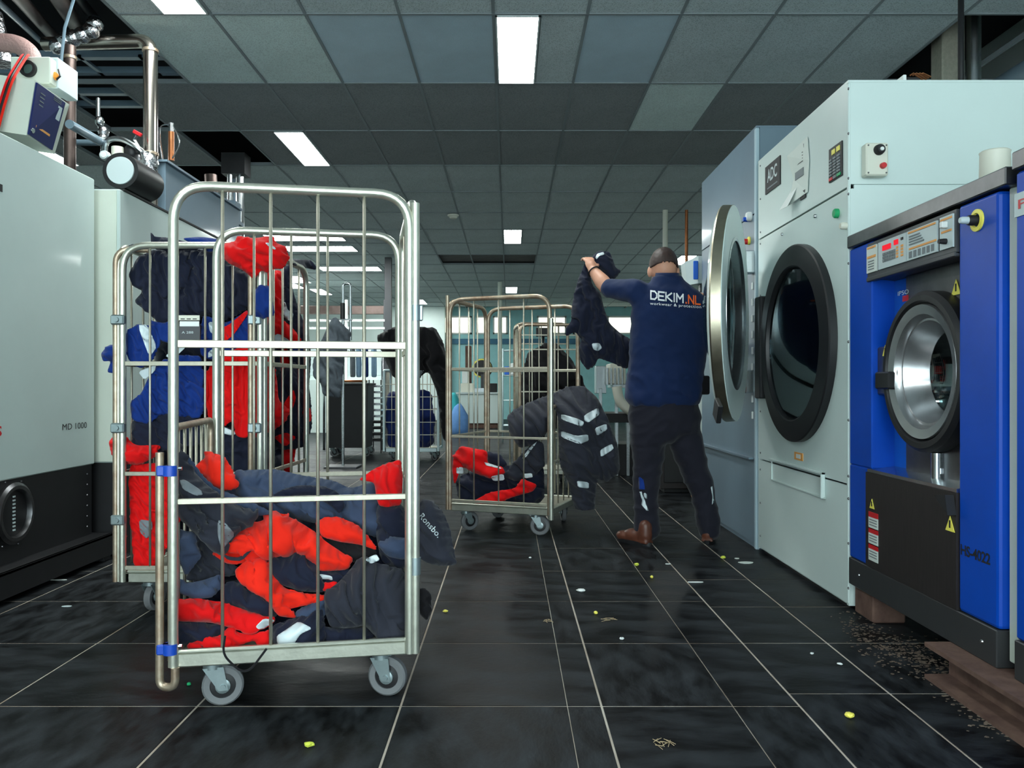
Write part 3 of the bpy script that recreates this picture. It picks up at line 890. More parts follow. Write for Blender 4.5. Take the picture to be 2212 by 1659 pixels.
# ---- things above the dryers
DX = 2.05
bm = B(); box(bm, 3.005, 3.165, 5.62, 5.78, 0, 4.0, .01); d_ = single('air_duct', bm, M['galvw'], 'flat galvanised duct rising behind the dryers through the ceiling gap', 'duct')
bm = B(); tube(bm, [(3.265, 5.7, 0), (3.265, 5.7, 4.0)], .05, 20); single('exhaust_pipe', bm, M['steel'], 'round shiny exhaust pipe beside the flat duct behind the dryers', 'pipe')
bm = B(); tube(bm, [(2.565, 4.6, ZT), (2.565, 4.6, ZC - .006)], .016, 10); box(bm, 2.53, 2.60, 4.57, 4.63, ZT, ZT + .006); single('conduit', bm, M['ink'], 'thin black conduit standing before the duct on the pale dryer', 'pipe')
j = thing('terminal_block', 'small open wiring block with brown wires on top of the pale dryer', 'wiring', (2.0, 4.05, ZT))
bm = B(); box(bm, 1.80, 1.815, 3.70, 3.80, ZT, ZT + .055, .002); obj('end_plate', bm, M['white'], j)
bm = B(); box(bm, 1.815, 1.88, 3.70, 3.80, ZT, ZT + .045, .004); obj('terminal_body', bm, M['ink'], j)
for q in range(4):
    bm = B(); tube(bm, [(1.83 + q * .012, 3.70, ZT + .05), (1.84 + q * .015, 3.69, ZT + .057), (1.90 + q * .01, 3.71, ZT + .03 + .006 * q)], .004, 6); obj('wire', bm, M['copper'], j)
bm = B(); tube(bm, [(3.47, 3.9, 3.06), (3.47, 9.0, 3.06)], .12, 20); single('air_duct', bm, M['machg'], 'grey round duct running along the right wall behind the dryers', 'duct')

# ================================================================== machines on the left
XA = -2.40
m1 = thing('laundry_dryer', 'long pale grey machine with a black base marked MD 1000', 'machine', (-3.1, 3.4, 0))
bm = B(); box(bm, -3.9, XA, 2.05, 4.69, 0.552, 2.20, .006); hd = obj('housing', bm, M['mach'], m1)
bm = B(); box(bm, -3.9, XA - .012, 2.05, 4.68, 0.14, 0.551); ub = obj('underframe', bm, M['black'], m1)
bm = B(); box(bm, -3.9, XA + .10, 2.0, 4.72, 0.135, 0.150, .002); box(bm, XA + .085, XA + .10, 2.0, 4.72, 0.03, 0.15); box(bm, -3.9, -3.8, 2.0, 4.72, 0, .14); obj('base_rail', bm, M['black'], m1)
for y in (2.2, 3.4, 4.62):
    bm = B(); box(bm, XA + .0, XA + .09, y, y + .08, 0.0, .135, .004); obj('foot', bm, M['black'], m1)
text('model_lettering', 'MD 1000', 0.25, FACE_L, (XA + .0015, 4.475, .782), M['ink'], hd, 0.0, .034)
text('maker_lettering', 'S', 0.05, FACE_L, (XA + .0015, 3.805, .79), M['red'], hd, 0.02, .05)
bm = B(); box(bm, XA, XA + .002, 3.80, 3.835, 1.92, 1.955); obj('sticker', bm, M['ink'], hd)
yv, zv = 3.93, .385
bm = B(); lathe(bm, [(.15, 0), (.15, .018), (.135, .03), (.118, .03), (.112, .008), (.112, 0)], (XA - .012, yv, zv), (1, 0, 0), 40, True); pt = obj('inspection_port', bm, M['steeld'], m1)
bm = B(); lathe(bm, [(0, .008), (.112, .006), (.112, .002), (0, .004)], (XA - .012, yv, zv), (1, 0, 0), 32); obj('port_glass', bm, M['rubber'], pt)
for k in range(10):
    bm = B(); box(bm, XA - .004, XA + .0, yv - .009, yv + .009, zv - .085 + k * .018, zv - .077 + k * .018); obj('gauge_mark', bm, M['label'], pt)
for k in range(8):
    a = 2 * PI * (k + .4) / 8
    screw(XA - .012, yv + .165 * math.cos(a), zv + .165 * math.sin(a), (1, 0, 0), ub, .006)
for k in range(6): screw(XA - .012, 4.63, .2 + k * .06, (1, 0, 0), ub, .006)
XB = -2.285
m2 = thing('laundry_dryer', 'second pale machine with a cream end panel behind the one marked MD 1000', 'machine', (-3.1, 6.0, 0))
bm = B(); box(bm, -3.9, XB, 4.755, 7.75, 0.552, 2.160, .006); hd2 = obj('housing', bm, M['mach'], m2)
bm = B(); box(bm, -3.85, XB - .018, 4.748, 4.756, 0.56, 2.150); obj('end_panel', bm, M['cream'], hd2)
bm = B(); box(bm, -3.88, XB - .012, 4.765, 7.7, 0.0, 0.551); obj('underframe', bm, M['black'], m2)
bm = B(); box(bm, -3.8, XB + .004, 4.80, 7.7, 2.160, 2.172); obj('roof_trim', bm, M['black'], m2)
for k in range(10): screw(XB - .005, 5.9 + .16 * k, 2.172, (0, 0, 1), m2, .006, 'steel')
# tall grey plenum on the second machine
bm = B(); box(bm, -2.62, -2.30, 5.42, 6.9, 2.172, 2.50, .004); box(bm, -2.64, -2.28, 5.40, 6.92, 2.50, 2.515); single('plenum_box', bm, M['machg'], 'grey sheet-metal plenum box with a dark flange on the second pale machine', 'duct')
bm = B(); box(bm, -2.46, -2.35, 6.95, 7.10, 2.172, 2.60, .004); box(bm, -2.48, -2.33, 6.93, 7.12, 2.40, 2.43); single('vent_stack', bm, M['machg'], 'narrow grey vent stack with a dark collar behind the plenum box', 'duct')
# control cabinet leaning over the edge
cb = thing('control_cabinet', 'cream control cabinet with a dark blue key panel on the machine marked MD 1000', 'control box', (-2.5, 4.15, 2.20))
def q4(p): return [Vector(v) for v in p]
A = cam(118, 333, 4.277); Bq = cam(57, 292, 4.027); Cq = cam(76, 173, 4.03); D = cam(150, 226, 4.28)
bk = Vector((-.20, 0, 0.03))
bm = B(); prism(bm, [A, Bq, Cq, D], bk); cbo = obj('cabinet_body', bm, M['cream'], cb)
nrm = (Bq - A).cross(D - A).normalized()
if nrm.x < 0: nrm = -nrm
def onp(u, v): # u along Bq->A (near to far), v up
    lo = Bq.lerp(A, u); hi = Cq.lerp(D, u)
    return lo.lerp(hi, v)
def ppatch(name, u0, u1, v0, v1, m, par, t=.004, o=0.0):
    bm = B(); prism(bm, [onp(u0, v0) + nrm * o, onp(u1, v0) + nrm * o, onp(u1, v1) + nrm * o, onp(u0, v1) + nrm * o], nrm * t); return obj(name, bm, m, par)
kpn = ppatch('key_panel', .02, .84, .03, .97, mat('dark blue panel', (16, 30, 88), .4), cb, .010)
ppatch('panel_label', .66, .78, .58, .84, M['label'], kpn, .004, .010)
ppatch('panel_print', .16, .62, .22, .26, M['orange'], kpn, .004, .010)
for k in range(4): ppatch('panel_print', .14, .26, .62 + k * .07, .64 + k * .07, M['inkgrey'], kpn, .004, .010)
for k in range(3): ppatch('panel_print', .50, .72, .88 + k * .03, .895 + k * .03, M['inkgrey'], kpn, .004, .010)
bm = B(); pc = onp(.10, .13) + nrm * .004; lathe(bm, [(0, .012), (.012, .012), (.014, 0)], pc, nrm, 14); obj('lock', bm, M['steel'], kpn)
hb = thing('blower_box', 'pale box with a round black fan inlet above the blue key panel', 'fan box', (-2.42, 4.2, 2.5))
bm = B(); box(bm, xat(22, 4.2), xat(108, 4.2), 4.2, 4.42, zat(180, 4.2), zat(122, 4.2), .005); hbb = obj('box_body', bm, M['cream'], hb)
c_ = cam(63, 150, 4.198)
bm = B(); lathe(bm, [(.042, 0), (.042, .02), (.028, .02), (.026, 0)], c_, (0, -1, 0), 28, True); obj('inlet_ring', bm, M['ink'], hbb)
bm = B(); lathe(bm, [(0, .006), (.027, .004), (.027, 0)], c_, (0, -1, 0), 20); obj('inlet_cap', bm, mat('green grey lens', (84, 110, 104), .4), hbb)
bm = B(); box(bm, xat(108, 4.3), xat(134, 4.3), 4.26, 4.46, zat(196, 4.3), zat(130, 4.3), .004); obj('box_body', bm, M['label'], hb)
c_ = cam(118, 165, 4.25)
bm = B(); lathe(bm, [(0, .02), (.016, .018), (.022, .006), (.018, -.012)], c_, (.6, -1, .2), 12); obj('orange_plug', bm, mat('orange plug', (230, 140, 30), .5), hb)
bm = B(); tube(bm, [cam(126, 150, 4.25), cam(130, 165, 4.24), cam(122, 172, 4.24)], .005, 6); obj('plug_lead', bm, M['ink'], hb)
for q, c in enumerate(('c_red', 'ink', 'c_orange')):
    bm = B(); tube(bm, fillet([cam(50 + 6 * q, 119, 4.26), cam(48 + 6 * q, 119, 4.17), cam(16 + 6 * q, 170, 4.00), cam(-2 + 6 * q, 225, 3.985), cam(-20 + 6 * q, 297, 3.98)], .06), .006, 6)
    single('cable', bm, M[c], ('red', 'black', 'orange')[q] + ' cable looping down beside the control cabinet', 'cable')
# round filter drum on the second machine
c_ = Vector((xat(260, 4.80), 4.80, zat(382, 4.80)))
fl = thing('filter_drum', 'black cylinder with a pale round end lying on the second pale machine', 'filter', (c_.x, 5.0, 2.172))
bm = B(); lathe(bm, [(0.03, 0), (.106, 0), (.106, .36), (.03, .36)], (c_.x, 4.80, 2.172 + .108), (0, 1, 0), 40, True); fb = obj('drum_body', bm, M['rubber'], fl)
bm = B(); lathe(bm, [(0, .006), (.080, .006), (.082, 0), (0, -.002)], (c_.x, 4.80, 2.172 + .108), (0, -1, 0), 36); obj('end_disc', bm, M['label'], fb)
# steam pipework
def pipe(pts, r, m, label, rad=.1, seg=16, cat='pipe', name='steam_pipe', rings=()):
    p = fillet(pts, rad, 8)
    t = thing(name, label, cat, tuple(Vector(pts[0])))
    bm = B(); tube(bm, p, r, seg); obj('pipe_run', bm, M[m], t)
    for c, ax in rings:
        bm = B(); lathe(bm, [(r + .001, -.012), (r + .006, -.008), (r + .006, .008), (r + .001, .012)], c, ax, 20, True); obj('pipe_collar', bm, M['rusty'], t)
    return t
Yp = 5.30
a, b_ = xat(325, Yp), zat(338, Yp)
pipe([(a, Yp, 2.172), (a, Yp, zat(88, Yp)), (a - .75, Yp + .1, zat(88, Yp) + .02)], .045, 'pipe', 'thick stainless steam pipe with an elbow rising from the second pale machine', .09, 18,
     rings=(((a, Yp, zat(333, Yp)), (0, 0, 1)), ((a, Yp, zat(110, Yp)), (0, 0, 1))))
pipe([(xat(151, 5.1), 5.1, 2.172), (xat(151, 5.1), 5.1, zat(100, 5.1))], .036, 'piped', 'dull brown steam pipe rising behind the control cabinet', .08, 16, rings=(((xat(151, 5.1), 5.1, zat(125, 5.1)), (0, 0, 1)),))
pipe([cam(150, 268, 4.75), cam(215, 305, 5.2)], .026, 'machg', 'short grey pipe running from the control cabinet to the brass valves', .05)
pipe([cam(140, 308, 5.3), cam(225, 308, 5.3)], .020, 'machg', 'thin grey level pipe under the short grey pipe', .05)
pipe([cam(212, 212, 5.35), cam(212, 262, 5.35), cam(222, 290, 5.3), cam(222, 340, 5.25)], .013, 'steel', 'thin upright tube with a tee above the valve cluster', .04)
def blob(px, py, Y, r, m, name, parent, sq=(1, 1, 1)):
    bm = B(); bmesh.ops.create_icosphere(bm, subdivisions=2, radius=r, matrix=Matrix.Translation(cam(px, py, Y)) @ Matrix.Diagonal((sq[0], sq[1], sq[2], 1)))
    return obj(name, bm, M[m], parent, smooth=True)
vc = thing('valve_cluster', 'cluster of foil-wrapped steam valves with a small pressure gauge and a red lever', 'valves', tuple(cam(255, 335, 5.15)))
bm = B(); tube(bm, fillet([cam(225, 345, 5.2), cam(228, 302, 5.2), cam(262, 298, 5.2), cam(300, 320, 5.2), cam(322, 345, 5.25)], .05), .018, 10); obj('valve_pipe', bm, M['steel'], vc)
bm = B(); lathe(bm, [(0, .01), (.026, .01), (.030, .0), (.030, -.03), (0, -.03)], cam(225, 335, 5.13), (0, -1, 0), 24); g = obj('pressure_gauge', bm, M['label'], vc)
bm = B(); lathe(bm, [(0, .014), (.018, .013), (.019, .010)], cam(225, 335, 5.13), (0, -1, 0), 20); obj('gauge_face', bm, M['white'], g)
bm = B(); tube(bm, [cam(254, 345, 5.2), cam(254, 318, 5.2)], .036, 14); obj('valve_body', bm, M['offwhite'], vc)
bm = B(); tube(bm, [cam(300, 318, 5.2), cam(290, 302, 5.2), cam(296, 292, 5.18)], .010, 8); lv = obj('valve_stem', bm, M['steel'], vc)
bm = B(); box(bm, -.03, .03, -.01, .01, -.012, .012, .004, Matrix.Translation(cam(297, 288, 5.18)) @ Matrix.Rotation(.5, 4, 'Y')); obj('valve_lever', bm, M['red'], lv)
for px, py, r, m in ((285, 330, .05, 'rubber'), (302, 345, .045, 'steeld'), (322, 352, .06, 'foil'), (322, 385, .04, 'foil'), (322, 408, .045, 'foil'), (215, 262, .03, 'steel'), (224, 285, .035, 'foil'), (222, 300, .036, 'steel'), (275, 352, .035, 'foil'), (300, 360, .03, 'steel')):
    blob(px, py, 5.25, r, m, 'valve_fitting', vc, (1, 1, 1.2))
bm = B(); tube(bm, fillet([cam(312, 330, 5.22), cam(326, 375, 5.22), cam(322, 425, 5.25)], .05), .03, 12); obj('foil_sleeve', bm, M['foil'], vc)
cp = thing('copper_valve', 'copper pipe stub with looped hoses on the grey plenum box', 'pipe', tuple(cam(370, 345, 5.6)))
bm = B(); tube(bm, [cam(370, 347, 5.6), cam(370, 285, 5.6)], .020, 14); obj('copper_stub', bm, M['copper'], cp)
bm = B(); tube(bm, [cam(370, 285, 5.6), cam(370, 266, 5.6)], .016, 12); obj('stub_cap', bm, M['steel'], cp)
for p in ([(352, 345), (345, 300), (346, 270), (368, 268)], [(372, 342), (386, 320), (388, 298), (374, 272)]):
    bm = B(); tube(bm, fillet([cam(x, y, 5.58) for x, y in p], .06), .005, 6); obj('hose', bm, M['steel'], cp)
# pipes and cable trays up in the open shaft
for q, (p, r, m, l) in enumerate((([(90, -60, 4.3), (190, 95, 6.3)], .05, 'piped', 'fat dull pipe running back through the open ceiling shaft'),
        ([(10, -40, 4.2), (120, 85, 6.0)], .04, 'piped', 'dark pipe along the left side of the open ceiling shaft'),
        ([(120, -60, 4.6), (205, 40, 6.0)], .035, 'black', 'black pipe between the fat dull pipe and the ceiling tiles'),
        ([(-30, -20, 4.3), (110, 110, 6.2)], .02, 'machg', 'thin grey conduit in the open ceiling shaft'))):
    bm = B(); tube(bm, [cam(*v) for v in p], r, 12); single('overhead_pipe', bm, M[m], l, 'pipe')
bm = B(); tube(bm, [cam(165, -20, 4.6), cam(140, 60, 4.7), cam(130, 150, 4.75)], .009, 8); single('cable', bm, M['machg'], 'grey cable dropping from the shaft behind the fan box', 'cable')
ft = thing('foil_duct', 'crumpled foil duct bend above the brown steam pipe', 'duct', tuple(cam(170, 85, 5.2)))
for px, py in ((125, 100), (140, 88), (158, 82), (178, 76), (198, 66), (205, 52)):
    blob(px, py, 5.25, .055, 'foil', 'foil_segment', ft)
bm = B(); tube(bm, fillet([cam(0, 92, 4.5), cam(40, 95, 4.5), cam(68, 118, 4.5), cam(70, 140, 4.5)], .12), .05, 14); single('flexible_hose', bm, mat('pinkish hose', (150, 120, 116), .5, bump=.6, bscale=90), 'pinkish ribbed hose bend above the fan box', 'hose')
bm = B(); tube(bm, [cam(-20, 30, 4.68), cam(6, 140, 4.68)], .06, 14); single('foil_duct', bm, M['foil'], 'foil-wrapped vertical duct at the outer side of the control cabinet', 'duct')
for y, z in ((6.0, 3.44), (5.55, 3.86), (6.8, 3.46)):
    bm = B(); box(bm, -6.0, -2.55, y, y + .06, z, z + .05); box(bm, -6.0, -2.55, y + .3, y + .36, z, z + .05)
    for k in range(8): box(bm, -5.9 + k * .45, -5.87 + k * .45, y, y + .36, z, z + .02)
    single('cable_tray', bm, M['machg'], {6.0: 'middle grey cable tray across the open ceiling shaft', 5.55: 'highest grey cable tray in the open ceiling shaft', 6.8: 'lowest grey cable tray under the open ceiling shaft'}[y], 'tray')
# distant vertical pipes behind the left machines
for px, Y, r, m, l in ((518, 8.4, .045, 'steel', 'thick chrome pipe hanging from the ceiling behind the left machines'), (496, 8.2, .026, 'steel', 'slim chrome pipe beside the thick chrome pipe'), (507, 8.6, .022, 'machg', 'slim grey pipe between the chrome pipes'),
                       (466, 8.0, .06, 'piped', 'leaning brown pipe behind the left machines')):
    bm = B(); x = xat(px, Y); tube(bm, [(x, Y, 2.0), (x - (.05 if m == 'piped' else 0), Y, zat(378, Y))], r, 14); tube(bm, [(x, Y, 0.0), (x, Y, 2.0)], r, 14)
    single('drop_pipe', bm, M[m], l, 'pipe')
bm = B(); box(bm, xat(485, 8.4), xat(535, 8.4), 8.3, 8.5, zat(380, 8.4), ZC); single('pipe_collar_box', bm, M['black'], 'dark collar box where the chrome pipes meet the ceiling', 'bracket')

# ================================================================== roll cages
def panel(t, name, a, b, z0, z1, bars, nw, rad=.11, r=.0155, m='galv', wr=.0055, foot=None):
    """U-shaped tube between local points a and b with cross bars and wires; the tube is the part, bars and wires its pieces"""
    a, b = Vector(a), Vector(b)
    up = Vector((0, 0, 1))
    bm = B(); tube(bm, fillet([a + up * z0, a + up * z1, b + up * z1, b + up * z0], rad, 8), r, 12)
    p = obj(name, bm, M[m], t, local=True)
    d = (b - a)
    dn = d.normalized()
    for z, h in bars:
        bm = B()
        yaw = math.atan2(dn.y, dn.x)
        box(bm, .004, d.length - .004, -.005, .005, -h / 2, h / 2, .002, Matrix.Translation(a + up * z) @ Matrix.Rotation(yaw, 4, 'Z'))
        obj('cross_bar', bm, M['galvw'], p, local=True)
    for k in range(nw):
        q = a + d * ((k + 1) / (nw + 1))
        bm = B(); tube(bm, [q + up * (z0 + .05), q + up * (z1 - .004)], wr, 6)
        obj('wire', bm, M['galvw'], p, local=True)
    return p
def caster(t, x, y, r, ang, swivel=.03, ztop=.145, big=True):
    """swivel caster at local (x, y), wheel rolling along ang"""
    R_ = Matrix.Translation((x, y, 0)) @ Matrix.Rotation(ang, 4, 'Z')
    bm = B(); box(bm, -.045, .045, -.035, .035, ztop - .006, ztop, .0, R_); lathe(bm, [(.03, -.02), (.03, 0), (0, 0)], R_ @ Vector((0, 0, ztop - .006)), (0, 0, 1), 16)
    for s in (-1, 1):
        q = [R_ @ Vector(v) for v in ((-.03, s * .022, ztop - .02), (.032, s * .022, ztop - .02), (swivel + .016, s * .022, r - .012), (swivel - .012, s * .022, r - .012))]
        prism(bm, q, (R_.to_3x3() @ Vector((0, s * .004, 0))))
    f = obj('caster_fork', bm, M['caster'], t, local=True)
    bm = B(); c = R_ @ Vector((swivel, 0, r)); ax = R_.to_3x3() @ Vector((0, 1, 0))
    lathe(bm, [(r * .62, -.014), (r - .006, -.016), (r, -.010), (r, .010), (r - .006, .016), (r * .62, .014)], c, ax, 32, True)
    w = obj('wheel', bm, M['wheel'], f, local=True)
    bm = B(); lathe(bm, [(0, -.020), (r * .18, -.020), (r * .2, -.012), (r * .62, -.009), (r * .62, .009), (r * .2, .012), (r * .18, .020), (0, .020)], c, ax, 24); obj('wheel_hub', bm, M['rubber'], f, local=True)
    bm = B(); lathe(bm, [(0, -.031), (.008, -.031), (.009, -.024), (r * .36, -.021), (r * .36, .021), (.009, .024), (.008, .031), (0, .031)], c, ax, 16); obj('axle_cap', bm, M['caster'], f, local=True)
def cage_base(t, w, d, z0=.145, z1=.188, m='galv'):
    bm = B()
    box(bm, -w / 2, w / 2, -d / 2, -d / 2 + .03, z0, z1, .004); box(bm, -w / 2, w / 2, d / 2 - .03, d / 2, z0, z1, .004)
    box(bm, -w / 2, -w / 2 + .03, -d / 2, d / 2, z0, z1, .004); box(bm, w / 2 - .03, w / 2, -d / 2, d / 2, z0, z1, .004)
    b = obj('base_frame', bm, M[m], t, local=True)
    bm = B(); box(bm, -w / 2 + .02, w / 2 - .02, -d / 2 - .006, -d / 2 + .012, z1, z1 + .012, .004); obj('front_lip', bm, M['galv'], b, local=True)
    bm = B(); box(bm, -w / 2 + .02, w / 2 - .02, -d / 2 + .02, d / 2 - .02, z1 - .02, z1 - .008); obj('deck', bm, M['galvw'], b, local=True)
    return b
BARS = [(1.130, .024), (.650, .018)]
# the big cage in front
t1 = thing('roll_cage', 'galvanised roll cage with blue clips, half filled with dark and orange-red workwear', 'trolley', (-.732, 2.874, 0), math.radians(10.2), 'laundry roll cages')
w, d = .737, .715
cage_base(t1, w, d)
panel(t1, 'side_panel', (-w / 2 + .012, -d / 2, 0), (w / 2 - .012, -d / 2, 0), .15, 1.612, BARS, 4)
panel(t1, 'side_panel', (-w / 2 + .015, d / 2, 0), (w / 2 - .015, d / 2, 0), .15, 1.612, BARS, 4)
panel(t1, 'side_panel', (w / 2, -d / 2 + .02, 0), (w / 2, d / 2 - .02, 0), .15, 1.600, BARS, 4, rad=.08)
panel(t1, 'gate', (-w / 2, -d / 2 + .03, 0), (-w / 2, d / 2 - .03, 0), .16, .872, [], 6, rad=.05, r=.012, m='rusty')
bm = B(); tube(bm, fillet([(-w / 2 - .028, -d / 2 + .004, .80), (-w / 2 - .028, -d / 2 + .004, .09), (-w / 2 + .02, -d / 2 - .012, .09), (-w / 2 + .02, -d / 2 - .012, .15)], .04, 6), .0125, 12); obj('hinge_post', bm, M['rusty'], t1, local=True)
bm = B(); tube(bm, [(w / 2 + .006, -d / 2 - .002, .15), (w / 2 + .006, -d / 2 - .002, 1.585)], .014, 12); po = obj('corner_post', bm, M['galv'], t1, local=True)
bm = B(); tube(bm, [(w / 2 + .006, -d / 2 - .002, .40), (w / 2 + .006, -d / 2 - .002, .455)], .0175, 12); obj('post_sleeve', bm, M['caster'], po, local=True)
bm = B(); tube(bm, [(w / 2 + .006, -d / 2 - .002, 1.21), (w / 2 + .006, -d / 2 - .002, 1.26)], .0175, 12); box(bm, w / 2 + .018, w / 2 + .030, -d / 2 - .012, -d / 2 + .01, 1.21, 1.26, .003); obj('post_sleeve', bm, M['caster'], po, local=True)
for z in (.745, .205):
    bm = B(); tube(bm, [(-w / 2 + .004, -d / 2 - .001, z - .016), (-w / 2 + .004, -d / 2 - .001, z + .016)], .022, 14); box(bm, -w / 2 - .035, -w / 2 + .005, -d / 2 - .012, -d / 2 + .012, z - .016, z + .016, .004)
    k = obj('blue_clip', bm, M['clip'], t1, local=True)
    bm = B(); lathe(bm, [(0, .012), (.006, .012), (.006, 0)], (-w / 2 + .025, -d / 2, z + .006), (1, 0, 0), 8); obj('clip_pin', bm, M['steel'], k, local=True)
caster(t1, -w / 2 + .115, -d / 2 + .065, .063, math.radians(8)); caster(t1, w / 2 - .10, -d / 2 + .065, .063, math.radians(-20), .022)
caster(t1, -w / 2 + .10, d / 2 - .065, .063, 1.0); caster(t1, w / 2 - .10, d / 2 - .065, .063, 2.2)
# the full cage behind it
t2 = thing('roll_cage', 'galvanised roll cage crammed full with blue and red workwear', 'trolley', (-1.385, 3.87, 0), 0.0, 'laundry roll cages')
w, d = .60, .68
cage_base(t2, w, d)
panel(t2, 'side_panel', (-w / 2, -d / 2, 0), (w / 2, -d / 2, 0), .15, 1.615, [(1.10, .020), (.62, .018), (.21, .018)], 4)
panel(t2, 'side_panel', (w / 2 + .01, -d / 2 + .02, 0), (w / 2 + .03, d / 2, 0), .15, 1.605, [(1.10, .020), (.62, .018)], 4)
panel(t2, 'side_panel', (-w / 2 - .02, -d / 2 + .01, 0), (-w / 2 - .06, d / 2, 0), .15, 1.62, [(1.10, .020), (.62, .018)], 4)
bm = B(); tube(bm, fillet([(-w / 2 - .03, -d / 2 + .002, .15), (-w / 2 - .03, -d / 2 + .002, 1.60), (-w / 2 + .10, -d / 2 + .03, 1.60)], .1, 6), .013, 12); ps = obj('corner_post', bm, M['rusty'], t2, local=True)
bm = B(); tube(bm, [(w / 2 - .04, -d / 2 - .006, .15), (w / 2 - .04, -d / 2 - .006, 1.60)], .012, 12); ps2 = obj('corner_post', bm, M['rusty'], t2, local=True)
for p_, x in ((ps, -w / 2 - .015), (ps2, w / 2 - .02)):
    for z in (1.29, .82, .42):
        bm = B(); box(bm, x - .030, x + .030, -d / 2 - .022, -d / 2 + .012, z - .022, z + .022, .006)
        lathe(bm, [(0, .030), (.010, .030), (.012, .02)], (x, -d / 2, z), (0, -1, 0), 12); obj('hinge', bm, M['caster'], p_, local=True)
caster(t2, -w / 2 + .09, -d / 2 + .07, .062, 1.35); caster(t2, w / 2 - .09, -d / 2 + .07, .062, .5); caster(t2, -w / 2 + .09, d / 2 - .07, .062, 1.0); caster(t2, w / 2 - .09, d / 2 - .07, .062, 2.0)
# the cage in the middle of the aisle
t3 = thing('roll_cage', 'roll cage standing mid-aisle with a small red and navy heap in it', 'trolley', (.051, 5.812, 0), math.radians(-20), 'laundry roll cages')
w, d = .74, .72
cage_base(t3, w, d)
panel(t3, 'side_panel', (-w / 2 + .01, -d / 2, 0), (w / 2 - .01, -d / 2, 0), .15, 1.60, [(1.120, .020), (.655, .016), (.215, .02)], 3, m='rusty')
panel(t3, 'side_panel', (-w / 2, -d / 2 + .02, 0), (-w / 2, d / 2 - .02, 0), .15, 1.60, [(1.120, .020), (.655, .016)], 3, m='rusty')
panel(t3, 'side_panel', (-w / 2 + .01, d / 2, 0), (w / 2 - .01, d / 2, 0), .15, 1.60, [(1.120, .020), (.655, .016)], 3, m='rusty')
panel(t3, 'gate', (w / 2, -d / 2 + .03, 0), (w / 2, d / 2 - .03, 0), .16, .868, [(.50, .014)], 4, rad=.04, r=.011, m='rusty')
bm = B(); tube(bm, [(-w / 2 - .006, -d / 2 - .004, .15), (-w / 2 - .006, -d / 2 - .004, 1.63)], .013, 12); obj('corner_post', bm, M['rusty'], t3, local=True)
bm = B(); tube(bm, [(w / 2 + .002, -d / 2 - .004, .12), (w / 2 + .002, -d / 2 - .004, 1.45)], .016, 12); obj('corner_post', bm, M['galv'], t3, local=True)
caster(t3, -w / 2 + .10, -d / 2 + .07, .066, .9); caster(t3, w / 2 - .13, -d / 2 + .07, .066, math.radians(15)); caster(t3, -w / 2 + .10, d / 2 - .07, .066, 1.2); caster(t3, w / 2 - .10, d / 2 - .07, .066, 2.0)
# cage farther back, under the black heap
t5 = thing('roll_cage', 'dark roll cage under a black heap behind the aisle cage', 'trolley', (.36, 8.2, 0), math.radians(4), 'laundry roll cages')
w, d = .56, .66
cage_base(t5, w, d)
panel(t5, 'side_panel', (-w / 2, -d / 2, 0), (w / 2, -d / 2, 0), .15, 1.60, [(1.36, .014), (1.50, .012), (.95, .014), (.5, .014)], 5, m='rusty', rad=.08)
panel(t5, 'side_panel', (-w / 2, d / 2, 0), (w / 2, d / 2, 0), .15, 1.66, [(1.45, .014), (1.1, .014)], 5, m='rusty', rad=.08)
panel(t5, 'side_panel', (-w / 2, -d / 2 + .02, 0), (-w / 2, d / 2 - .02, 0), .15, 1.60, [(1.1, .014)], 4, m='rusty', rad=.08)
panel(t5, 'side_panel', (w / 2, -d / 2 + .02, 0), (w / 2, d / 2 - .02, 0), .15, .95, [(.6, .014)], 4, m='rusty', rad=.08)
for x, y in ((-.2, -.25), (.2, -.25), (-.2, .25), (.2, .25)): caster(t5, x, y, .062, 1.0 + 2 * x)
# white wire cart
M['whitewire'] = mat('white painted wire', (186, 206, 210), .4)
t4 = thing('wire_cart', 'white wire cart with a dark coat thrown over it', 'trolley', (-1.32, 11.2, 0), 0.0, 'laundry roll cages')
w, d = .73, .60
cage_base(t4, w, d, .12, .17, 'whitewire')
for a, b, nw in (((-w / 2, -d / 2, 0), (w / 2, -d / 2, 0), 6), ((-w / 2, d / 2, 0), (w / 2, d / 2, 0), 6), ((-w / 2, -d / 2 + .02, 0), (-w / 2, d / 2 - .02, 0), 4), ((w / 2, -d / 2 + .02, 0), (w / 2, d / 2 - .02, 0), 4)):
    panel(t4, 'wire_panel', a, b, .13, 1.22, [(.35 + .17 * k, .010) for k in range(5)], nw, rad=.03, r=.016, m='whitewire', wr=.005)
for x, y in ((-.28, -.22), (.28, -.22), (-.28, .22), (.28, .22)): caster(t4, x, y, .05, .8, ztop=.12)

# ================================================================== workwear: every garment is a closed, folded cloth shell
_rng = np.random.RandomState(11)
_perm = _rng.permutation(256)
_perm = np.concatenate([_perm, _perm, _perm])
_grad = np.array([(math.cos(a), math.sin(a)) for a in np.linspace(0, 2 * PI, 16, endpoint=False)])
def pnoise(x, y):
    xi = np.floor(x).astype(int); yi = np.floor(y).astype(int)
    xf, yf = x - xi, y - yi
    u = xf * xf * xf * (xf * (xf * 6 - 15) + 10); v = yf * yf * yf * (yf * (yf * 6 - 15) + 10)
    xi &= 255; yi &= 255
    def g(ix, iy, dx, dy):
        h = _perm[_perm[ix & 255] + (iy & 255)] & 15
        return _grad[h, 0] * dx + _grad[h, 1] * dy
    a = g(xi, yi, xf, yf); b = g(xi + 1, yi, xf - 1, yf); c = g(xi, yi + 1, xf, yf - 1); d = g(xi + 1, yi + 1, xf - 1, yf - 1)
    return (a * (1 - u) + b * u) * (1 - v) + (c * (1 - u) + d * u) * v
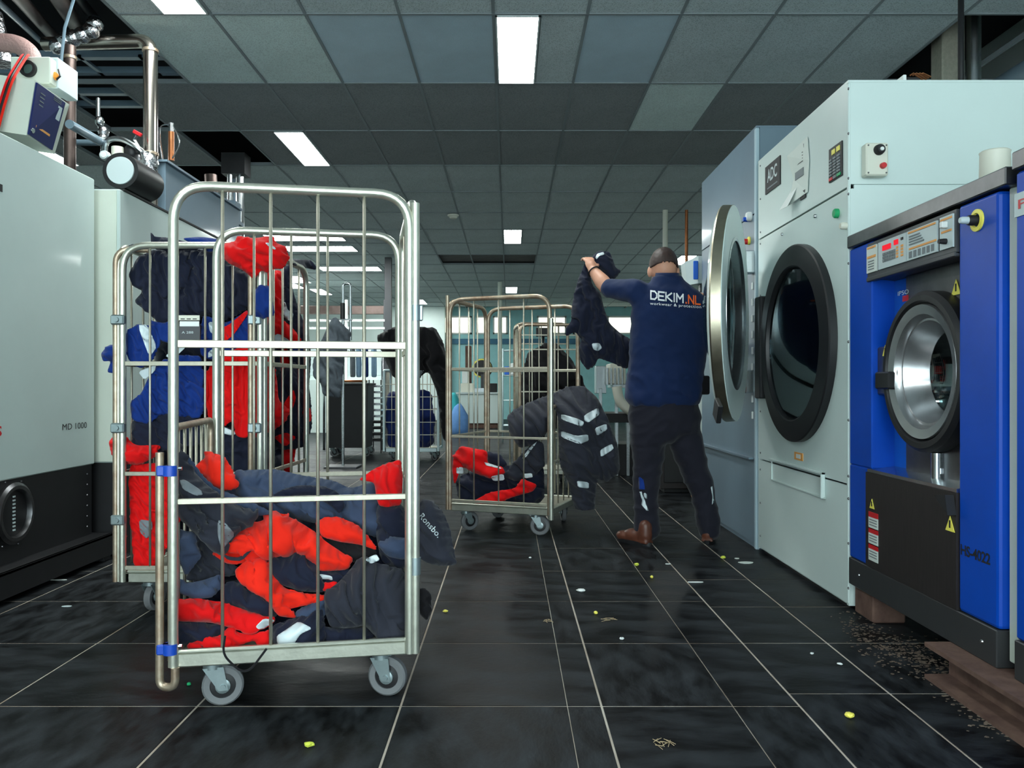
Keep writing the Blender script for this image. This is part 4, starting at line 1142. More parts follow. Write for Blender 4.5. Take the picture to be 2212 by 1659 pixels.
def chaikin(p, it=2, q=.14):
    p = np.array(p, float)
    for _ in range(it):
        n = np.roll(p, -1, 0)
        p = np.stack([p * (1 - q) + n * q, p * q + n * (1 - q)], 1).reshape(-1, 2)
    return p
def inside(P, poly):
    x, y = P[:, 0], P[:, 1]
    r = np.zeros(len(P), bool)
    a = poly; b = np.roll(poly, -1, 0)
    for (x1, y1), (x2, y2) in zip(a, b):
        if y1 == y2: continue
        c = ((y1 > y) != (y2 > y)) & (x < (x2 - x1) * (y - y1) / (y2 - y1) + x1)
        r ^= c
    return r
def nearest(P, poly):
    a = poly; b = np.roll(poly, -1, 0)
    ab = b - a
    L = (ab ** 2).sum(1) + 1e-9
    t = np.clip(((P[:, None, :] - a[None]) * ab[None]).sum(2) / L[None], 0, 1)
    Q = a[None] + t[..., None] * ab[None]
    D = ((P[:, None, :] - Q) ** 2).sum(2)
    k = D.argmin(1)
    i = np.arange(len(P))
    return np.sqrt(D[i, k]), Q[i, k]
def sstep(x): 
    x = np.clip(x, 0, 1)
    return x * x * (3 - 2 * x)
class Cloth:
    def __init__(s, pts, yref, thick, amp, ang, freq, seed, edge=.05, pinch=None):
        s.poly = chaikin(pts); s.yref = yref; s.thick = thick; s.amp = amp; s.ang = ang; s.freq = freq; s.seed = seed; s.edge = edge; s.pinch = pinch
    def front(s, P):
        e, _ = nearest(P, s.poly)
        ins = inside(P, s.poly)
        e = np.where(ins, e, 0)
        Y = s.yref(P[:, 0], P[:, 1])
        em = e * Y / F
        t = s.thick * np.sqrt(np.clip(1 - (1 - np.clip(em / s.edge, 0, 1)) ** 2, 0, 1))
        mx = P[:, 0] * Y / F; mz = P[:, 1] * Y / F
        o = s.seed * 7.31
        ca, sa = math.cos(s.ang), math.sin(s.ang)
        u = mx * ca + mz * sa; v = -mx * sa + mz * ca
        f = s.freq * 1.9
        wu = pnoise(mx * 4 + o, mz * 4 + o * .7) * .16; wv = pnoise(mx * 4 - o, mz * 4 + o * 1.3) * .16
        u2, v2 = u + wu, v + wv
        n1 = pnoise(u2 * f * .30 + o, v2 * f * .85 + 2 * o)
        b1 = np.minimum(np.abs(n1) * 2.4, 1) ** .8
        n2 = pnoise((u2 * .8 + v2 * .6) * f * .75 + 3 * o, (v2 * .8 - u2 * .6) * f * 1.8 - o)
        b2 = np.minimum(np.abs(n2) * 2.4, 1) ** .8
        n3 = pnoise((u2 * .6 - v2 * .8) * f * 1.7 - 2 * o, (v2 * .6 + u2 * .8) * f * 3.6 + o)
        ph = v2 * f * .55 + .9 * pnoise(u2 * f * .22 - o, v2 * f * .4 + 4 * o) + o
        sw = ph - np.floor(ph)
        sw = sw * (1 - sstep((sw - .84) / .16)) * (.5 + np.clip(pnoise(u2 * f * .3 + 9 * o, v2 * f * .5), -.4, .5))
        lo = pnoise(mx * 5 + 5 * o, mz * 5 + o) * 1.3
        fold = 1.0 * b1 + .55 * b2 + .35 * np.abs(n3) + 1.1 * sw + .9 * lo - .7
        m = sstep(em / .020)
        return Y, t + s.amp * fold * m, em
def crumple(pos, rid, cid, ny, nx, pin, yref, ang, kv, ku, dmax, ymin=None, iters=150):
    """relax a sheet that is longer than its outline: it buckles into real folds.  pos: (n,3) start, rid/cid: grid cell of each vertex"""
    n = len(pos)
    g = -np.ones((ny + 2, nx + 2), int)
    g[rid, cid] = np.arange(n)
    flat = pos.copy(); flat[:, 1] = yref
    ca, sa = math.cos(ang), math.sin(ang)
    groups = []
    def add(dr, dc, col, bend):
        r2, c2 = rid + dr, cid + dc
        ok = (r2 >= 0) & (r2 < ny) & (c2 >= 0) & (c2 < nx)
        j = np.where(ok, g[np.clip(r2, 0, ny - 1), np.clip(c2, 0, nx - 1)], -1)
        i = np.arange(n)
        e = j >= 0
        for k in (0, 1):
            m = e & (col % 2 == k)
            if not m.any(): continue
            a_, b_ = i[m], j[m]
            d = flat[b_] - flat[a_]
            L = np.sqrt((d ** 2).sum(1)) + 1e-9
            u = (d[:, 0] * ca - d[:, 2] * sa) / L; v = (d[:, 0] * sa + d[:, 2] * ca) / L
            rest = L * (1 + ku * u * u + kv * v * v)
            wa = 1 - pin[a_]; wb = 1 - pin[b_]
            ws = wa + wb
            kk = ws > 0
            groups.append((a_[kk], b_[kk], rest[kk] * (.80 if bend else 1), (wa / np.maximum(ws, 1))[kk][:, None], (wb / np.maximum(ws, 1))[kk][:, None], bend))
    add(0, 1, cid, False); add(1, 0, rid, False); add(1, 1, rid, False); add(1, -1, rid, False)
    add(0, 2, cid // 2, True); add(2, 0, rid // 2, True)
    p = pos.copy()
    lo, hi = yref - dmax, yref + .004
    if ymin is not None: lo = np.maximum(lo, ymin); hi = np.maximum(hi, lo + .006)
    for it in range(iters):
        for a_, b_, rest, wa, wb, bend in groups:
            d = p[b_] - p[a_]
            L = np.sqrt((d ** 2).sum(1)) + 1e-9
            dl = (L - rest) / L
            if bend: dl = np.minimum(dl, 0) * .55
            else: dl = dl * .8
            c = d * dl[:, None]
            p[a_] += c * wa; p[b_] -= c * wb
        p[:, 1] = np.clip(p[:, 1], lo, hi)
    # one light smoothing pass
    acc = np.zeros_like(p); cnt = np.zeros(n)
    for a_, b_, rest, wa, wb, bend in groups[:4]:
        np.add.at(acc, a_, p[b_]); np.add.at(acc, b_, p[a_]); np.add.at(cnt, a_, 1); np.add.at(cnt, b_, 1)
    m = (pin == 0) & (cnt > 0)
    p[m] = p[m] * .65 + .35 * acc[m] / cnt[m][:, None]
    return p
def cloth_mesh(poly, g, front, back, sim=None):
    lo, hi = poly.min(0) - g, poly.max(0) + g
    xs = np.arange(lo[0], hi[0] + g, g); ys = np.arange(lo[1], hi[1] + g, g)
    X, Yg = np.meshgrid(xs, ys)
    P = np.stack([X.ravel(), Yg.ravel()], 1)
    ins = inside(P, poly)
    nx, ny = len(xs), len(ys)
    I = ins.reshape(ny, nx)
    cnt = I[:-1, :-1].astype(int) + I[1:, :-1] + I[:-1, 1:] + I[1:, 1:]
    cells = np.argwhere(cnt >= 1)
    idx = np.arange(nx * ny).reshape(ny, nx)
    q = np.stack([idx[cells[:, 0], cells[:, 1]], idx[cells[:, 0], cells[:, 1] + 1], idx[cells[:, 0] + 1, cells[:, 1] + 1], idx[cells[:, 0] + 1, cells[:, 1]]], 1)
    used = np.unique(q)
    mp = -np.ones(nx * ny, int); mp[used] = np.arange(len(used))
    q = mp[q]
    P = P[used]; ins = ins[used]
    rid, cid = used // nx, used % nx
    out = ~ins
    if out.any():
        _, Q = nearest(P[out], poly)
        P[out] = Q
    Yf, Yb = front(P), back(P)
    edge = out
    Yb = np.where(edge, Yf, Yb)
    n = len(P)
    def world(P, Y):
        return np.stack([(P[:, 0] - CX) / F * Y, Y, HC - (P[:, 1] - CY) / F * Y], 1)
    VF = world(P, Yf)
    if sim:
        VF = crumple(VF, rid, cid, ny, nx, edge.astype(float), sim['yref'](P[:, 0], P[:, 1]) + 0 * P[:, 0], sim['ang'], sim['kv'], sim['ku'], sim['dmax'], sim['ymin'](P[:, 0], P[:, 1]) + 0 * P[:, 0] if sim['ymin'] else None)
    inn = np.where(~edge)[0]
    bi = np.arange(n); bi[inn] = n + np.arange(len(inn))
    VB = world(P[inn], np.maximum(Yb[inn], VF[inn, 1] + .003))
    V = np.concatenate([VF, VB], 0)
    if sim and sim['zmin'] is not None: V[:, 2] = np.maximum(V[:, 2], sim['zmin'])
    faces = [tuple(f) for f in q] + [tuple(bi[f[::-1]]) for f in q]
    return V, faces
def cloth_obj(name, V, faces, m, parent=None, base=None):
    if base is None: base = V.mean(0); base[2] = V[:, 2].min()
    me = bpy.data.meshes.new(name)
    loc = V - base
    bad = []
    for f in faces:
        k = []
        for v in f:
            if v not in k: k.append(int(v))
        if len(k) > 2: bad.append(k)
    me.from_pydata([tuple(v) for v in loc], [], bad)
    me.validate()
    bm = B(); bm.from_mesh(me)
    bmesh.ops.remove_doubles(bm, verts=bm.verts[:], dist=1e-5)
    bmesh.ops.recalc_face_normals(bm, faces=bm.faces[:])
    for f in bm.faces: f.smooth = True
    bm.to_mesh(me); bm.free()
    me.materials.append(m)
    o = bpy.data.objects.new(name, me)
    C.objects.link(o)
    if parent is None:
        o.location = base
    else:
        o.parent = parent
    return o, base
def garment(name, label, cat, pts, yref, m, thick=.05, amp=.018, ang=0.6, freq=9, seed=1, res=.0065, patches=(), group=None, edge=.05, backk=.5, kv=.60, ku=.22, dm=.055, ymin=None, zmin=None, backfn=None):
    """pts: outline in photo pixels; yref(px,py): depth of the cloth's middle; patches: (part name, outline, material)"""
    amp *= 2.6
    thick *= .72
    if edge == .05: edge = .026
    if ymin:                                           # the cloth stays behind the bars it presses against
        yr0 = yref
        yref = lambda x, y: np.maximum(yr0(x, y) + 0 * x, ymin(x, y) + .012)
    c = Cloth(pts, yref, thick, amp, ang, freq, seed, edge)
    Ym = float(np.mean(yref(c.poly[:, 0], c.poly[:, 1])))
    g = res * F / Ym
    def fr(P):
        Y, t, em = c.front(P)
        return np.maximum(Y - t, ymin(P[:, 0], P[:, 1])) if ymin else Y - t
    def bk(P):
        Y, t, em = c.front(P)
        if backfn: return Y + backfn(P[:, 0], P[:, 1]) * np.clip(em / .05, 0, 1) + .002
        return Y + backk * c.thick * np.sqrt(np.clip(1 - (1 - np.clip(em / c.edge, 0, 1)) ** 2, 0, 1)) + .002
    V, fc = cloth_mesh(c.poly, g, fr, bk, dict(yref=yref, ang=ang, kv=kv, ku=ku, dmax=c.thick + dm, ymin=ymin, zmin=zmin))
    o, base = cloth_obj(name, V, fc, M[m])
    tag(o, label, cat, group)
    if patches:
        bt = BVHTree.FromPolygons([Vector(v) for v in V], [[int(k) for k in f] for f in fc])
        org = Vector((0, 0, HC))
        def hit(P):
            r = []
            for (x, y), d0 in zip(P, fr(P)):
                h = bt.ray_cast(org, (cam(x, y, 1.0) - org).normalized())[0]
                r.append(h.y if h is not None else d0)
            return np.array(r)
    for nm, pp, pm in patches:
        pl = chaikin(pp, 1, .15)
        V, fc = cloth_mesh(pl, g * .8, lambda P: hit(P) - .0045, lambda P: hit(P) + .004)
        cloth_obj(nm, V, fc, M[pm], o, base)
    return o
def crop(pts, ox, oy, s): return [(ox + x / s, oy + y / s) for x, y in pts]

# ---- heap in the front cage (outlines read off the photo, depth from the cage's near panel)
def heap1(off, tilt=.45):
    return lambda x, y: 2.530 + (x - 365) * .000246 + off + tilt * np.clip((1420 - y) / 1000, 0, 1)
c3 = lambda p: crop(p, 200, 900, 2.514)
G1 = 'workwear in the front cage'
def g1(label, cat, pts, off, m, **k):
    off -= .008
    tl = k.pop('tilt', .45)
    k['patches'] = [(a, c3(b), c) for a, b, c in k.get('patches', ())]
    if not k.pop('outside', False):
        k['ymin'] = lambda x, y: 2.457 + (x - 365) * .000246 + .010 + max(0, off + .05) * .45
        k['zmin'] = .181
    return garment(k.pop('name', 'work_jacket'), label, cat, c3(pts), heap1(off, tl), m, group=G1, **k)
g1('dark navy overalls packed at the bottom of the front cage heap', 'overalls', [(545, 640), (700, 480), (1100, 560), (1500, 520), (1670, 600), (1695, 900), (1690, 1200), (1500, 1230), (1000, 1240), (600, 1235), (540, 1180), (535, 850)], .17, 'c_navy', name='work_overalls', thick=.06, seed=2, res=.012)
g1('dark navy overalls deep in the front cage behind the heap', 'overalls', [(640, 340), (760, 335), (1000, 335), (1400, 390), (1620, 430), (1650, 800), (1500, 1000), (800, 1000), (645, 800)], .40, 'c_navy', name='work_overalls', thick=.06, seed=3, res=.014, tilt=.3)
g1('faded navy jacket with pale worn back spread over the heap', 'jacket', [(760, 300), (860, 288), (1000, 286), (1130, 318), (1300, 345), (1400, 390), (1545, 350), (1570, 450), (1640, 560), (1560, 660), (1400, 610), (1200, 580), (1000, 530), (850, 480), (780, 420)], .10, 'c_navyb', thick=.06, amp=.020, ang=.35, freq=7, seed=4)
g1('bright red hood lying on top of the faded navy jacket', 'hood', [(602, 186), (660, 200), (722, 222), (764, 300), (790, 392), (710, 402), (640, 372), (552, 272), (592, 238), (612, 225)], .02, 'c_orange', name='red_hood', thick=.055, amp=.016, ang=1.0, freq=10, seed=5)
g1('red sleeve end poking up beside the right-hand posts of the front cage', 'sleeve', [(1440, 345), (1530, 282), (1600, 255), (1672, 232), (1686, 330), (1676, 480), (1600, 492), (1556, 486), (1540, 440), (1530, 356)], .02, 'c_red', name='red_sleeve', thick=.05, amp=.018, ang=1.3, freq=9, seed=6)
g1('charcoal jacket with a grey shoulder hanging down from the left post', 'jacket', [(418, 100), (470, 180), (545, 290), (620, 370), (760, 470), (890, 520), (870, 590), (790, 630), (740, 700), (700, 760), (640, 720), (560, 640), (480, 560), (440, 430), (415, 250)], .035, 'c_char', tilt=.10, thick=.06, amp=.020, ang=.85, freq=9, seed=7,
   patches=(('grey_shoulder', [(680, 560), (720, 575), (775, 640), (720, 705), (700, 720), (678, 640)], 'c_grey'), ('grey_sleeve_panel', [(470, 345), (500, 340), (590, 400), (600, 425), (560, 430), (490, 395)], 'c_grey')))
g1('orange-red overalls sweeping across the middle of the heap', 'overalls', [(915, 520), (960, 512), (1040, 530), (1130, 575), (1200, 620), (1270, 680), (1330, 720), (1410, 775), (1390, 832), (1230, 842), (1190, 790), (1120, 745), (1040, 755), (900, 785), (740, 806), (640, 745), (700, 715), (760, 660), (850, 580), (935, 562)], -.005, 'c_orange', name='work_overalls', thick=.06, amp=.022, ang=.6, freq=9, seed=8)
g1('orange collar flap with a black underside right of the sweep', 'collar', [(1205, 575), (1260, 548), (1335, 543), (1440, 588), (1505, 660), (1548, 728), (1450, 695), (1340, 680), (1250, 655)], .005, 'c_orange', name='orange_collar', thick=.045, amp=.012, ang=.45, freq=8, seed=9)
g1('black lining showing under the orange collar flap', 'lining', [(1230, 650), (1340, 672), (1450, 690), (1545, 730), (1500, 790), (1400, 790), (1300, 730)], .035, 'c_black', name='black_lining', thick=.05, amp=.012, seed=10)
g1('plain navy sleeve under the orange sweep', 'sleeve', [(930, 780), (1040, 745), (1130, 735), (1200, 790), (1250, 870), (1262, 955), (1130, 950), (1030, 915), (960, 840)], .005, 'c_navy', name='navy_sleeve', thick=.055, amp=.016, ang=.9, seed=11)
g1('red trouser leg draped below the navy sleeve', 'trousers', [(770, 835), (815, 795), (880, 772), (955, 790), (995, 865), (1040, 930), (1130, 958), (1255, 968), (1262, 1005), (1180, 1020), (1050, 1048), (1112, 1095), (1010, 1085), (955, 1010), (850, 940), (785, 885)], -.010, 'c_orange', name='work_trousers', thick=.055, amp=.020, ang=.75, freq=10, seed=12)
g1('slate blue jacket hem folded at the left of the heap', 'jacket', [(428, 875), (520, 905), (610, 885), (695, 855), (702, 930), (640, 985), (560, 990), (470, 960)], .0, 'c_navyb', thick=.045, amp=.014, ang=.2, seed=13)
g1('slate blue pocket flap inside the left post', 'pocket flap', [(440, 605), (540, 630), (592, 755), (560, 800), (505, 870), (465, 770)], .05, 'c_navyb', tilt=.10, name='pocket_flap', thick=.04, amp=.010, ang=1.2, seed=14)
g1('red trouser leg with a silver band low at the left of the cage', 'trousers', [(436, 1000), (560, 985), (720, 1012), (860, 1060), (1000, 1105), (940, 1150), (850, 1178), (760, 1150), (640, 1118), (445, 1112)], -.012, 'c_red', name='work_trousers', thick=.055, amp=.018, ang=.3, freq=8, seed=15,
   patches=(('reflective_strip', [(885, 1140), (930, 1095), (995, 1105), (935, 1150), (900, 1155)], 'refl'),))
g1('navy trouser leg creased between the two low red pieces', 'trousers', [(436, 1115), (560, 1108), (690, 1140), (740, 1180), (640, 1215), (540, 1240), (436, 1240)], .0, 'c_navy', name='work_trousers', thick=.055, amp=.018, ang=.25, seed=16)
g1('small red jacket end resting on the cage lip', 'jacket', [(505, 1240), (600, 1205), (690, 1190), (740, 1140), (800, 1175), (860, 1185), (955, 1165), (968, 1255), (905, 1265), (880, 1215), (800, 1240), (720, 1275), (600, 1278), (530, 1275)], -.018, 'c_red', thick=.04, amp=.016, ang=.4, freq=11, seed=17)
g1('dark jacket with a wide grey reflective band at the front lip', 'jacket', [(965, 1140), (1100, 1092), (1250, 1040), (1268, 1200), (1210, 1268), (1090, 1285), (985, 1260)], -.008, 'c_navy', thick=.05, amp=.018, ang=-.5, freq=9, seed=18,
   patches=(('reflective_strip', [(1000, 1190), (1060, 1150), (1120, 1110), (1195, 1150), (1130, 1180), (1090, 1240), (1020, 1252), (1000, 1225)], 'refl'),))
g1('charcoal jacket bunched in the lower right corner of the cage', 'jacket', [(1255, 955), (1330, 905), (1390, 840), (1430, 790), (1470, 762), (1560, 800), (1680, 828), (1725, 950), (1740, 1100), (1705, 1225), (1640, 1262), (1580, 1272), (1535, 1190), (1480, 1135), (1390, 1150), (1290, 1145), (1262, 1060)], -.012, 'c_char', thick=.07, amp=.028, ang=1.25, freq=7, seed=19,
   patches=(('white_label', [(1478, 775), (1540, 745), (1562, 778), (1510, 800)], 'refl'),))
g1('navy sleeve flattened on the deck in the right corner', 'sleeve', [(1240, 1140), (1390, 1150), (1490, 1140), (1540, 1200), (1500, 1262), (1380, 1282), (1240, 1255)], .01, 'c_navy', name='navy_sleeve', thick=.05, amp=.016, ang=.2, seed=20)
g1('navy jacket front sagging against the right posts', 'jacket', [(1540, 480), (1680, 470), (1722, 600), (1735, 800), (1660, 830), (1570, 790), (1540, 660)], .05, 'c_navy', thick=.06, amp=.022, ang=1.0, seed=21)
g1('faded navy sleeve lying over the right end of the heap', 'sleeve', [(1540, 690), (1620, 650), (1720, 660), (1730, 740), (1690, 780), (1600, 760)], .0, 'c_navyb', name='navy_sleeve', thick=.045, amp=.014, ang=.2, seed=22)
o17 = g1('charcoal sleeve with white lettering hanging outside the right posts', 'sleeve', [(1750, 500), (1795, 452), (1850, 462), (1905, 520), (1945, 620), (1955, 690), (1978, 805), (1900, 812), (1830, 800), (1765, 755), (1748, 640)], .05, 'c_char', name='charcoal_sleeve', thick=.05, amp=.014, ang=.9, freq=8, seed=23, outside=True)
g1('small black cuff with a white tag hanging low outside the right posts', 'cuff', [(1762, 945), (1800, 935), (1835, 965), (1842, 1060), (1815, 1110), (1775, 1070)], .06, 'c_black', name='black_cuff', thick=.035, amp=.012, seed=24, outside=True)
g1('charcoal sleeve bunched behind the slate blue hem', 'sleeve', [(580, 650), (690, 715), (770, 800), (790, 860), (700, 870), (610, 890), (500, 890), (540, 800)], .060, 'c_char', tilt=.30, name='charcoal_sleeve', thick=.05, amp=.02, ang=.8, seed=101)
g1('navy collar band running down beside the red hood', 'collar', [(455, 170), (520, 215), (580, 300), (660, 385), (780, 430), (900, 480), (980, 530), (880, 540), (760, 490), (640, 410), (540, 310)], .060, 'c_navyb', tilt=.16, name='navy_collar', thick=.04, amp=.012, ang=.75, seed=102)
g1('navy trouser fold between the draped and the low red trouser legs', 'trousers', [(690, 935), (740, 895), (800, 895), (860, 945), (950, 1010), (1010, 1085), (930, 1095), (800, 1045), (715, 1015)], .012, 'c_navy', name='work_trousers', thick=.05, amp=.018, ang=.5, seed=103)
g1('faded navy cuff above the wide grey reflective band', 'cuff', [(1100, 1060), (1190, 1005), (1270, 985), (1268, 1085), (1150, 1115), (1100, 1100)], .0, 'c_navyb', name='navy_cuff', thick=.04, amp=.014, ang=-.4, seed=104)
g1('navy pocket with a small white print beside the bunched charcoal jacket', 'pocket flap', [(1195, 825), (1300, 840), (1410, 830), (1440, 800), (1400, 885), (1330, 915), (1260, 965), (1235, 900)], .01, 'c_navy', name='pocket_flap', thick=.04, amp=.012, ang=.2, seed=105,
   patches=(('white_print', [(1228, 852), (1300, 866), (1305, 890), (1230, 880)], 'refl'),))
g1('thin red edge peeking under the navy pocket', 'lining', [(1245, 905), (1320, 895), (1335, 915), (1300, 945), (1250, 950)], -.004, 'c_red', name='red_lining', thick=.03, amp=.010, seed=106)
g1('dark open collar in the middle of the faded navy jacket', 'collar', [(960, 440), (1030, 395), (1120, 372), (1250, 375), (1335, 412), (1368, 480), (1340, 530), (1290, 480), (1180, 425), (1070, 430), (990, 480)], .035, 'c_navy', name='navy_collar', thick=.04, amp=.012, ang=.3, seed=107)
g1('narrow red piece wedged against the left post of the front cage', 'lining', [(412, 500), (462, 495), (470, 560), (450, 640), (425, 700)], .03, 'c_red', tilt=.08, name='red_lining', thick=.04, amp=.014, ang=1.3, seed=108)
g1('grey-black jacket front behind the orange sweep', 'jacket', [(700, 470), (840, 490), (960, 520), (900, 580), (800, 600), (740, 560)], .03, 'c_char', thick=.05, amp=.016, ang=.5, seed=109)
g1('small orange fold with a dark edge on the sweep', 'cuff', [(715, 700), (760, 660), (800, 640), (860, 640), (880, 690), (850, 730), (790, 745), (730, 740)], -.040, 'c_orange', name='orange_cuff', thick=.04, amp=.018, ang=.5, seed=110,
   patches=(('grey_piping', [(690, 735), (740, 760), (800, 765), (870, 700), (885, 705), (810, 785), (735, 780)], 'c_char'),))
# drawstring hanging over the lip
bm = B(); tube(bm, fillet([c for c in (cam(*c3([(720, 1190)])[0], 2.44), cam(*c3([(705, 1290)])[0], 2.42), cam(*c3([(830, 1415)])[0], 2.42), cam(*c3([(945, 1260)])[0], 2.44))], .05), .0035, 6)
single('drawstring', bm, M['c_black'], 'thin black drawstring looping over the lip of the front cage', 'cord')
# ---- the full cage
def bars2(x):                                          # depth of the full cage's near panel, then of its right-hand panel
    return np.where(x < 562, 3.552, np.minimum(1.092 * F / (CX - np.minimum(x, 700)) + .015, 4.17))
def side2(x): return np.clip((x - 552) / 24, 0, 1)      # 0 behind the near panel, 1 behind the right-hand panel
def sideY(x1, L):                                      # a garment that reaches past the corner posts hangs deep enough to stay inside the right-hand panel
    return float(bars2(np.array(min(x1, 655.0)))) + .03 + L * .075
def front2(off, L, x1):
    return lambda x, y: np.maximum(bars2(x), (1 - side2(x)) * (3.552 + max(0, off + .06) * .45) + side2(x) * (sideY(x1, L) - .06))
def heap2(off, L, x1):
    return lambda x, y: (1 - side2(x)) * (3.607 + off) + side2(x) * (sideY(x1, L) + .02)
c2 = lambda p: crop(p, 200, 380, 2.764)
G2 = 'workwear in the full cage'
def g2(label, cat, pts, off, m, raw=False, **k):
    L = k.pop('layer', 0)
    if not raw: k['patches'] = [(a, c2(b), c) for a, b, c in k.get('patches', ())]
    yf = k.pop('at', None)
    x1 = max(p[0] for p in (pts if raw else c2(pts)))
    if yf is None:
        k['ymin'] = front2(off, L, x1)
        k['zmin'] = .181
    if yf is not None:
        return garment(k.pop('name', 'work_jacket'), label, cat, pts if raw else c2(pts), yf, m, group=G2, **k)
    return garment(k.pop('name', 'work_jacket'), label, cat, pts if raw else c2(pts), heap2(off, L, x1), m, group=G2, **k)
g2('navy overalls filling the core of the full cage', 'overalls', [(345, 570), (540, 555), (590, 620), (605, 760), (612, 900), (608, 1120), (560, 1170), (350, 1170), (335, 1000), (335, 760)], .30, 'c_navy', raw=True, name='work_overalls', thick=.08, amp=.02, res=.016, seed=31, layer=5)
g2('dark red overalls stuffed behind the corner posts of the full cage', 'overalls', [(580, 600), (625, 610), (642, 760), (642, 980), (600, 1080), (572, 1000), (572, 700)], .12, 'c_red', raw=True, name='work_overalls', thick=.06, amp=.02, res=.012, seed=49, layer=3)
g2('large dark navy jacket filling the top of the full cage', 'jacket', [(225, 580), (262, 490), (360, 440), (600, 440), (740, 440), (800, 515), (900, 565), (965, 620), (968, 740), (900, 810), (790, 860), (690, 830), (600, 850), (490, 880), (420, 900), (330, 815), (245, 750), (300, 690), (245, 640)], .03, 'c_navy', thick=.09, amp=.026, ang=1.2, freq=6, seed=32)
g2('rolled navy jacket lying on the top rail of the full cage', 'jacket', [(345, 325), (365, 362), (450, 368), (540, 388), (640, 415), (610, 448), (350, 440)], .06, 'c_navy', thick=.05, amp=.012, ang=.1, seed=33, at=lambda x, y: 3.56 + 0 * x, dm=.02)
g2('royal blue collar on the top rail beside the bright red jacket', 'collar', [(530, 372), (640, 362), (775, 380), (760, 430), (700, 455), (620, 420)], .02, 'c_blue', name='blue_collar', thick=.04, amp=.012, ang=.2, seed=34, at=lambda x, y: 3.56 + 0 * x, dm=.02)
g2('small navy cuff resting outside the top left bend of the full cage', 'cuff', [(196, 428), (240, 404), (320, 428), (280, 455), (235, 452)], -.01, 'c_navy', name='navy_cuff', thick=.03, amp=.006, seed=35, at=lambda x, y: 3.57 + 0 * x)
g2('bright red jacket crowning the full cage', 'jacket', [(742, 425), (800, 400), (852, 390), (862, 356), (960, 372), (1080, 356), (1092, 398), (1150, 420), (1176, 490), (1140, 552), (1060, 560), (1045, 580), (1005, 562), (966, 620), (900, 565), (800, 515)], -.06, 'c_red', thick=.05, amp=.014, ang=.3, freq=5, seed=36, dm=.03, at=lambda x, y: 3.505 + 0 * x, backfn=lambda x, y: .16 * sstep((526 - y) / 8),
   patches=(('silver_print', [(1030, 400), (1050, 398), (1095, 432), (1090, 442), (1050, 420)], 'refl'),))
g2('navy sleeve end poking out right of the red jacket', 'sleeve', [(1165, 495), (1300, 500), (1320, 520), (1340, 550), (1320, 560), (1180, 530)], .06, 'c_navy', name='navy_sleeve', thick=.03, amp=.006, seed=37, at=lambda x, y: np.minimum(1.06 * F / (CX - x), 4.3), dm=.02)
g2('navy trouser leg hanging down the right side of the full cage', 'trousers', [(1120, 550), (1190, 520), (1195, 680), (1230, 800), (1290, 930), (1305, 1080), (1290, 1300), (1200, 1240), (1140, 900)], .12, 'c_navy', name='work_trousers', thick=.05, amp=.016, ang=1.4, seed=38, layer=2,
   patches=(('reflective_strip', [(1125, 760), (1150, 750), (1165, 800), (1200, 820), (1190, 870), (1140, 850)], 'refl'), ('blue_patch', [(1190, 1010), (1290, 1010), (1290, 1060), (1190, 1060)], 'c_blue')))
g2('red sleeve with a silver cuff inside the right side of the full cage', 'sleeve', [(1020, 570), (1130, 560), (1140, 750), (1120, 850), (1190, 900), (1250, 985), (1180, 1000), (1110, 945), (1050, 990), (1010, 900)], .04, 'c_red', name='red_sleeve', thick=.05, amp=.02, ang=1.1, seed=39, layer=1,
   patches=(('reflective_strip', [(1070, 960), (1110, 940), (1180, 985), (1200, 1040), (1140, 1010), (1090, 985)], 'refl'),))
g2('royal blue pocket hanging over the corner posts of the full cage', 'pocket flap', [(958, 690), (1005, 648), (1060, 665), (1090, 830), (1020, 852), (962, 835)], -.055, 'c_blue', name='pocket_flap', thick=.02, amp=.008, ang=1.3, seed=40, dm=.02, at=lambda x, y: 3.505 + 0 * x, backk=.1)
g2('royal blue sleeve with a white reflective band at the left of the full cage', 'sleeve', [(200, 925), (268, 888), (372, 895), (395, 1000), (360, 1100), (280, 1150), (205, 1090)], -.03, 'c_blue', name='blue_sleeve', thick=.06, amp=.012, ang=1.2, seed=41,
   patches=(('reflective_strip', [(268, 890), (325, 886), (384, 1020), (340, 1085)], 'refl'),))
g2('royal blue cuff sticking out through the left panel of the full cage', 'cuff', [(48, 1062), (90, 1012), (165, 1000), (205, 1055), (190, 1120), (140, 1182), (85, 1172), (110, 1105), (62, 1108)], -.02, 'c_blue', name='blue_cuff', thick=.035, amp=.012, ang=.3, seed=42, at=lambda x, y: 3.57 + 0 * x)
g2('navy collar folded under the dark jacket at the left', 'collar', [(330, 860), (430, 880), (500, 840), (500, 960), (440, 1000), (400, 960)], -.02, 'c_blue', name='blue_collar', thick=.04, amp=.012, seed=43)
g2('royal blue jacket bundled in the middle of the full cage', 'jacket', [(222, 1350), (290, 1300), (330, 1210), (400, 1110), (520, 1070), (650, 1075), (660, 1250), (655, 1440), (540, 1440), (420, 1420), (330, 1480), (235, 1460)], -.02, 'c_blue', thick=.08, amp=.026, ang=.9, freq=8, seed=44,
   patches=(('reflective_strip', [(430, 1075), (520, 1020), (560, 1020), (480, 1095)], 'refl'), ('reflective_strip', [(270, 1170), (380, 1125), (372, 1165), (310, 1220)], 'refl')))
g2('dark navy trousers folded below the royal blue bundle', 'trousers', [(228, 1460), (330, 1470), (440, 1420), (640, 1440), (660, 1600), (420, 1640), (240, 1610)], .0, 'c_navy', name='work_trousers', thick=.06, amp=.016, ang=.2, seed=45)
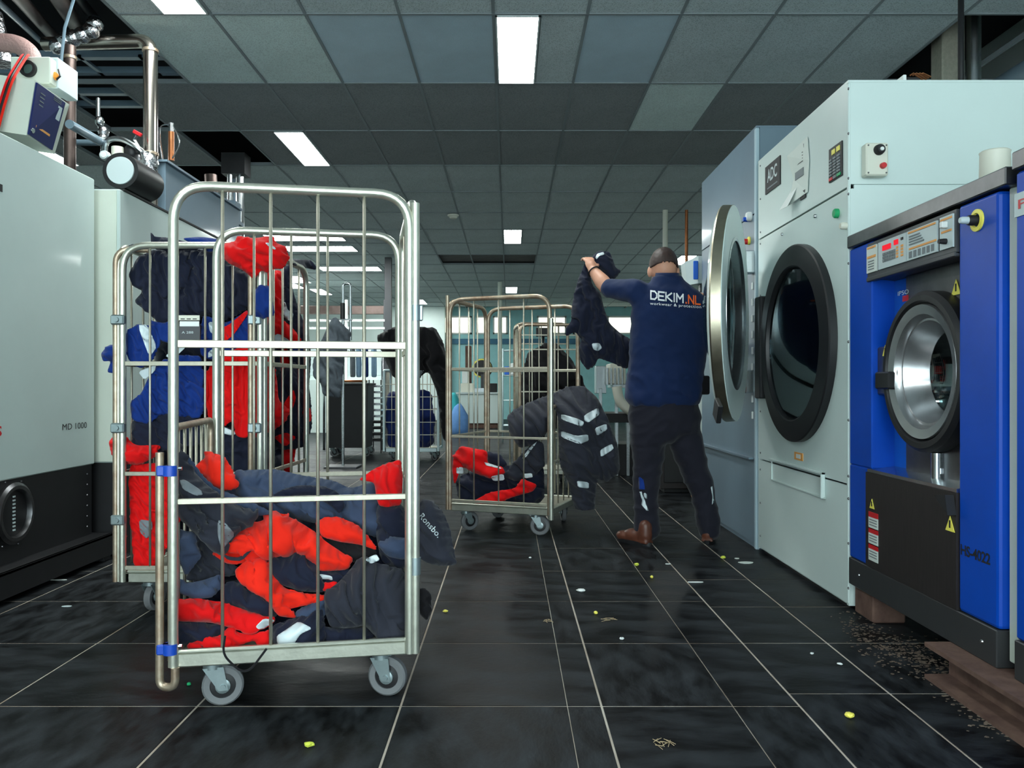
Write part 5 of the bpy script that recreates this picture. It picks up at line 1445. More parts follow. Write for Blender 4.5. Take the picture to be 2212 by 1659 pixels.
g2('red and blue jacket front with white patches behind the middle bars', 'jacket', [(655, 830), (720, 850), (800, 880), (930, 800), (965, 850), (965, 1010), (860, 1030), (700, 1100), (640, 1060)], -.01, 'c_blue', thick=.06, amp=.016, ang=.8, seed=46,
   patches=(('reflective_strip', [(690, 870), (760, 880), (735, 960), (700, 930)], 'refl'), ('red_panel', [(740, 900), (800, 900), (920, 800), (930, 820), (850, 940), (800, 985), (735, 970)], 'c_red'), ('reflective_strip', [(690, 1050), (770, 1000), (790, 1030), (690, 1090)], 'refl')))
g2('large crumpled red jacket in the middle of the full cage', 'jacket', [(672, 1180), (720, 1120), (800, 1060), (880, 1020), (965, 1010), (1060, 1050), (1100, 1200), (1110, 1340), (1180, 1400), (1150, 1470), (1060, 1530), (960, 1565), (865, 1548), (835, 1460), (770, 1505), (700, 1460), (665, 1320)], -.03, 'c_red', thick=.085, amp=.030, ang=1.3, freq=9, seed=47)
g2('navy overalls leg with a silver band under the crumpled red jacket', 'overalls', [(655, 1440), (770, 1490), (870, 1540), (965, 1560), (1080, 1560), (1090, 1740), (900, 1760), (660, 1740)], .0, 'c_navy', name='work_overalls', thick=.06, amp=.018, ang=.3, seed=48,
   patches=(('reflective_strip', [(660, 1448), (770, 1492), (868, 1535), (830, 1552), (740, 1525), (660, 1505)], 'refl'), ('blue_patch', [(700, 1560), (790, 1600), (760, 1640), (690, 1620)], 'c_blue')))
g2('navy and red trousers tangled at the right side of the full cage', 'trousers', [(1030, 1230), (1120, 1170), (1190, 1110), (1260, 1140), (1300, 1290), (1312, 1500), (1260, 1620), (1120, 1640), (1060, 1560), (1110, 1470), (1150, 1400), (1080, 1330)], .03, 'c_navy', name='work_trousers', thick=.06, amp=.028, ang=1.2, freq=8, seed=50, layer=1,
   patches=(('red_panel', [(1140, 1360), (1200, 1270), (1215, 1330), (1180, 1430), (1120, 1430)], 'c_red'), ('red_panel', [(1250, 1400), (1300, 1380), (1310, 1460), (1270, 1480)], 'c_red'), ('red_panel', [(1080, 1560), (1150, 1530), (1220, 1560), (1150, 1620)], 'c_red')))
g2('red hood pushed out through the left panel low on the full cage', 'hood', [(234, 955), (258, 926), (290, 962), (342, 962), (340, 985), (300, 1004), (258, 1002), (242, 985)], -.04, 'c_red', raw=True, name='red_hood', thick=.05, amp=.010, ang=.2, seed=51, at=lambda x, y: 3.57 + 0 * x)
g2('red overalls slumped in the lower left of the full cage', 'overalls', [(278, 1005), (335, 1000), (372, 1035), (378, 1150), (350, 1205), (318, 1243), (290, 1228), (280, 1100)], -.01, 'c_red', raw=True, name='work_overalls', thick=.06, amp=.022, ang=.9, freq=10, seed=52,
   patches=(('grey_pocket', [(300, 1122), (328, 1125), (330, 1140), (318, 1165), (302, 1150)], 'c_grey'),))
g2('small red cuff poking out through the left panel near the floor', 'cuff', [(243, 1150), (260, 1128), (272, 1135), (272, 1165), (258, 1170)], -.02, 'c_red', raw=True, name='red_cuff', thick=.03, amp=.006, seed=53, at=lambda x, y: 3.57 + 0 * x)
# printed card tied to the bars of the full cage
cf = thing('delivery_card', 'dark grey card holder with a white printed slip hung on the full cage', 'card', tuple(cam(412, 740, 3.47)))
def card(name, px0, px1, py0, py1, Y, m, par, t=.004):
    bm = B(); a = cam(px0, py0, Y); b = cam(px1, py1, Y); box(bm, a.x, b.x, Y, Y + t, b.z, a.z, .0005); return obj(name, bm, M[m], par)
hh = card('card_holder', 384, 432, 700, 740, 3.470, 'charc', cf, .006)
card('slip', 385, 431, 681, 692, 3.472, 'offwhite', cf); card('slip', 388, 430, 694, 705, 3.468, 'white', cf)
for k in range(3): card('print', 390 + 13 * k, 399 + 13 * k, 688, 690, 3.4712, 'ink', cf, .002)
text('card_lettering', 'A 288', cam(415, 0, 3.469).x - cam(390, 0, 3.469).x, FACE_C, tuple(cam(405, 718, 3.4695)), M['label'], hh, 0, .010)
# ---- small heap in the aisle cage, and the coat over its gate
c4 = lambda p: crop(p, 640, 560, 2.514)
G3 = 'workwear in the aisle cage'
def g3(label, cat, pts, Y, m, raw=False, **k):
    if not callable(Y):
        Y0_ = Y
        Y = lambda x, y: Y0_ + 0 * x
    if not raw: k['patches'] = [(a, c4(b), c) for a, b, c in k.get('patches', ())]
    if 'ymin' not in k: k['ymin'] = lambda x, y: bars3(x) + .02
    k['zmin'] = .181
    return garment(k.pop('name', 'work_jacket'), label, cat, pts if raw else c4(pts), Y, m, group=G3, res=k.pop('res', .013), **k)
_u3 = (math.cos(math.radians(-20)), math.sin(math.radians(-20)))
def bars3(x):                                          # depth of the aisle cage's near panel
    return (5.60 * _u3[0] + .42 * _u3[1]) / (_u3[0] - _u3[1] * (x - CX) / F)
a3 = lambda off: (lambda x, y: bars3(x) + .03 + off)
g3('navy trousers lying flat on the deck of the aisle cage', 'trousers', [(862, 1190), (960, 1150), (1150, 1120), (1345, 1110), (1350, 1320), (1150, 1350), (1000, 1330), (880, 1310)], a3(.24), 'c_navy', name='work_trousers', thick=.08, amp=.03, ang=.3, seed=61)
g3('red jacket folded at the left of the aisle cage', 'jacket', [(852, 1075), (870, 1040), (905, 1015), (1040, 1042), (1038, 1110), (1120, 1130), (1135, 1165), (1060, 1190), (960, 1160), (900, 1120), (860, 1230), (846, 1150)], a3(.08), 'c_red', thick=.08, amp=.03, ang=.3, seed=62,
   patches=(('reflective_strip', [(868, 1130), (905, 1128), (910, 1165), (870, 1165)], 'refl'), ('reflective_strip', [(1055, 1180), (1125, 1165), (1132, 1200), (1070, 1205)], 'refl'), ('reflective_strip', [(1020, 1100), (1100, 1125), (1120, 1140), (1030, 1120)], 'refl')))
g3('red trouser leg at the bottom of the aisle cage', 'trousers', [(940, 1325), (1050, 1265), (1190, 1245), (1225, 1190), (1310, 1225), (1285, 1262), (1180, 1290), (1080, 1330)], a3(.05), 'c_red', name='work_trousers', thick=.06, amp=.025, ang=.3, seed=63,
   patches=(('reflective_strip', [(1230, 1165), (1280, 1162), (1285, 1185), (1240, 1190)], 'refl'),))
g3('navy jacket lump at the top of the red one in the aisle cage', 'jacket', [(1035, 1040), (1110, 1058), (1150, 1120), (1110, 1135), (1040, 1105)], a3(.12), 'c_navy', thick=.06, amp=.02, seed=64)
g3('dark sleeve with a silver zip hanging into the aisle cage', 'sleeve', [(1160, 1130), (1230, 1050), (1300, 985), (1345, 1000), (1350, 1120), (1300, 1170), (1200, 1210), (1120, 1180)], a3(.12), 'c_char', name='charcoal_sleeve', thick=.06, amp=.02, ang=.8, seed=65,
   patches=(('silver_zip', [(1225, 1080), (1240, 1085), (1310, 990), (1298, 982)], 'refl'),))
coat = [(1096, 900), (1110, 885), (1150, 866), (1190, 852), (1230, 834), (1262, 834), (1292, 860), (1312, 905), (1336, 965), (1340, 1020), (1312, 1040), (1290, 1036), (1286, 1075), (1284, 1120), (1262, 1132), (1240, 1095), (1228, 1040), (1209, 1005), (1207, 950), (1206, 905), (1200, 884), (1189, 884), (1183, 935), (1150, 962), (1122, 968), (1100, 935)]
g3('dark navy coat with broken silver bands thrown over the gate of the aisle cage', 'coat', coat, lambda x, y: 5.42 + np.where(x < 1190, (1190 - x) * .002, 0) + np.clip((900 - y) / 300, 0, .2), 'c_char', raw=True, name='work_coat', thick=.10, amp=.035, ang=1.1, freq=6, seed=66, res=.011, backk=.25, ymin=lambda x, y: np.where(x < 1202, np.maximum(bars3(x), 5.365) + .02, 5.28),
   patches=(('reflective_strip', [(1262, 897), (1292, 880), (1296, 895), (1270, 914), (1262, 908)], 'refl'), ('reflective_strip', [(1212, 894), (1250, 905), (1262, 912), (1258, 922), (1240, 916), (1212, 906)], 'refl'), ('reflective_strip', [(1211, 930), (1245, 942), (1270, 938), (1272, 952), (1252, 960), (1212, 944)], 'refl'),
            ('reflective_strip', [(1284, 925), (1310, 915), (1312, 928), (1290, 942)], 'refl'), ('reflective_strip', [(1296, 972), (1322, 958), (1326, 970), (1298, 988)], 'refl'), ('reflective_strip', [(1246, 1038), (1272, 1042), (1272, 1056), (1248, 1052)], 'refl')))
# black heap on the cage farther back
garment('black_coat', 'black coat heaped over the cage behind the aisle cage', 'coat', [(1124, 885), (1126, 810), (1142, 760), (1180, 742), (1200, 740), (1235, 775), (1262, 830), (1275, 870), (1268, 905), (1252, 900), (1244, 846), (1237, 846), (1233, 912), (1215, 925), (1150, 930), (1126, 925)], lambda x, y: 8.06 + 0 * x, 'c_black', thick=.22, amp=.05, ang=1.2, freq=4, seed=70, res=.02, edge=.2, backk=1.0, ymin=lambda x, y: 7.91 + 0 * x)
# dark coat over the white wire cart
garment('dark_coat', 'dark brown-black coat with a pale strip thrown over the white wire cart', 'coat', [(812, 725), (850, 708), (900, 705), (942, 710), (958, 740), (968, 790), (972, 870), (968, 960), (955, 945), (945, 850), (925, 800), (895, 825), (850, 815), (828, 770)], lambda x, y: 10.865 + 0 * x, 'c_black', thick=.16, amp=.05, ang=1.2, freq=4, seed=71, res=.026, edge=.15, backfn=lambda x, y: .42 * sstep((792 - y) / 12),
        patches=(('pale_strip', [(885, 838), (898, 800), (918, 800), (900, 822)], 'c_grey'),))

M['c_navysack'] = cloth('dark blue sack cloth', (14, 32, 84))
garment('navy_sack', 'navy laundry stuffed into the white wire cart', 'laundry', [(838, 850), (880, 838), (930, 845), (938, 900), (936, 968), (840, 970), (834, 910)], lambda x, y: 11.12 + 0 * x, 'c_navysack', ymin=lambda x, y: 10.93 + 0 * x, zmin=.163, thick=.12, amp=.04, ang=1.4, freq=4, seed=72, res=.03, edge=.1)
# white lettering on the hanging charcoal sleeve, laid on its surface
def lay_text(o, body, p0, p1, h, m, nm, bold=.01):
    mw = Matrix.Translation(o.location)
    t = BVHTree.FromPolygons([mw @ v.co for v in o.data.vertices], [tuple(p.vertices) for p in o.data.polygons])
    bm = tri_text(body, 1.0, bold, 0.0, 1.05)
    xs = [v.co.x for v in bm.verts]; ys = [v.co.y for v in bm.verts]
    d = Vector((p1[0] - p0[0], p1[1] - p0[1])); nn = Vector((d.y, -d.x)).normalized()
    org = Vector((0, 0, HC))
    x0, x1, y0, y1 = min(xs), max(xs), min(ys), max(ys)
    for v in bm.verts:
        u = (v.co.x - x0) / (x1 - x0); w_ = (v.co.y - y0) / (y1 - y0) - .5
        px, py = p0[0] + d.x * u + nn.x * h * w_, p0[1] + d.y * u + nn.y * h * w_
        hit = t.ray_cast(org, (cam(px, py, 1.0) - org).normalized())[0]
        v.co = cam(px, py, (hit.y if hit is not None else 2.6) - .004)
    bm.transform(mw.inverted())
    q = obj(nm, bm, M[m], None, True); q.parent = o
    return q
lay_text(o17, 'Ronsbo.', (909, 1112), (950, 1158), 13, 'refl', 'sleeve_lettering')

# ================================================================== the man
YM = 5.10
def remesh(bm, vox, smooth=6, wrinkle=None):
    me = bpy.data.meshes.new('tmp'); bmesh.ops.recalc_face_normals(bm, faces=bm.faces[:]); bm.to_mesh(me); bm.free()
    o = bpy.data.objects.new('tmp', me); C.objects.link(o)
    r = o.modifiers.new('r', 'REMESH'); r.mode = 'VOXEL'; r.voxel_size = vox
    s_ = o.modifiers.new('s', 'SMOOTH'); s_.iterations = smooth; s_.factor = .5
    dg = bpy.context.evaluated_depsgraph_get()
    m2 = bpy.data.meshes.new_from_object(o.evaluated_get(dg))
    bpy.data.objects.remove(o); bpy.data.meshes.remove(me)
    out = B(); out.from_mesh(m2); bpy.data.meshes.remove(m2)
    if wrinkle:
        out.normal_update()
        P = np.array([v.co[:] for v in out.verts]); N = np.array([v.normal[:] for v in out.verts])
        d = wrinkle(P)
        for v, q in zip(out.verts, P + N * d[:, None]): v.co = q
    for f in out.faces: f.smooth = True
    return out
def rings(bm, rows, seg=24, pw=2.4):
    """loft of level ellipses: (center, rx, ry)"""
    R_ = []
    for c, rx, ry in rows:
        ring = []
        for k in range(seg):
            a = 2 * PI * k / seg
            ca, sa = math.cos(a), math.sin(a)
            e = 2 / pw
            ring.append(bm.verts.new((c[0] + rx * abs(ca) ** e * (1 if ca >= 0 else -1), c[1] + ry * abs(sa) ** e * (1 if sa >= 0 else -1), c[2])))
        R_.append(ring)
    for a, b in zip(R_, R_[1:]):
        for k in range(seg): bm.faces.new((a[k], a[(k + 1) % seg], b[(k + 1) % seg], b[k]))
    bm.faces.new(list(reversed(R_[0]))); bm.faces.new(R_[-1])
def limb(bm, pts, rs, seg=14, caps=True):
    pts = [Vector(p) for p in pts]
    # refine
    P, R_ = [], []
    for i in range(len(pts) - 1):
        for k in range(4):
            t = k / 4
            P.append(pts[i].lerp(pts[i + 1], t)); R_.append(rs[i] * (1 - t) + rs[i + 1] * t)
    P.append(pts[-1]); R_.append(rs[-1])
    tube(bm, P, R_, seg)
    for p, r in ((pts[0], rs[0]), (pts[-1], rs[-1])):
        bmesh.ops.create_icosphere(bm, subdivisions=2, radius=r, matrix=Matrix.Translation(p))
def ell(bm, c, r, rot=None, sub=3):
    m = Matrix.Translation(Vector(c)) @ (rot or Matrix.Identity(4)) @ Matrix.Diagonal((r[0], r[1], r[2], 1))
    bmesh.ops.create_icosphere(bm, subdivisions=sub, radius=1.0, matrix=m)
K = YM / F
J = lambda px, py, dy=0.0: cam(px, py, YM + dy)
per = thing('person', 'man in a dark blue polo shirt and navy work trousers lifting a jacket, back turned', 'person', (1.02, 5.15, 0))
# joints
hd_c = J(1434, 583, .10)
shL, elL, wrL = J(1376, 630, .04), J(1312, 622, .20), J(1281, 584, .30)
shR, elR, wrR = J(1512, 652, .04), J(1527, 728, .14), J(1560, 752, .30)
hipL, knL, anL = J(1402, 900, .06), J(1399, 1030, .10), J(1396, 1150, .07)
hipR, knR, anR = J(1472, 900, .06), J(1502, 1030, .12), J(1533, 1150, .10)
bm = B()
ell(bm, hd_c + Vector((0, .01, .022)), (.086, .104, .118), Matrix.Rotation(-.30, 4, 'X'))
ell(bm, hd_c + Vector((-.004, .085, -.055)), (.062, .06, .062))                     # jaw
limb(bm, [hd_c + Vector((0, -.01, -.05)), J(1440, 622, .06)], [.066, .078])
for s, dx in ((-1, -.090), (1, .090)):
    ell(bm, hd_c + Vector((dx, .015, -.012)), (.014, .024, .036), Matrix.Rotation(.2 * s, 4, 'Z'))
ell(bm, hd_c + Vector((-.004, .125, -.012)), (.016, .03, .024))                     # nose
rings(bm, [(J(1440, 890, .06), .18, .11), (J(1442, 800, .06), .19, .12), (J(1446, 700, .05), .20, .12), (J(1446, 640, .05), .18, .10), (J(1440, 612, .05), .09, .07)])
limb(bm, [shL, elL], [.062, .050]); limb(bm, [elL, elL.lerp(wrL, .35), wrL], [.050, .052, .034])
limb(bm, [shR, elR], [.062, .048]); limb(bm, [elR, elR.lerp(wrR, .35), wrR], [.048, .048, .032])
for a, b, c in ((hipL, knL, anL), (hipR, knR, anR)):
    limb(bm, [a, b], [.085, .055]); limb(bm, [b, b.lerp(c, .3), c], [.055, .058, .040])
# left hand closed on the cloth: palm, four fingers curled over, thumb from the side of the palm
hu = (J(1271, 556, .34) - wrL).normalized()
sx_ = Vector((1, .25, .1)); sx_ = (sx_ - hu * sx_.dot(hu)).normalized()
fw = hu.cross(sx_).normalized()
if fw.y < 0: fw = -fw
pal = wrL + hu * .045
rot = Matrix(((sx_.x, fw.x, hu.x, 0), (sx_.y, fw.y, hu.y, 0), (sx_.z, fw.z, hu.z, 0), (0, 0, 0, 1)))
ell(bm, pal, (.040, .018, .050), rot)
limb(bm, [wrL, pal], [.030, .026])
def finger(bm, k0, lens, rad, side, base, curl):
    p = base; d = hu.copy(); pts = [p]
    for L, c in zip(lens, curl):
        d = (d * math.cos(c) + fw * math.sin(c)).normalized() if True else d
        p = p + d * L; pts.append(p)
    limb(bm, pts, [rad, rad * .98, rad * .9, rad * .78], 8)
for k, (o_, L) in enumerate(((-.030, .85), (-.010, .98), (.010, 1.0), (.030, .90))):
    base = pal + sx_ * o_ + hu * .038
    finger(bm, k, [.040 * L, .028 * L, .022 * L], .0092, o_, base, [.5 + .06 * k, 1.1, .9])
tb = pal + sx_ * .036 - hu * .022
limb(bm, [tb, tb + sx_ * .020 + hu * .022 + fw * .012, tb + sx_ * .016 + hu * .045 + fw * .030, tb + sx_ * .002 + hu * .058 + fw * .044], [.013, .011, .010, .008], 8)
# right hand, slightly curled, reaching into the open dryer
dr_ = (wrR - elR).normalized(); up_ = Vector((0, 0, 1)); up_ = (up_ - dr_ * up_.dot(dr_)).normalized(); sd = dr_.cross(up_)
rp2 = wrR + dr_ * .05
rotr = Matrix(((dr_.x, up_.x, sd.x, 0), (dr_.y, up_.y, sd.y, 0), (dr_.z, up_.z, sd.z, 0), (0, 0, 0, 1)))
ell(bm, rp2, (.050, .040, .018), rotr); limb(bm, [wrR, rp2], [.028, .024])
for o_, L in ((-.030, .85), (-.010, .98), (.010, 1.0), (.030, .9)):
    b0 = rp2 + up_ * o_ + dr_ * .036; b1 = b0 + dr_ * .038 * L; b2 = b1 + (dr_ * .022 - sd * .014) * L; b3 = b2 + (dr_ * .012 - sd * .018) * L
    limb(bm, [b0, b1, b2, b3], [.0092, .009, .0085, .0075], 8)
b0 = rp2 + up_ * .034 - dr_ * .02
limb(bm, [b0, b0 + up_ * .02 + dr_ * .022, b0 + up_ * .024 + dr_ * .05], [.012, .011, .009], 8)
body = obj('body', remesh(bm, .0065, 4), M['skin'], per)
# hair: a cap over the skull, cropped at the nape and round the ears
bm = B()
bmesh.ops.create_icosphere(bm, subdivisions=5, radius=1.0)
rotm = Matrix.Rotation(-.30, 4, 'X')
hc = hd_c + Vector((0, .008, .026))
for v in list(bm.verts):
    p = v.co
    zz = .295 * -p.y * .110 + p.z * .121 * .955                 # height after the forward tilt
    lim = .010 - .030 * abs(p.x) ** 2 + .006 * mnoise.noise(p * 6) if p.y < .35 else .045
    if zz < lim: bm.verts.remove(v)
for v in bm.verts:
    n = mnoise.noise(Vector((v.co.x * 9, v.co.y * 9, v.co.z * 5))) * .02 + mnoise.noise(v.co * 30) * .015
    v.co = v.co * (1.0 + n)
bm.transform(Matrix.Translation(hc) @ rotm @ Matrix.Diagonal((.090, .110, .121, 1)))
hr = obj('hair', bm, M['hair'], per, smooth=True)
so = hr.modifiers.new('thickness', 'SOLIDIFY'); so.thickness = .010; so.offset = -.6
# polo shirt
def wr_shirt(P):
    x, z = P[:, 0], P[:, 2]
    d = .006 * pnoise((x * .8 + z * .6) * 9, (z * .8 - x * .6) * 22) + .016 * np.clip(1 - 3 * np.abs(pnoise((x * .7 - z * .7) * 6 + 3, (z * .7 + x * .7) * 13)), 0, 1) * np.clip((1.25 - z) / .3, .25, 1)
    return d
bm = B()
def row(py, a, b, dy, ry): 
    c = J((a + b) / 2, py, dy); return (c, (b - a) / 2 * K, ry)
rings(bm, [row(874, 1358, 1508, .06, .135), row(862, 1352, 1512, .06, .150), row(830, 1354, 1517, .06, .150), row(780, 1358, 1524, .06, .148), row(730, 1361, 1530, .05, .150), row(680, 1363, 1531, .05, .148),
           row(650, 1368, 1526, .05, .135), row(632, 1378, 1512, .05, .115), row(618, 1394, 1492, .05, .092), row(606, 1406, 1476, .05, .078), row(598, 1409, 1472, .055, .072)], 32)
sl = shL.lerp(elL, .92)
limb(bm, [J(1392, 645, .05), shL, shL.lerp(elL, .5), sl], [.085, .080, .068, .062], 18)
limb(bm, [J(1500, 662, .05), shR, shR.lerp(elR, .5), shR.lerp(elR, .95)], [.075, .074, .066, .062], 18)
shirt = obj('polo_shirt', remesh(bm, .011, 5, wr_shirt), M['c_polo'], per)
bm = B(); lathe(bm, [(.074, -.012), (.078, -.006), (.074, .030), (.066, .030), (.066, -.012)], J(1441, 600, .055), (0, -.12, 1), 32, True); obj('shirt_collar', bm, M['c_polo'], per, smooth=True)
# trousers
def wr_tr(P):
    x, z = P[:, 0], P[:, 2]
    return .010 * np.clip(1 - 2.6 * np.abs(pnoise(x * 7 + z * 4, z * 9 - x * 7)), 0, 1) + .006 * pnoise(x * 9, z * 9 + 4)
bm = B()
rings(bm, [row(960, 1364, 1436, .07, .10), row(930, 1361, 1512, .065, .130), row(900, 1359, 1512, .06, .138), row(862, 1363, 1506, .06, .13)], 32)
limb(bm, [J(1403, 905, .07), J(1402, 970, .08), J(1397, 1030, .09), J(1394, 1064, .08), J(1395, 1110, .07), J(1397, 1143, .07)], [.112, .103, .084, .074, .073, .080], 18)
limb(bm, [J(1470, 905, .07), J(1486, 970, .09), J(1505, 1030, .11), J(1518, 1064, .11), J(1527, 1110, .10), J(1532, 1143, .10)], [.108, .098, .082, .076, .068, .070], 18)
trs = obj('work_trousers', remesh(bm, .011, 3, wr_tr), M['c_trou'], per)
# shoes
def shoe(heel, ang):
    Rz = Matrix.Translation(heel) @ Matrix.Rotation(ang, 4, 'Z')
    bm = B()
    ell(bm, (0, .03, .06), (.042, .055, .06)); ell(bm, (0, .11, .048), (.046, .09, .048)); ell(bm, (0, .19, .036), (.048, .075, .036)); limb(bm, [(0, .02, .06), (0, .02, .12)], [.045, .043])
    box(bm, -.040, .040, -.02, .24, .010, .03, .01)
    bm.transform(Rz)
    s_ = obj('shoe', remesh(bm, .008, 4), M['shoe'], per)
    bm = B(); pts = []
    for k in range(24):
        a = 2 * PI * k / 24
        pts.append(Rz @ Vector((.046 * math.cos(a) * (1.05 if math.sin(a) > 0 else .9), .115 + .145 * math.sin(a), 0)))
    prism(bm, pts, (0, 0, .022)); obj('sole', bm, M['rubber'], s_)
shoe(cam(1396, 1178, 5.03) * 1.0 + Vector((.02, .06, -cam(1396, 1178, 5.03).z)), math.radians(38))
shoe(cam(1533, 1172, 5.10) + Vector((0, .06, -cam(1533, 1172, 5.10).z)), math.radians(-16))
# bracelet and pouch
bm = B(); wv = (elL - wrL).normalized(); lathe(bm, [(.040, -.006), (.046, 0), (.040, .006), (.034, 0)], wrL + wv * .012, wv, 24, True); obj('bracelet', bm, M['ink'], per, smooth=True)
pc = J(1519, 832, .03)
bm = B(); box(bm, pc.x - .03, pc.x + .032, pc.y - .05, pc.y + .06, pc.z - .06, pc.z + .06, .012, None, 2); obj('belt_pouch', bm, M['c_black'], per)
# marks lying on the cloth: cast every point along the view ray on to the garment
def caster_fn(o, lift=.004):
    me = o.data
    mw = wm(per)
    t = BVHTree.FromPolygons([mw @ v.co for v in me.vertices], [tuple(p.vertices) for p in me.polygons])
    org = Vector((0, 0, HC))
    def f(P):
        out = []
        for x, y in P:
            d = cam(x, y, 1.0) - org
            h, nn, ii, ds = t.ray_cast(org, d.normalized())
            out.append(h.y - lift if h is not None else np.nan)
        out = np.array(out, float)
        if np.isnan(out).any(): out = np.where(np.isnan(out), np.nanmedian(out), out)
        return out
    return f
fs, ft_ = caster_fn(shirt), caster_fn(trs)
def decal(name, pts, fn, m, parent):
    pl = np.array(pts, float)
    V, fc = cloth_mesh(pl, 4.0, lambda P: fn(P), lambda P: fn(P) + .0015)
    o, _ = cloth_obj(name, V, fc, M[m], per, np.array(wm(per).translation))
    return o
def shirt_text(body, px0, px1, py0, py1, h, m, bold, nm):
    bm = tri_text(body, 1.0, bold, 0.0, 1.1)
    xs = [v.co.x for v in bm.verts]; ys = [v.co.y for v in bm.verts]
    x0, x1, y0, y1 = min(xs), max(xs), min(ys), max(ys)
    P = []
    for v in bm.verts:
        u = (v.co.x - x0) / (x1 - x0); w_ = (v.co.y - y0) / (y1 - y0)
        P.append((px0 + (px1 - px0) * u, py0 + (py1 - py0) * u + h * (.5 - w_)))
    Y = fs(P)
    for v, p, y in zip(bm.verts, P, Y): v.co = cam(p[0], p[1], float(y) - .004)
    return obj(nm, bm, M[m], per)
M['print_w'] = mat('white print', (232, 236, 238), .6)
M['print_o'] = mat('orange print bright', (246, 108, 40), .6)
GLYPH = {'D': [[(0, 0), (0, 1), (.62, 1), (.95, .72), (.95, .28), (.62, 0), (0, 0)]], 'E': [[(.9, 0), (0, 0), (0, 1), (.9, 1)], [(0, .5), (.75, .5)]], 'K': [[(0, 0), (0, 1)], [(.9, 1), (.12, .5), (.95, 0)]], 'I': [[(.1, 0), (.1, 1)]],
         'M': [[(0, 0), (0, 1), (.5, .42), (1, 1), (1, 0)]], '.': [[(.1, 0), (.1, .06)]], 'N': [[(0, 0), (0, 1), (.9, 0), (.9, 1)]], 'L': [[(0, 1), (0, 0), (.8, 0)]]}
WID = {'D': 1.0, 'E': .95, 'K': 1.0, 'I': .28, 'M': 1.12, '.': .28, 'N': 1.0, 'L': .85}
def stroke_text(body, px0, px1, py0, py1, h, m, nm, st=.21):
    tot = sum(WID[c] + .24 for c in body) - .24
    k = 0.0
    bm = B()
    n0 = 0
    for ch in body:
        for pl in GLYPH[ch]:
            for (xa, ya), (xb, yb) in zip(pl, pl[1:]):
                d = Vector((xb - xa, yb - ya)); L = d.length; d.normalize(); nn = Vector((-d.y, d.x)) * st / 2
                e = d * st * .45
                A0 = Vector((xa, ya)) - e; B0 = Vector((xb, yb)) + e
                prev = None
                for i in range(4):
                    q = A0.lerp(B0, i / 3)
                    row_ = []
                    for s_ in (-1, 1):
                        w_ = q + nn * s_
                        u = (k + w_.x) / tot
                        px = px0 + (px1 - px0) * u; py = py0 + (py1 - py0) * u + h * (.5 - w_.y)
                        row_.append((px, py))
                    Y = fs(row_)
                    cur = [bm.verts.new(cam(p[0], p[1], float(y) - .003)) for p, y in zip(row_, Y)]
                    if prev: bm.faces.new((prev[0], prev[1], cur[1], cur[0]))
                    prev = cur
        k += WID[ch] + .24
    return obj(nm, bm, M[m], per)
stroke_text('DEKIM', 1406, 1477, 637, 645, 17, 'print_w', 'shirt_lettering')
stroke_text('.NL', 1481, 1513, 646, 649, 17, 'print_o', 'shirt_lettering')
shirt_text('workwear & protection', 1404, 1515, 656, 664, 8, 'print_w', .004, 'shirt_small_lettering')
decal('trouser_flash', [(1381, 1062), (1386, 1062), (1401, 1103), (1396, 1103), (1384, 1088), (1388, 1085)], ft_, 'refl', per)
decal('trouser_flash', [(1390, 1062), (1398, 1068), (1398, 1084), (1391, 1072)], ft_, 'refl', per)
decal('trouser_blue_patch', [(1379, 1028), (1390, 1036), (1394, 1058), (1380, 1058)], ft_, 'c_blue', per)
decal('trouser_flash', [(1535, 1052), (1539, 1050), (1543, 1085), (1538, 1090), (1539, 1072)], ft_, 'refl', per)
# the jacket he holds up
garment('held_jacket', 'dark navy jacket hanging from the raised hand of the man', 'jacket', crop([(180, 195), (150, 280), (120, 345), (80, 500), (58, 620), (60, 715), (8, 790), (8, 855), (95, 815), (150, 890), (125, 950), (140, 1080), (200, 1155), (270, 1120), (300, 1050), (400, 1085), (560, 1150), (600, 1080), (620, 900), (500, 830), (400, 740), (350, 600), (320, 470), (250, 400), (215, 280)], 1220, 520, 4.147),
        lambda x, y: 5.47 + np.clip((y - 600) / 3000, 0, .1), 'c_navy', thick=.06, amp=.022, ang=1.35, freq=8, seed=81, res=.010,
        patches=(('silver_badge', crop([(240, 920), (310, 915), (335, 960), (300, 990), (255, 975)], 1220, 520, 4.147), 'refl'),))
garment('held_jacket_collar', 'dark jacket collar bunched above the fist of the man', 'collar', crop([(255, 150), (285, 95), (400, 95), (432, 170), (455, 240), (505, 270), (455, 335), (395, 345), (330, 270), (280, 220)], 1220, 520, 4.147),
        lambda x, y: 5.47 + 0 * x, 'c_navy', thick=.05, amp=.016, ang=.8, freq=10, seed=82, res=.008,
        patches=(('silver_print', crop([(275, 150), (290, 115), (350, 100), (355, 125), (310, 135), (285, 170)], 1220, 520, 4.147), 'refl'),))

# ================================================================== farther back
def bx(name, x0, x1, y0, y1, z0, z1, m, parent, bev=.004):
    bm = B(); box(bm, x0, x1, y0, y1, z0, z1, bev); return obj(name, bm, M[m], parent)
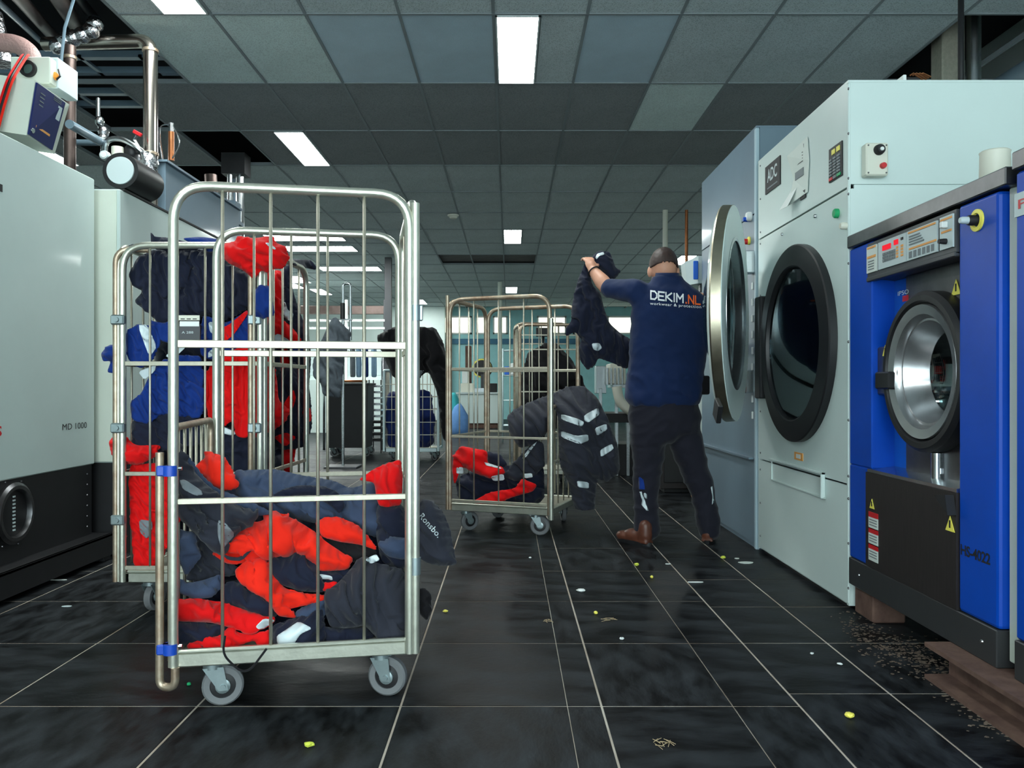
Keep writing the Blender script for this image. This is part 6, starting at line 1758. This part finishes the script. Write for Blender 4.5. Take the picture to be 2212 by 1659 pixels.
# black wheeled bin
Y = 11.5
bn = thing('wheeled_bin', 'tall black wheeled bin beside the white wire cart', 'bin', (xat(748, Y), Y + .3, 0))
x0, x1 = xat(705, Y), xat(796, Y)
bm = B(); prism(bm, [(x0 + .03, Y, .13), (x1 - .03, Y, .13), (x1, Y - .03, 1.02), (x0, Y - .03, 1.02)], (0, .5, 0)); obj('bin_body', bm, M['black'], bn)
bx('bin_rim', x0 - .02, x1 + .02, Y - .05, Y + .53, 1.02, 1.05, 'rubber', bn)
for x in (x0 + .07, x1 - .07):
    for y in (Y + .06, Y + .44): caster(bn, x - bn.location.x, y - bn.location.y, .06, .7, ztop=.13)
for q, c in enumerate(('copper', 'rusty')):
    bm = B(); tube(bm, [(x0 + .05, Y + .05 + .1 * q, 1.075), (x1 - .05, Y + .1 + .1 * q, 1.075)], .02, 8); single('cardboard_roll', bm, M[c], ('copper-coloured', 'brown')[q] + ' roll lying across the black bin', 'roll')
# rack of silver trays
Y = 12.12
rk = thing('tray_rack', 'rack of stacked silver trays between the black bin and the white wire cart', 'rack', (xat(806, Y), Y + .2, 0))
x0, x1 = xat(796, Y), xat(824, Y)
for a in (x0, x1 - .015):
    for b in (Y, Y + .385): bx('rack_post', a, a + .015, b, b + .015, 0, 1.1, 'black', rk, 0)
for k in range(10):
    bx('tray', x0, x1, Y - .01, Y + .4, .18 + k * .09, .21 + k * .09, 'steel' if k > 3 else 'black', rk, .006)
# chrome hook stand with grey denim
Y = 10.0
hs = thing('hook_stand', 'chrome hanging stand with a bent top carrying grey denim', 'stand', (xat(745, Y), Y, 0))
x = xat(741, Y)
bm = B(); tube(bm, fillet([(x, Y, 0.02), (x, Y, zat(612, Y)), (xat(757, Y), Y, zat(612, Y)), (xat(757, Y), Y, zat(735, Y))], .05), .018, 12); obj('bent_tube', bm, M['steel'], hs)
bx('stand_base', x - .2, x + .2, Y - .18, Y + .18, 0, .025, 'steeld', hs)
bm = B(); tube(bm, [(x + .0, Y - .02, zat(690, Y)), (x, Y - .02, zat(655, Y))], .03, 12); obj('grip', bm, M['rubber'], hs)
bx('hanger_bar', xat(712, Y), xat(762, Y), Y - .03, Y - .01, zat(692, Y), zat(689, Y), 'steel', hs)
d1c = lambda p: crop(p, 640, 600, 3.859)
garment('denim_trousers', 'grey washed denim trousers hanging on the chrome stand', 'trousers', d1c([(195, 560), (250, 430), (300, 335), (330, 335), (400, 400), (455, 455), (440, 550), (400, 660), (385, 880), (365, 1005), (225, 985), (205, 880), (150, 830), (140, 720)]), lambda x, y: 9.93 + 0 * x, 'c_denim', thick=.06, amp=.03, ang=1.2, freq=6, seed=90, res=.02)
# pale blue shirts on hangers
for k, (px, m, l) in enumerate(((762, 'label', 'pale grey shirt hanging over the black bin'), (775, 'shirtb', 'pale blue shirt hanging over the black bin'), (790, 'c_blue', 'royal blue shirt hanging over the black bin'), (808, 'shirtb', 'pale blue shirt hanging above the silver trays'))):
    if 'shirtb' not in M: M['shirtb'] = cloth('pale blue cloth', (150, 184, 214))
    if m == 'label': m = 'c_grey'
    garment('hanging_shirt', l, 'shirt', [(px - 6, 748), (px + 5, 746), (px + 6, 790), (px + 6, 815), (px - 6, 815), (px - 6, 780)], (lambda yy: (lambda x, y: yy + 0 * x))(12.79 + .004 * k), m, thick=.03, amp=.02, ang=1.4, seed=91 + k, res=.03, group='shirts over the bin')
bm = B(); tube(bm, [(xat(700, 12.8), 12.8, zat(747, 12.8)), (xat(826, 12.8), 12.8, zat(747, 12.8))], .02, 8)
for px in (700, 826): tube(bm, [(xat(px, 12.8), 12.8, 0), (xat(px, 12.8), 12.8, zat(747, 12.8))], .02, 8)
single('garment_rail', bm, M['steel'], 'steel garment rail behind the black bin', 'rail')
# column and overhead rail
bm = B(); x = xat(839, 15.1); box(bm, x - .06, x + .06, 15.04, 15.16, 0, ZC); single('column', bm, M['charc'], 'slim grey steel column right of the thin ceiling light', 'column')
# white folding line in front of the far wall
Y = 17.5
fm = thing('folding_machine', 'long white folding machine with rails in front of the far white wall', 'machine', (-3.4, Y, 0))
bx('machine_body', -4.6, -2.72, Y, Y + 1.2, 0.0, 1.15, 'machw', fm); bx('machine_hood', -4.6, -2.72, Y + .3, Y + 1.2, 1.15, 1.95, 'machw', fm)
for z in (2.25, 2.42): bx('machine_rail', -4.8, -2.65, Y + .2, Y + .3, z, z + .05, 'white', fm)
bx('machine_rail', -4.6, -2.7, Y + .35, Y + .5, 2.60, 2.78, 'piped', fm)
for x in (-4.5, -3.6, -2.75): bx('machine_post', x, x + .06, Y + .22, Y + .3, 0, 2.9, 'charc' if x > -3 else 'white', fm)
for k in range(4): bx('machine_panel', -4.5 + k * .45, -4.1 + k * .45, Y + .285, Y + .30, 1.25, 1.85, 'label', fm)
# the teal room: bench with a reel, post, small things
Y = 19.4
dk = thing('packing_bench', 'white packing bench with a closed front in the teal room', 'bench', (xat(1037, Y), Y + .35, 0))
x0, x1 = xat(990, Y), xat(1084, Y)
bx('bench_front', x0, x1 - .06, Y, Y + .7, .12, .82, 'machw', dk); bx('bench_top', x0 - .05, x1 + .02, Y - .04, Y + .74, .82, .86, 'label', dk); bx('bench_leg', x1 - .06, x1, Y - .02, Y + .7, 0, .82, 'white', dk); bx('bench_foot', x0 + .05, x1 - .1, Y + .05, Y + .6, 0, .12, 'rust', dk)
rl_ = thing('cable_reel', 'round black and yellow reel standing on the packing bench', 'reel', (xat(1043, Y), Y + .5, .86))
bm = B(); lathe(bm, [(0, .05), (.10, .06), (.20, .06), (.24, .04), (.24, -.04), (.2, -.06), (0, -.06)], (xat(1043, Y + .5), Y + .5, 1.45), (0, -1, 0), 32); obj('reel_disc', bm, M['black'], rl_)
bm = B(); lathe(bm, [(.20, .062), (.235, .055), (.235, .045), (.20, .05)], (xat(1041, Y + .5), Y + .5, 1.45), (0, -1, 0), 32, True); obj('reel_band', bm, M['yellow'], rl_)
bx('reel_stand', xat(1043, Y + .5) - .05, xat(1043, Y + .5) + .05, Y + .42, Y + .58, .86, 1.3, 'charc', rl_)
for px0, px1, py0, py1, yy, m, nm, l, c in ((1005, 1018, 747, 852, 19.87, 'rust', 'wooden_post', 'brown wooden post standing on the packing bench', 'post'), (995, 1022, 828, 852, 19.5, 'offwhite', 'parcel', 'cream parcel on the packing bench', 'box'), (1056, 1074, 828, 852, 19.5, 'ink', 'dark_box', 'small black box on the packing bench', 'box'),
        (1024, 1052, 838, 852, 19.45, 'steel', 'metal_tray', 'shiny metal tray on the packing bench', 'tray'), (998, 1010, 800, 828, 19.5, 'white', 'carton', 'white carton stacked on the cream parcel', 'box')):
    zb = zat(py1, yy)
    zb = .86 if py1 == 852 else zb
    bm = B(); box(bm, xat(px0, yy), xat(px1, yy), yy, yy + .25, zb, zat(py0, yy), .008); single(nm, bm, M[m], l, c)
bm = B(); x = xat(1080, 18.6); tube(bm, [(x, 18.6, 0), (x, 18.6, ZC)], .05, 12); single('column', bm, M['cream'], 'pale round column beside the packing bench', 'column')
for px, py0, py1, yy, m, l in ((979, 848, 905, 17.0, 'tealbag', 'teal laundry bag beside the packing bench'), (992, 872, 925, 16.6, 'bluebag', 'pale blue laundry bag beside the packing bench')):
    if 'tealbag' not in M: M['tealbag'] = cloth('teal bag', (60, 170, 176)); M['bluebag'] = cloth('blue bag', (96, 140, 196))
    a = zat(py0, yy)
    bm = B(); lathe(bm, [(0, 0), (.16, .0), (.2, .15), (.19, a * .6), (.10, a * .9), (.03, a), (0, a)], (xat(px, yy), yy, 0), (0, 0, 1), 20)
    for v in bm.verts: v.co += Vector((mnoise.noise(v.co * 5), mnoise.noise(v.co * 5 + Vector((9, 0, 0))), 0)) * .04
    single('laundry_bag', bm, M[m], l, 'bag', smooth=True)
# wire rack and monitor
Y = 14.5
wr = thing('wire_rack', 'pale wire shelving rack in the teal room', 'rack', (xat(1108, Y), Y, 0))
x0, x1 = xat(1086, Y), xat(1132, Y)
for x in (x0, x1):
    for y in (Y, Y + .4): bm = B(); tube(bm, [(x, y, 0), (x, y, 1.68)], .012, 8); obj('rack_post', bm, M['whitewire'], wr)
for z in (.3, .75, 1.2, 1.65):
    for y in (Y, Y + .13, Y + .27, Y + .4): bm = B(); tube(bm, [(x0, y, z), (x1, y, z)], .008, 6); obj('rack_wire', bm, M['whitewire'], wr)
bm = B(); box(bm, x0 + .14, x1 - .04, Y + .05, Y + .3, 1.21, 1.42, .01); single('paper_box', bm, M['white'], 'white paper box on the wire shelving rack', 'box')
bm = B(); box(bm, x0 + .03, x0 + .12, Y + .05, Y + .3, 1.21, 1.36, .01); single('detergent_box', bm, M['blue2'], 'small blue box on the wire shelving rack', 'box')
Y = 16.0
mo = thing('monitor', 'black wall monitor on a pole above the black heap', 'monitor', (xat(1174, Y), Y, 0))
bx('screen', xat(1158, Y), xat(1191, Y), Y, Y + .06, zat(727, Y), zat(708, Y), 'ink', mo); bm = B(); tube(bm, [(xat(1174, Y), Y + .08, 0), (xat(1174, Y), Y + .08, zat(715, Y))], .03, 10); obj('monitor_pole', bm, M['steel'], mo)
# press machine with a cream hose behind the man
Y = 9.0
pm = thing('press_machine', 'steel finishing press with a thick cream hose behind the held jacket', 'machine', (xat(1330, Y), Y + .3, 0))
bx('press_table', xat(1286, Y), xat(1420, Y), Y, Y + .7, .60, .70, 'black', pm)
for px in (1295, 1330, 1355): bx('press_leg', xat(px, Y), xat(px + 7, Y), Y + .05, Y + .1, 0, .98, 'steel', pm)
bx('press_head', xat(1318, Y), xat(1352, Y), Y, Y + .4, zat(830, Y), zat(785, Y), 'offwhite', pm, .01); bx('press_arm', xat(1290, Y), xat(1312, Y), Y + .1, Y + .3, zat(850, Y), zat(790, Y), 'steel', pm); bx('press_plate', xat(1322, Y), xat(1352, Y), Y - .05, Y + .4, zat(838, Y), zat(830, Y), 'steel', pm)
for k in range(5): bx('press_fin', xat(1310 + k * 8, Y), xat(1313 + k * 8, Y), Y - .04, Y, zat(832, Y), zat(795, Y), 'steel', pm, 0)
bm = B(); tube(bm, fillet([cam(1332, 835, Y - .05), cam(1338, 868, Y - .05), cam(1365, 892, Y - .05), cam(1420, 900, Y - .05)], .25), .055, 14); obj('press_hose', bm, M['offwhite'], pm)
bx('press_base', xat(1290, Y), xat(1430, Y), Y + .1, Y + .65, 0, .35, 'black', pm)
# cabinet seen between his legs, panel box beyond the open dryer
Y = 7.6
lc = thing('low_cabinet', 'dark low cabinet on the floor beyond the legs of the man', 'cabinet', (1.7, Y + .3, 0))
bx('cabinet_body', 1.42, 2.3, Y, Y + .8, .04, .98, 'brownblk', lc); bx('cabinet_foot', 1.46, 2.26, Y + .03, Y + .75, 0, .04, 'black', lc)
bx('cabinet_door', 1.45, 1.80, Y - .012, Y, .10, .90, 'black', lc); bx('cabinet_door', 1.84, 2.2, Y - .012, Y, .10, .90, 'black', lc)
q_z = zat(612, 6.44)
wx = thing('washer_extractor', 'pale teal washer behind the open grey dryer', 'washer', (2.3, 7.0, 0))
bx('washer_body', 1.66, 2.9, 6.44, 7.55, .1, 1.70, 'machw', wx); bx('washer_base', 1.70, 2.88, 6.5, 7.5, 0, .1, 'black', wx); bx('washer_hood', 1.56, 1.75, 6.44, 7.1, 1.5, q_z - .06, 'label', wx, .01)
pb = thing('panel_box', 'pale grey control box with a blue front beside the head of the man', 'control box', (1.5, 6.5, 1.85))
q0 = cam(1500, 612, 6.44); q1 = cam(1534, 553, 6.44)
bx('box_body', q0.x + .03, q1.x, 6.44, 6.60, q0.z, q1.z, 'label', pb); bm = B()
prism(bm, [(q0.x + .03, 6.44, q0.z), (q0.x + .03, 6.44, q1.z), (q0.x - .05, 6.56, q1.z - .03), (q0.x - .03, 6.56, q0.z)], (0, .16, 0)); obj('box_flap', bm, M['label'], pb)
bx('box_screen', q0.x - .01, q0.x + .028, 6.425, 6.44, q0.z + .03, q1.z - .04, 'blue2', pb); bx('box_arm', q0.x + .06, 1.72, 6.5, 6.56, q0.z - .06, q0.z, 'steeld', pb)
for px, r, m, l in ((1437, .035, 'offwhite', 'white drop pipe above the head of the man'), (1483, .022, 'copper', 'copper drop pipe right of the white drop pipe')):
    bm = B(); x = xat(px, 11.0); tube(bm, [(x, 11.0, 0), (x, 11.0, ZC - .004)], r, 12); single('drop_pipe', bm, M[m], l, 'pipe')
sd_ = thing('smoke_detector', 'small cream smoke detector on the ceiling', 'detector', (xat(979, 11.3), 11.3, ZC - .06))
bm = B(); lathe(bm, [(0, -.06), (.045, -.055), (.06, -.03), (.075, -.028), (.08, -.006), (0, -.006)], (xat(979, 11.3), 11.3, ZC), (0, 0, 1), 24); obj('detector_body', bm, M['offwhite'], sd_)
# ================================================================== litter on the floor
def flr(px, py): 
    Yf_ = F / (py - CY); return Vector((xat(px, Yf_), Yf_, 0))
def litter(px, py, sx, sy, h, ang, m, name, label, cat, lump=False):
    c = flr(px, py); bm = B()
    if lump:
        bmesh.ops.create_icosphere(bm, subdivisions=2, radius=1)
        for v in bm.verts: v.co *= 1 + .35 * mnoise.noise(v.co * 1.7 + Vector((px, py, 0)))
        bm.transform(Matrix.Translation(c + Vector((0, 0, h * .45))) @ Matrix.Rotation(ang, 4, 'Z') @ Matrix.Diagonal((sx / 2, sy / 2, h / 2, 1)))
    else:
        n = 9; pts = []
        for k in range(n):
            a = 2 * PI * k / n + ang
            rr = .75 + .3 * mnoise.noise(Vector((px, k * 1.3, py)))
            pts.append(c + Vector((math.cos(a) * sx / 2 * rr * 1.2, math.sin(a) * sy / 2 * rr * 1.2, 0.0008)))
        prism(bm, pts, (0, 0, h))
    zmin = min(v.co.z for v in bm.verts)
    for v in bm.verts: v.co.z -= zmin - .0002
    single(name, bm, M[m], label, cat)
M['foam'] = mat('yellow green foam', (196, 206, 72), .7)
M['straw'] = mat('straw dust', (150, 128, 96), .9, col2=(196, 176, 140), vscale=30)
for px, py, sx, sy, h, ang, m, nm, l, c, lu in (
    (1255, 1278, .046, .04, .014, .2, 'white', 'crumpled_tissue', 'crumpled white tissue in the middle of the tiled aisle', 'tissue', True),
    (1503, 1258, .085, .02, .003, -.15, 'white', 'paper_slip', 'long white paper slip near the shoes of the man', 'paper', False),
    (1612, 1216, .09, .05, .004, .1, 'paper', 'paper_scrap', 'flat white paper scrap at the foot of the pale dryer', 'paper', False),
    (1592, 1207, .03, .02, .004, .4, 'paper', 'paper_scrap', 'tiny white scrap touching the flat paper scrap', 'paper', False),
    (1562, 1207, .035, .028, .016, .6, 'foam', 'ear_plug', 'green foam plug next to the paper scraps by the dryer', 'ear plug', True),
    (1375, 1223, .026, .022, .018, .3, 'foam', 'ear_plug', 'green foam plug behind the crumpled tissue', 'ear plug', True),
    (1408, 1249, .016, .018, .014, .8, 'yellow', 'ear_plug', 'small yellow plug right of the crumpled tissue', 'ear plug', True),
    (1287, 1327, .018, .016, .014, .2, 'yellow', 'ear_plug', 'yellow plug beside the straw dust in the aisle', 'ear plug', True),
    (1343, 1382, .020, .016, .010, .2, 'white', 'paper_crumb', 'white crumb right of the yellow plug in the aisle', 'paper', True),
    (962, 1323, .024, .014, .012, 0, 'yellow', 'ear_plug', 'yellow plug beside the right posts of the front cage', 'ear plug', True),
    (668, 1613, .030, .018, .014, 0, 'foam', 'ear_plug', 'green-yellow plug on the tiles in front of the front cage', 'ear plug', True),
    (1835, 1551, .030, .024, .018, .2, 'yellow', 'ear_plug', 'yellow plug on the tile in front of the blue washer', 'ear plug', True),
    (1814, 1436, .022, .014, .008, -.5, 'white', 'paper_crumb', 'white crumb on the tiles beside the blue washer', 'paper', True),
    (408, 1481, .014, .014, .012, 0, 'green', 'green_pellet', 'bright green pellet under the left corner of the front cage', 'pellet', True),
    (126, 1253, .10, .018, .003, .25, 'paper', 'paper_strip', 'white paper strip along the base rail of the left machine', 'paper', False),
    (145, 1310, .05, .02, .002, .2, 'label', 'paper_scrap', 'torn pinkish scrap on the tiles left of the cages', 'paper', False),
    (1443, 1219, .035, .008, .004, 0, 'white', 'paper_crumb', 'thin white crumb on the joint behind the paper slip', 'paper', False),
    (1145, 1206, .018, .014, .008, 0, 'white', 'paper_crumb', 'white crumb behind the wheel of the aisle cage', 'paper', True),
    (1754, 1414, .014, .012, .008, 0, 'white', 'paper_crumb', 'small white crumb left of the joint by the blue washer', 'paper', True)):
    litter(px, py, sx, sy, h, ang, m, nm, l, c, lu)
def strands(px, py, n, L, label, seed):
    random.seed(seed); c = flr(px, py); bm = B()
    for k in range(n):
        a = random.uniform(0, PI); o_ = Vector((random.uniform(-1, 1), random.uniform(-1, 1), 0)) * L * .5
        d = Vector((math.cos(a), math.sin(a) , 0)) * random.uniform(.3, 1) * L * .5
        tube(bm, [c + o_ - d + Vector((0, 0, .0025)), c + o_ + Vector((0, 0, .0035)), c + o_ + d + Vector((0, 0, .0025))], .0010, 4)
    s_ = single('straw_fluff', bm, M['straw'], label, 'lint'); s_['kind'] = 'stuff'
strands(1435, 1607, 12, .045, 'tan lint star on the tile in front of the aisle', 3)
strands(1318, 1340, 10, .05, 'tan lint tuft beside the yellow plug', 4)
strands(1185, 1342, 8, .03, 'tan lint on the joint left of the aisle', 5)
# dust lying along the edge under the washers
random.seed(9)
bm = B()
for k in range(900):
    t = random.random()
    px = 1835 + 330 * t + random.gauss(0, 18); py = 1335 + 210 * t + random.gauss(0, 20) + 14 * math.sin(t * 9)
    c = flr(px, py); s_ = random.uniform(.0015, .006)
    pts = [c + Vector((math.cos(2 * PI * q / 6) * s_ * random.uniform(.6, 1.8), math.sin(2 * PI * q / 6) * s_ * random.uniform(.6, 1.3), .0004)) for q in range(6)]
    prism(bm, pts, (0, 0, random.uniform(.0006, .002)))
ds = single('dust', bm, mat('brown dust', (66, 56, 50), .95, col2=(122, 106, 92), vscale=18), 'brown dust and lint along the floor under the blue washer', 'dust'); ds['kind'] = 'stuff'
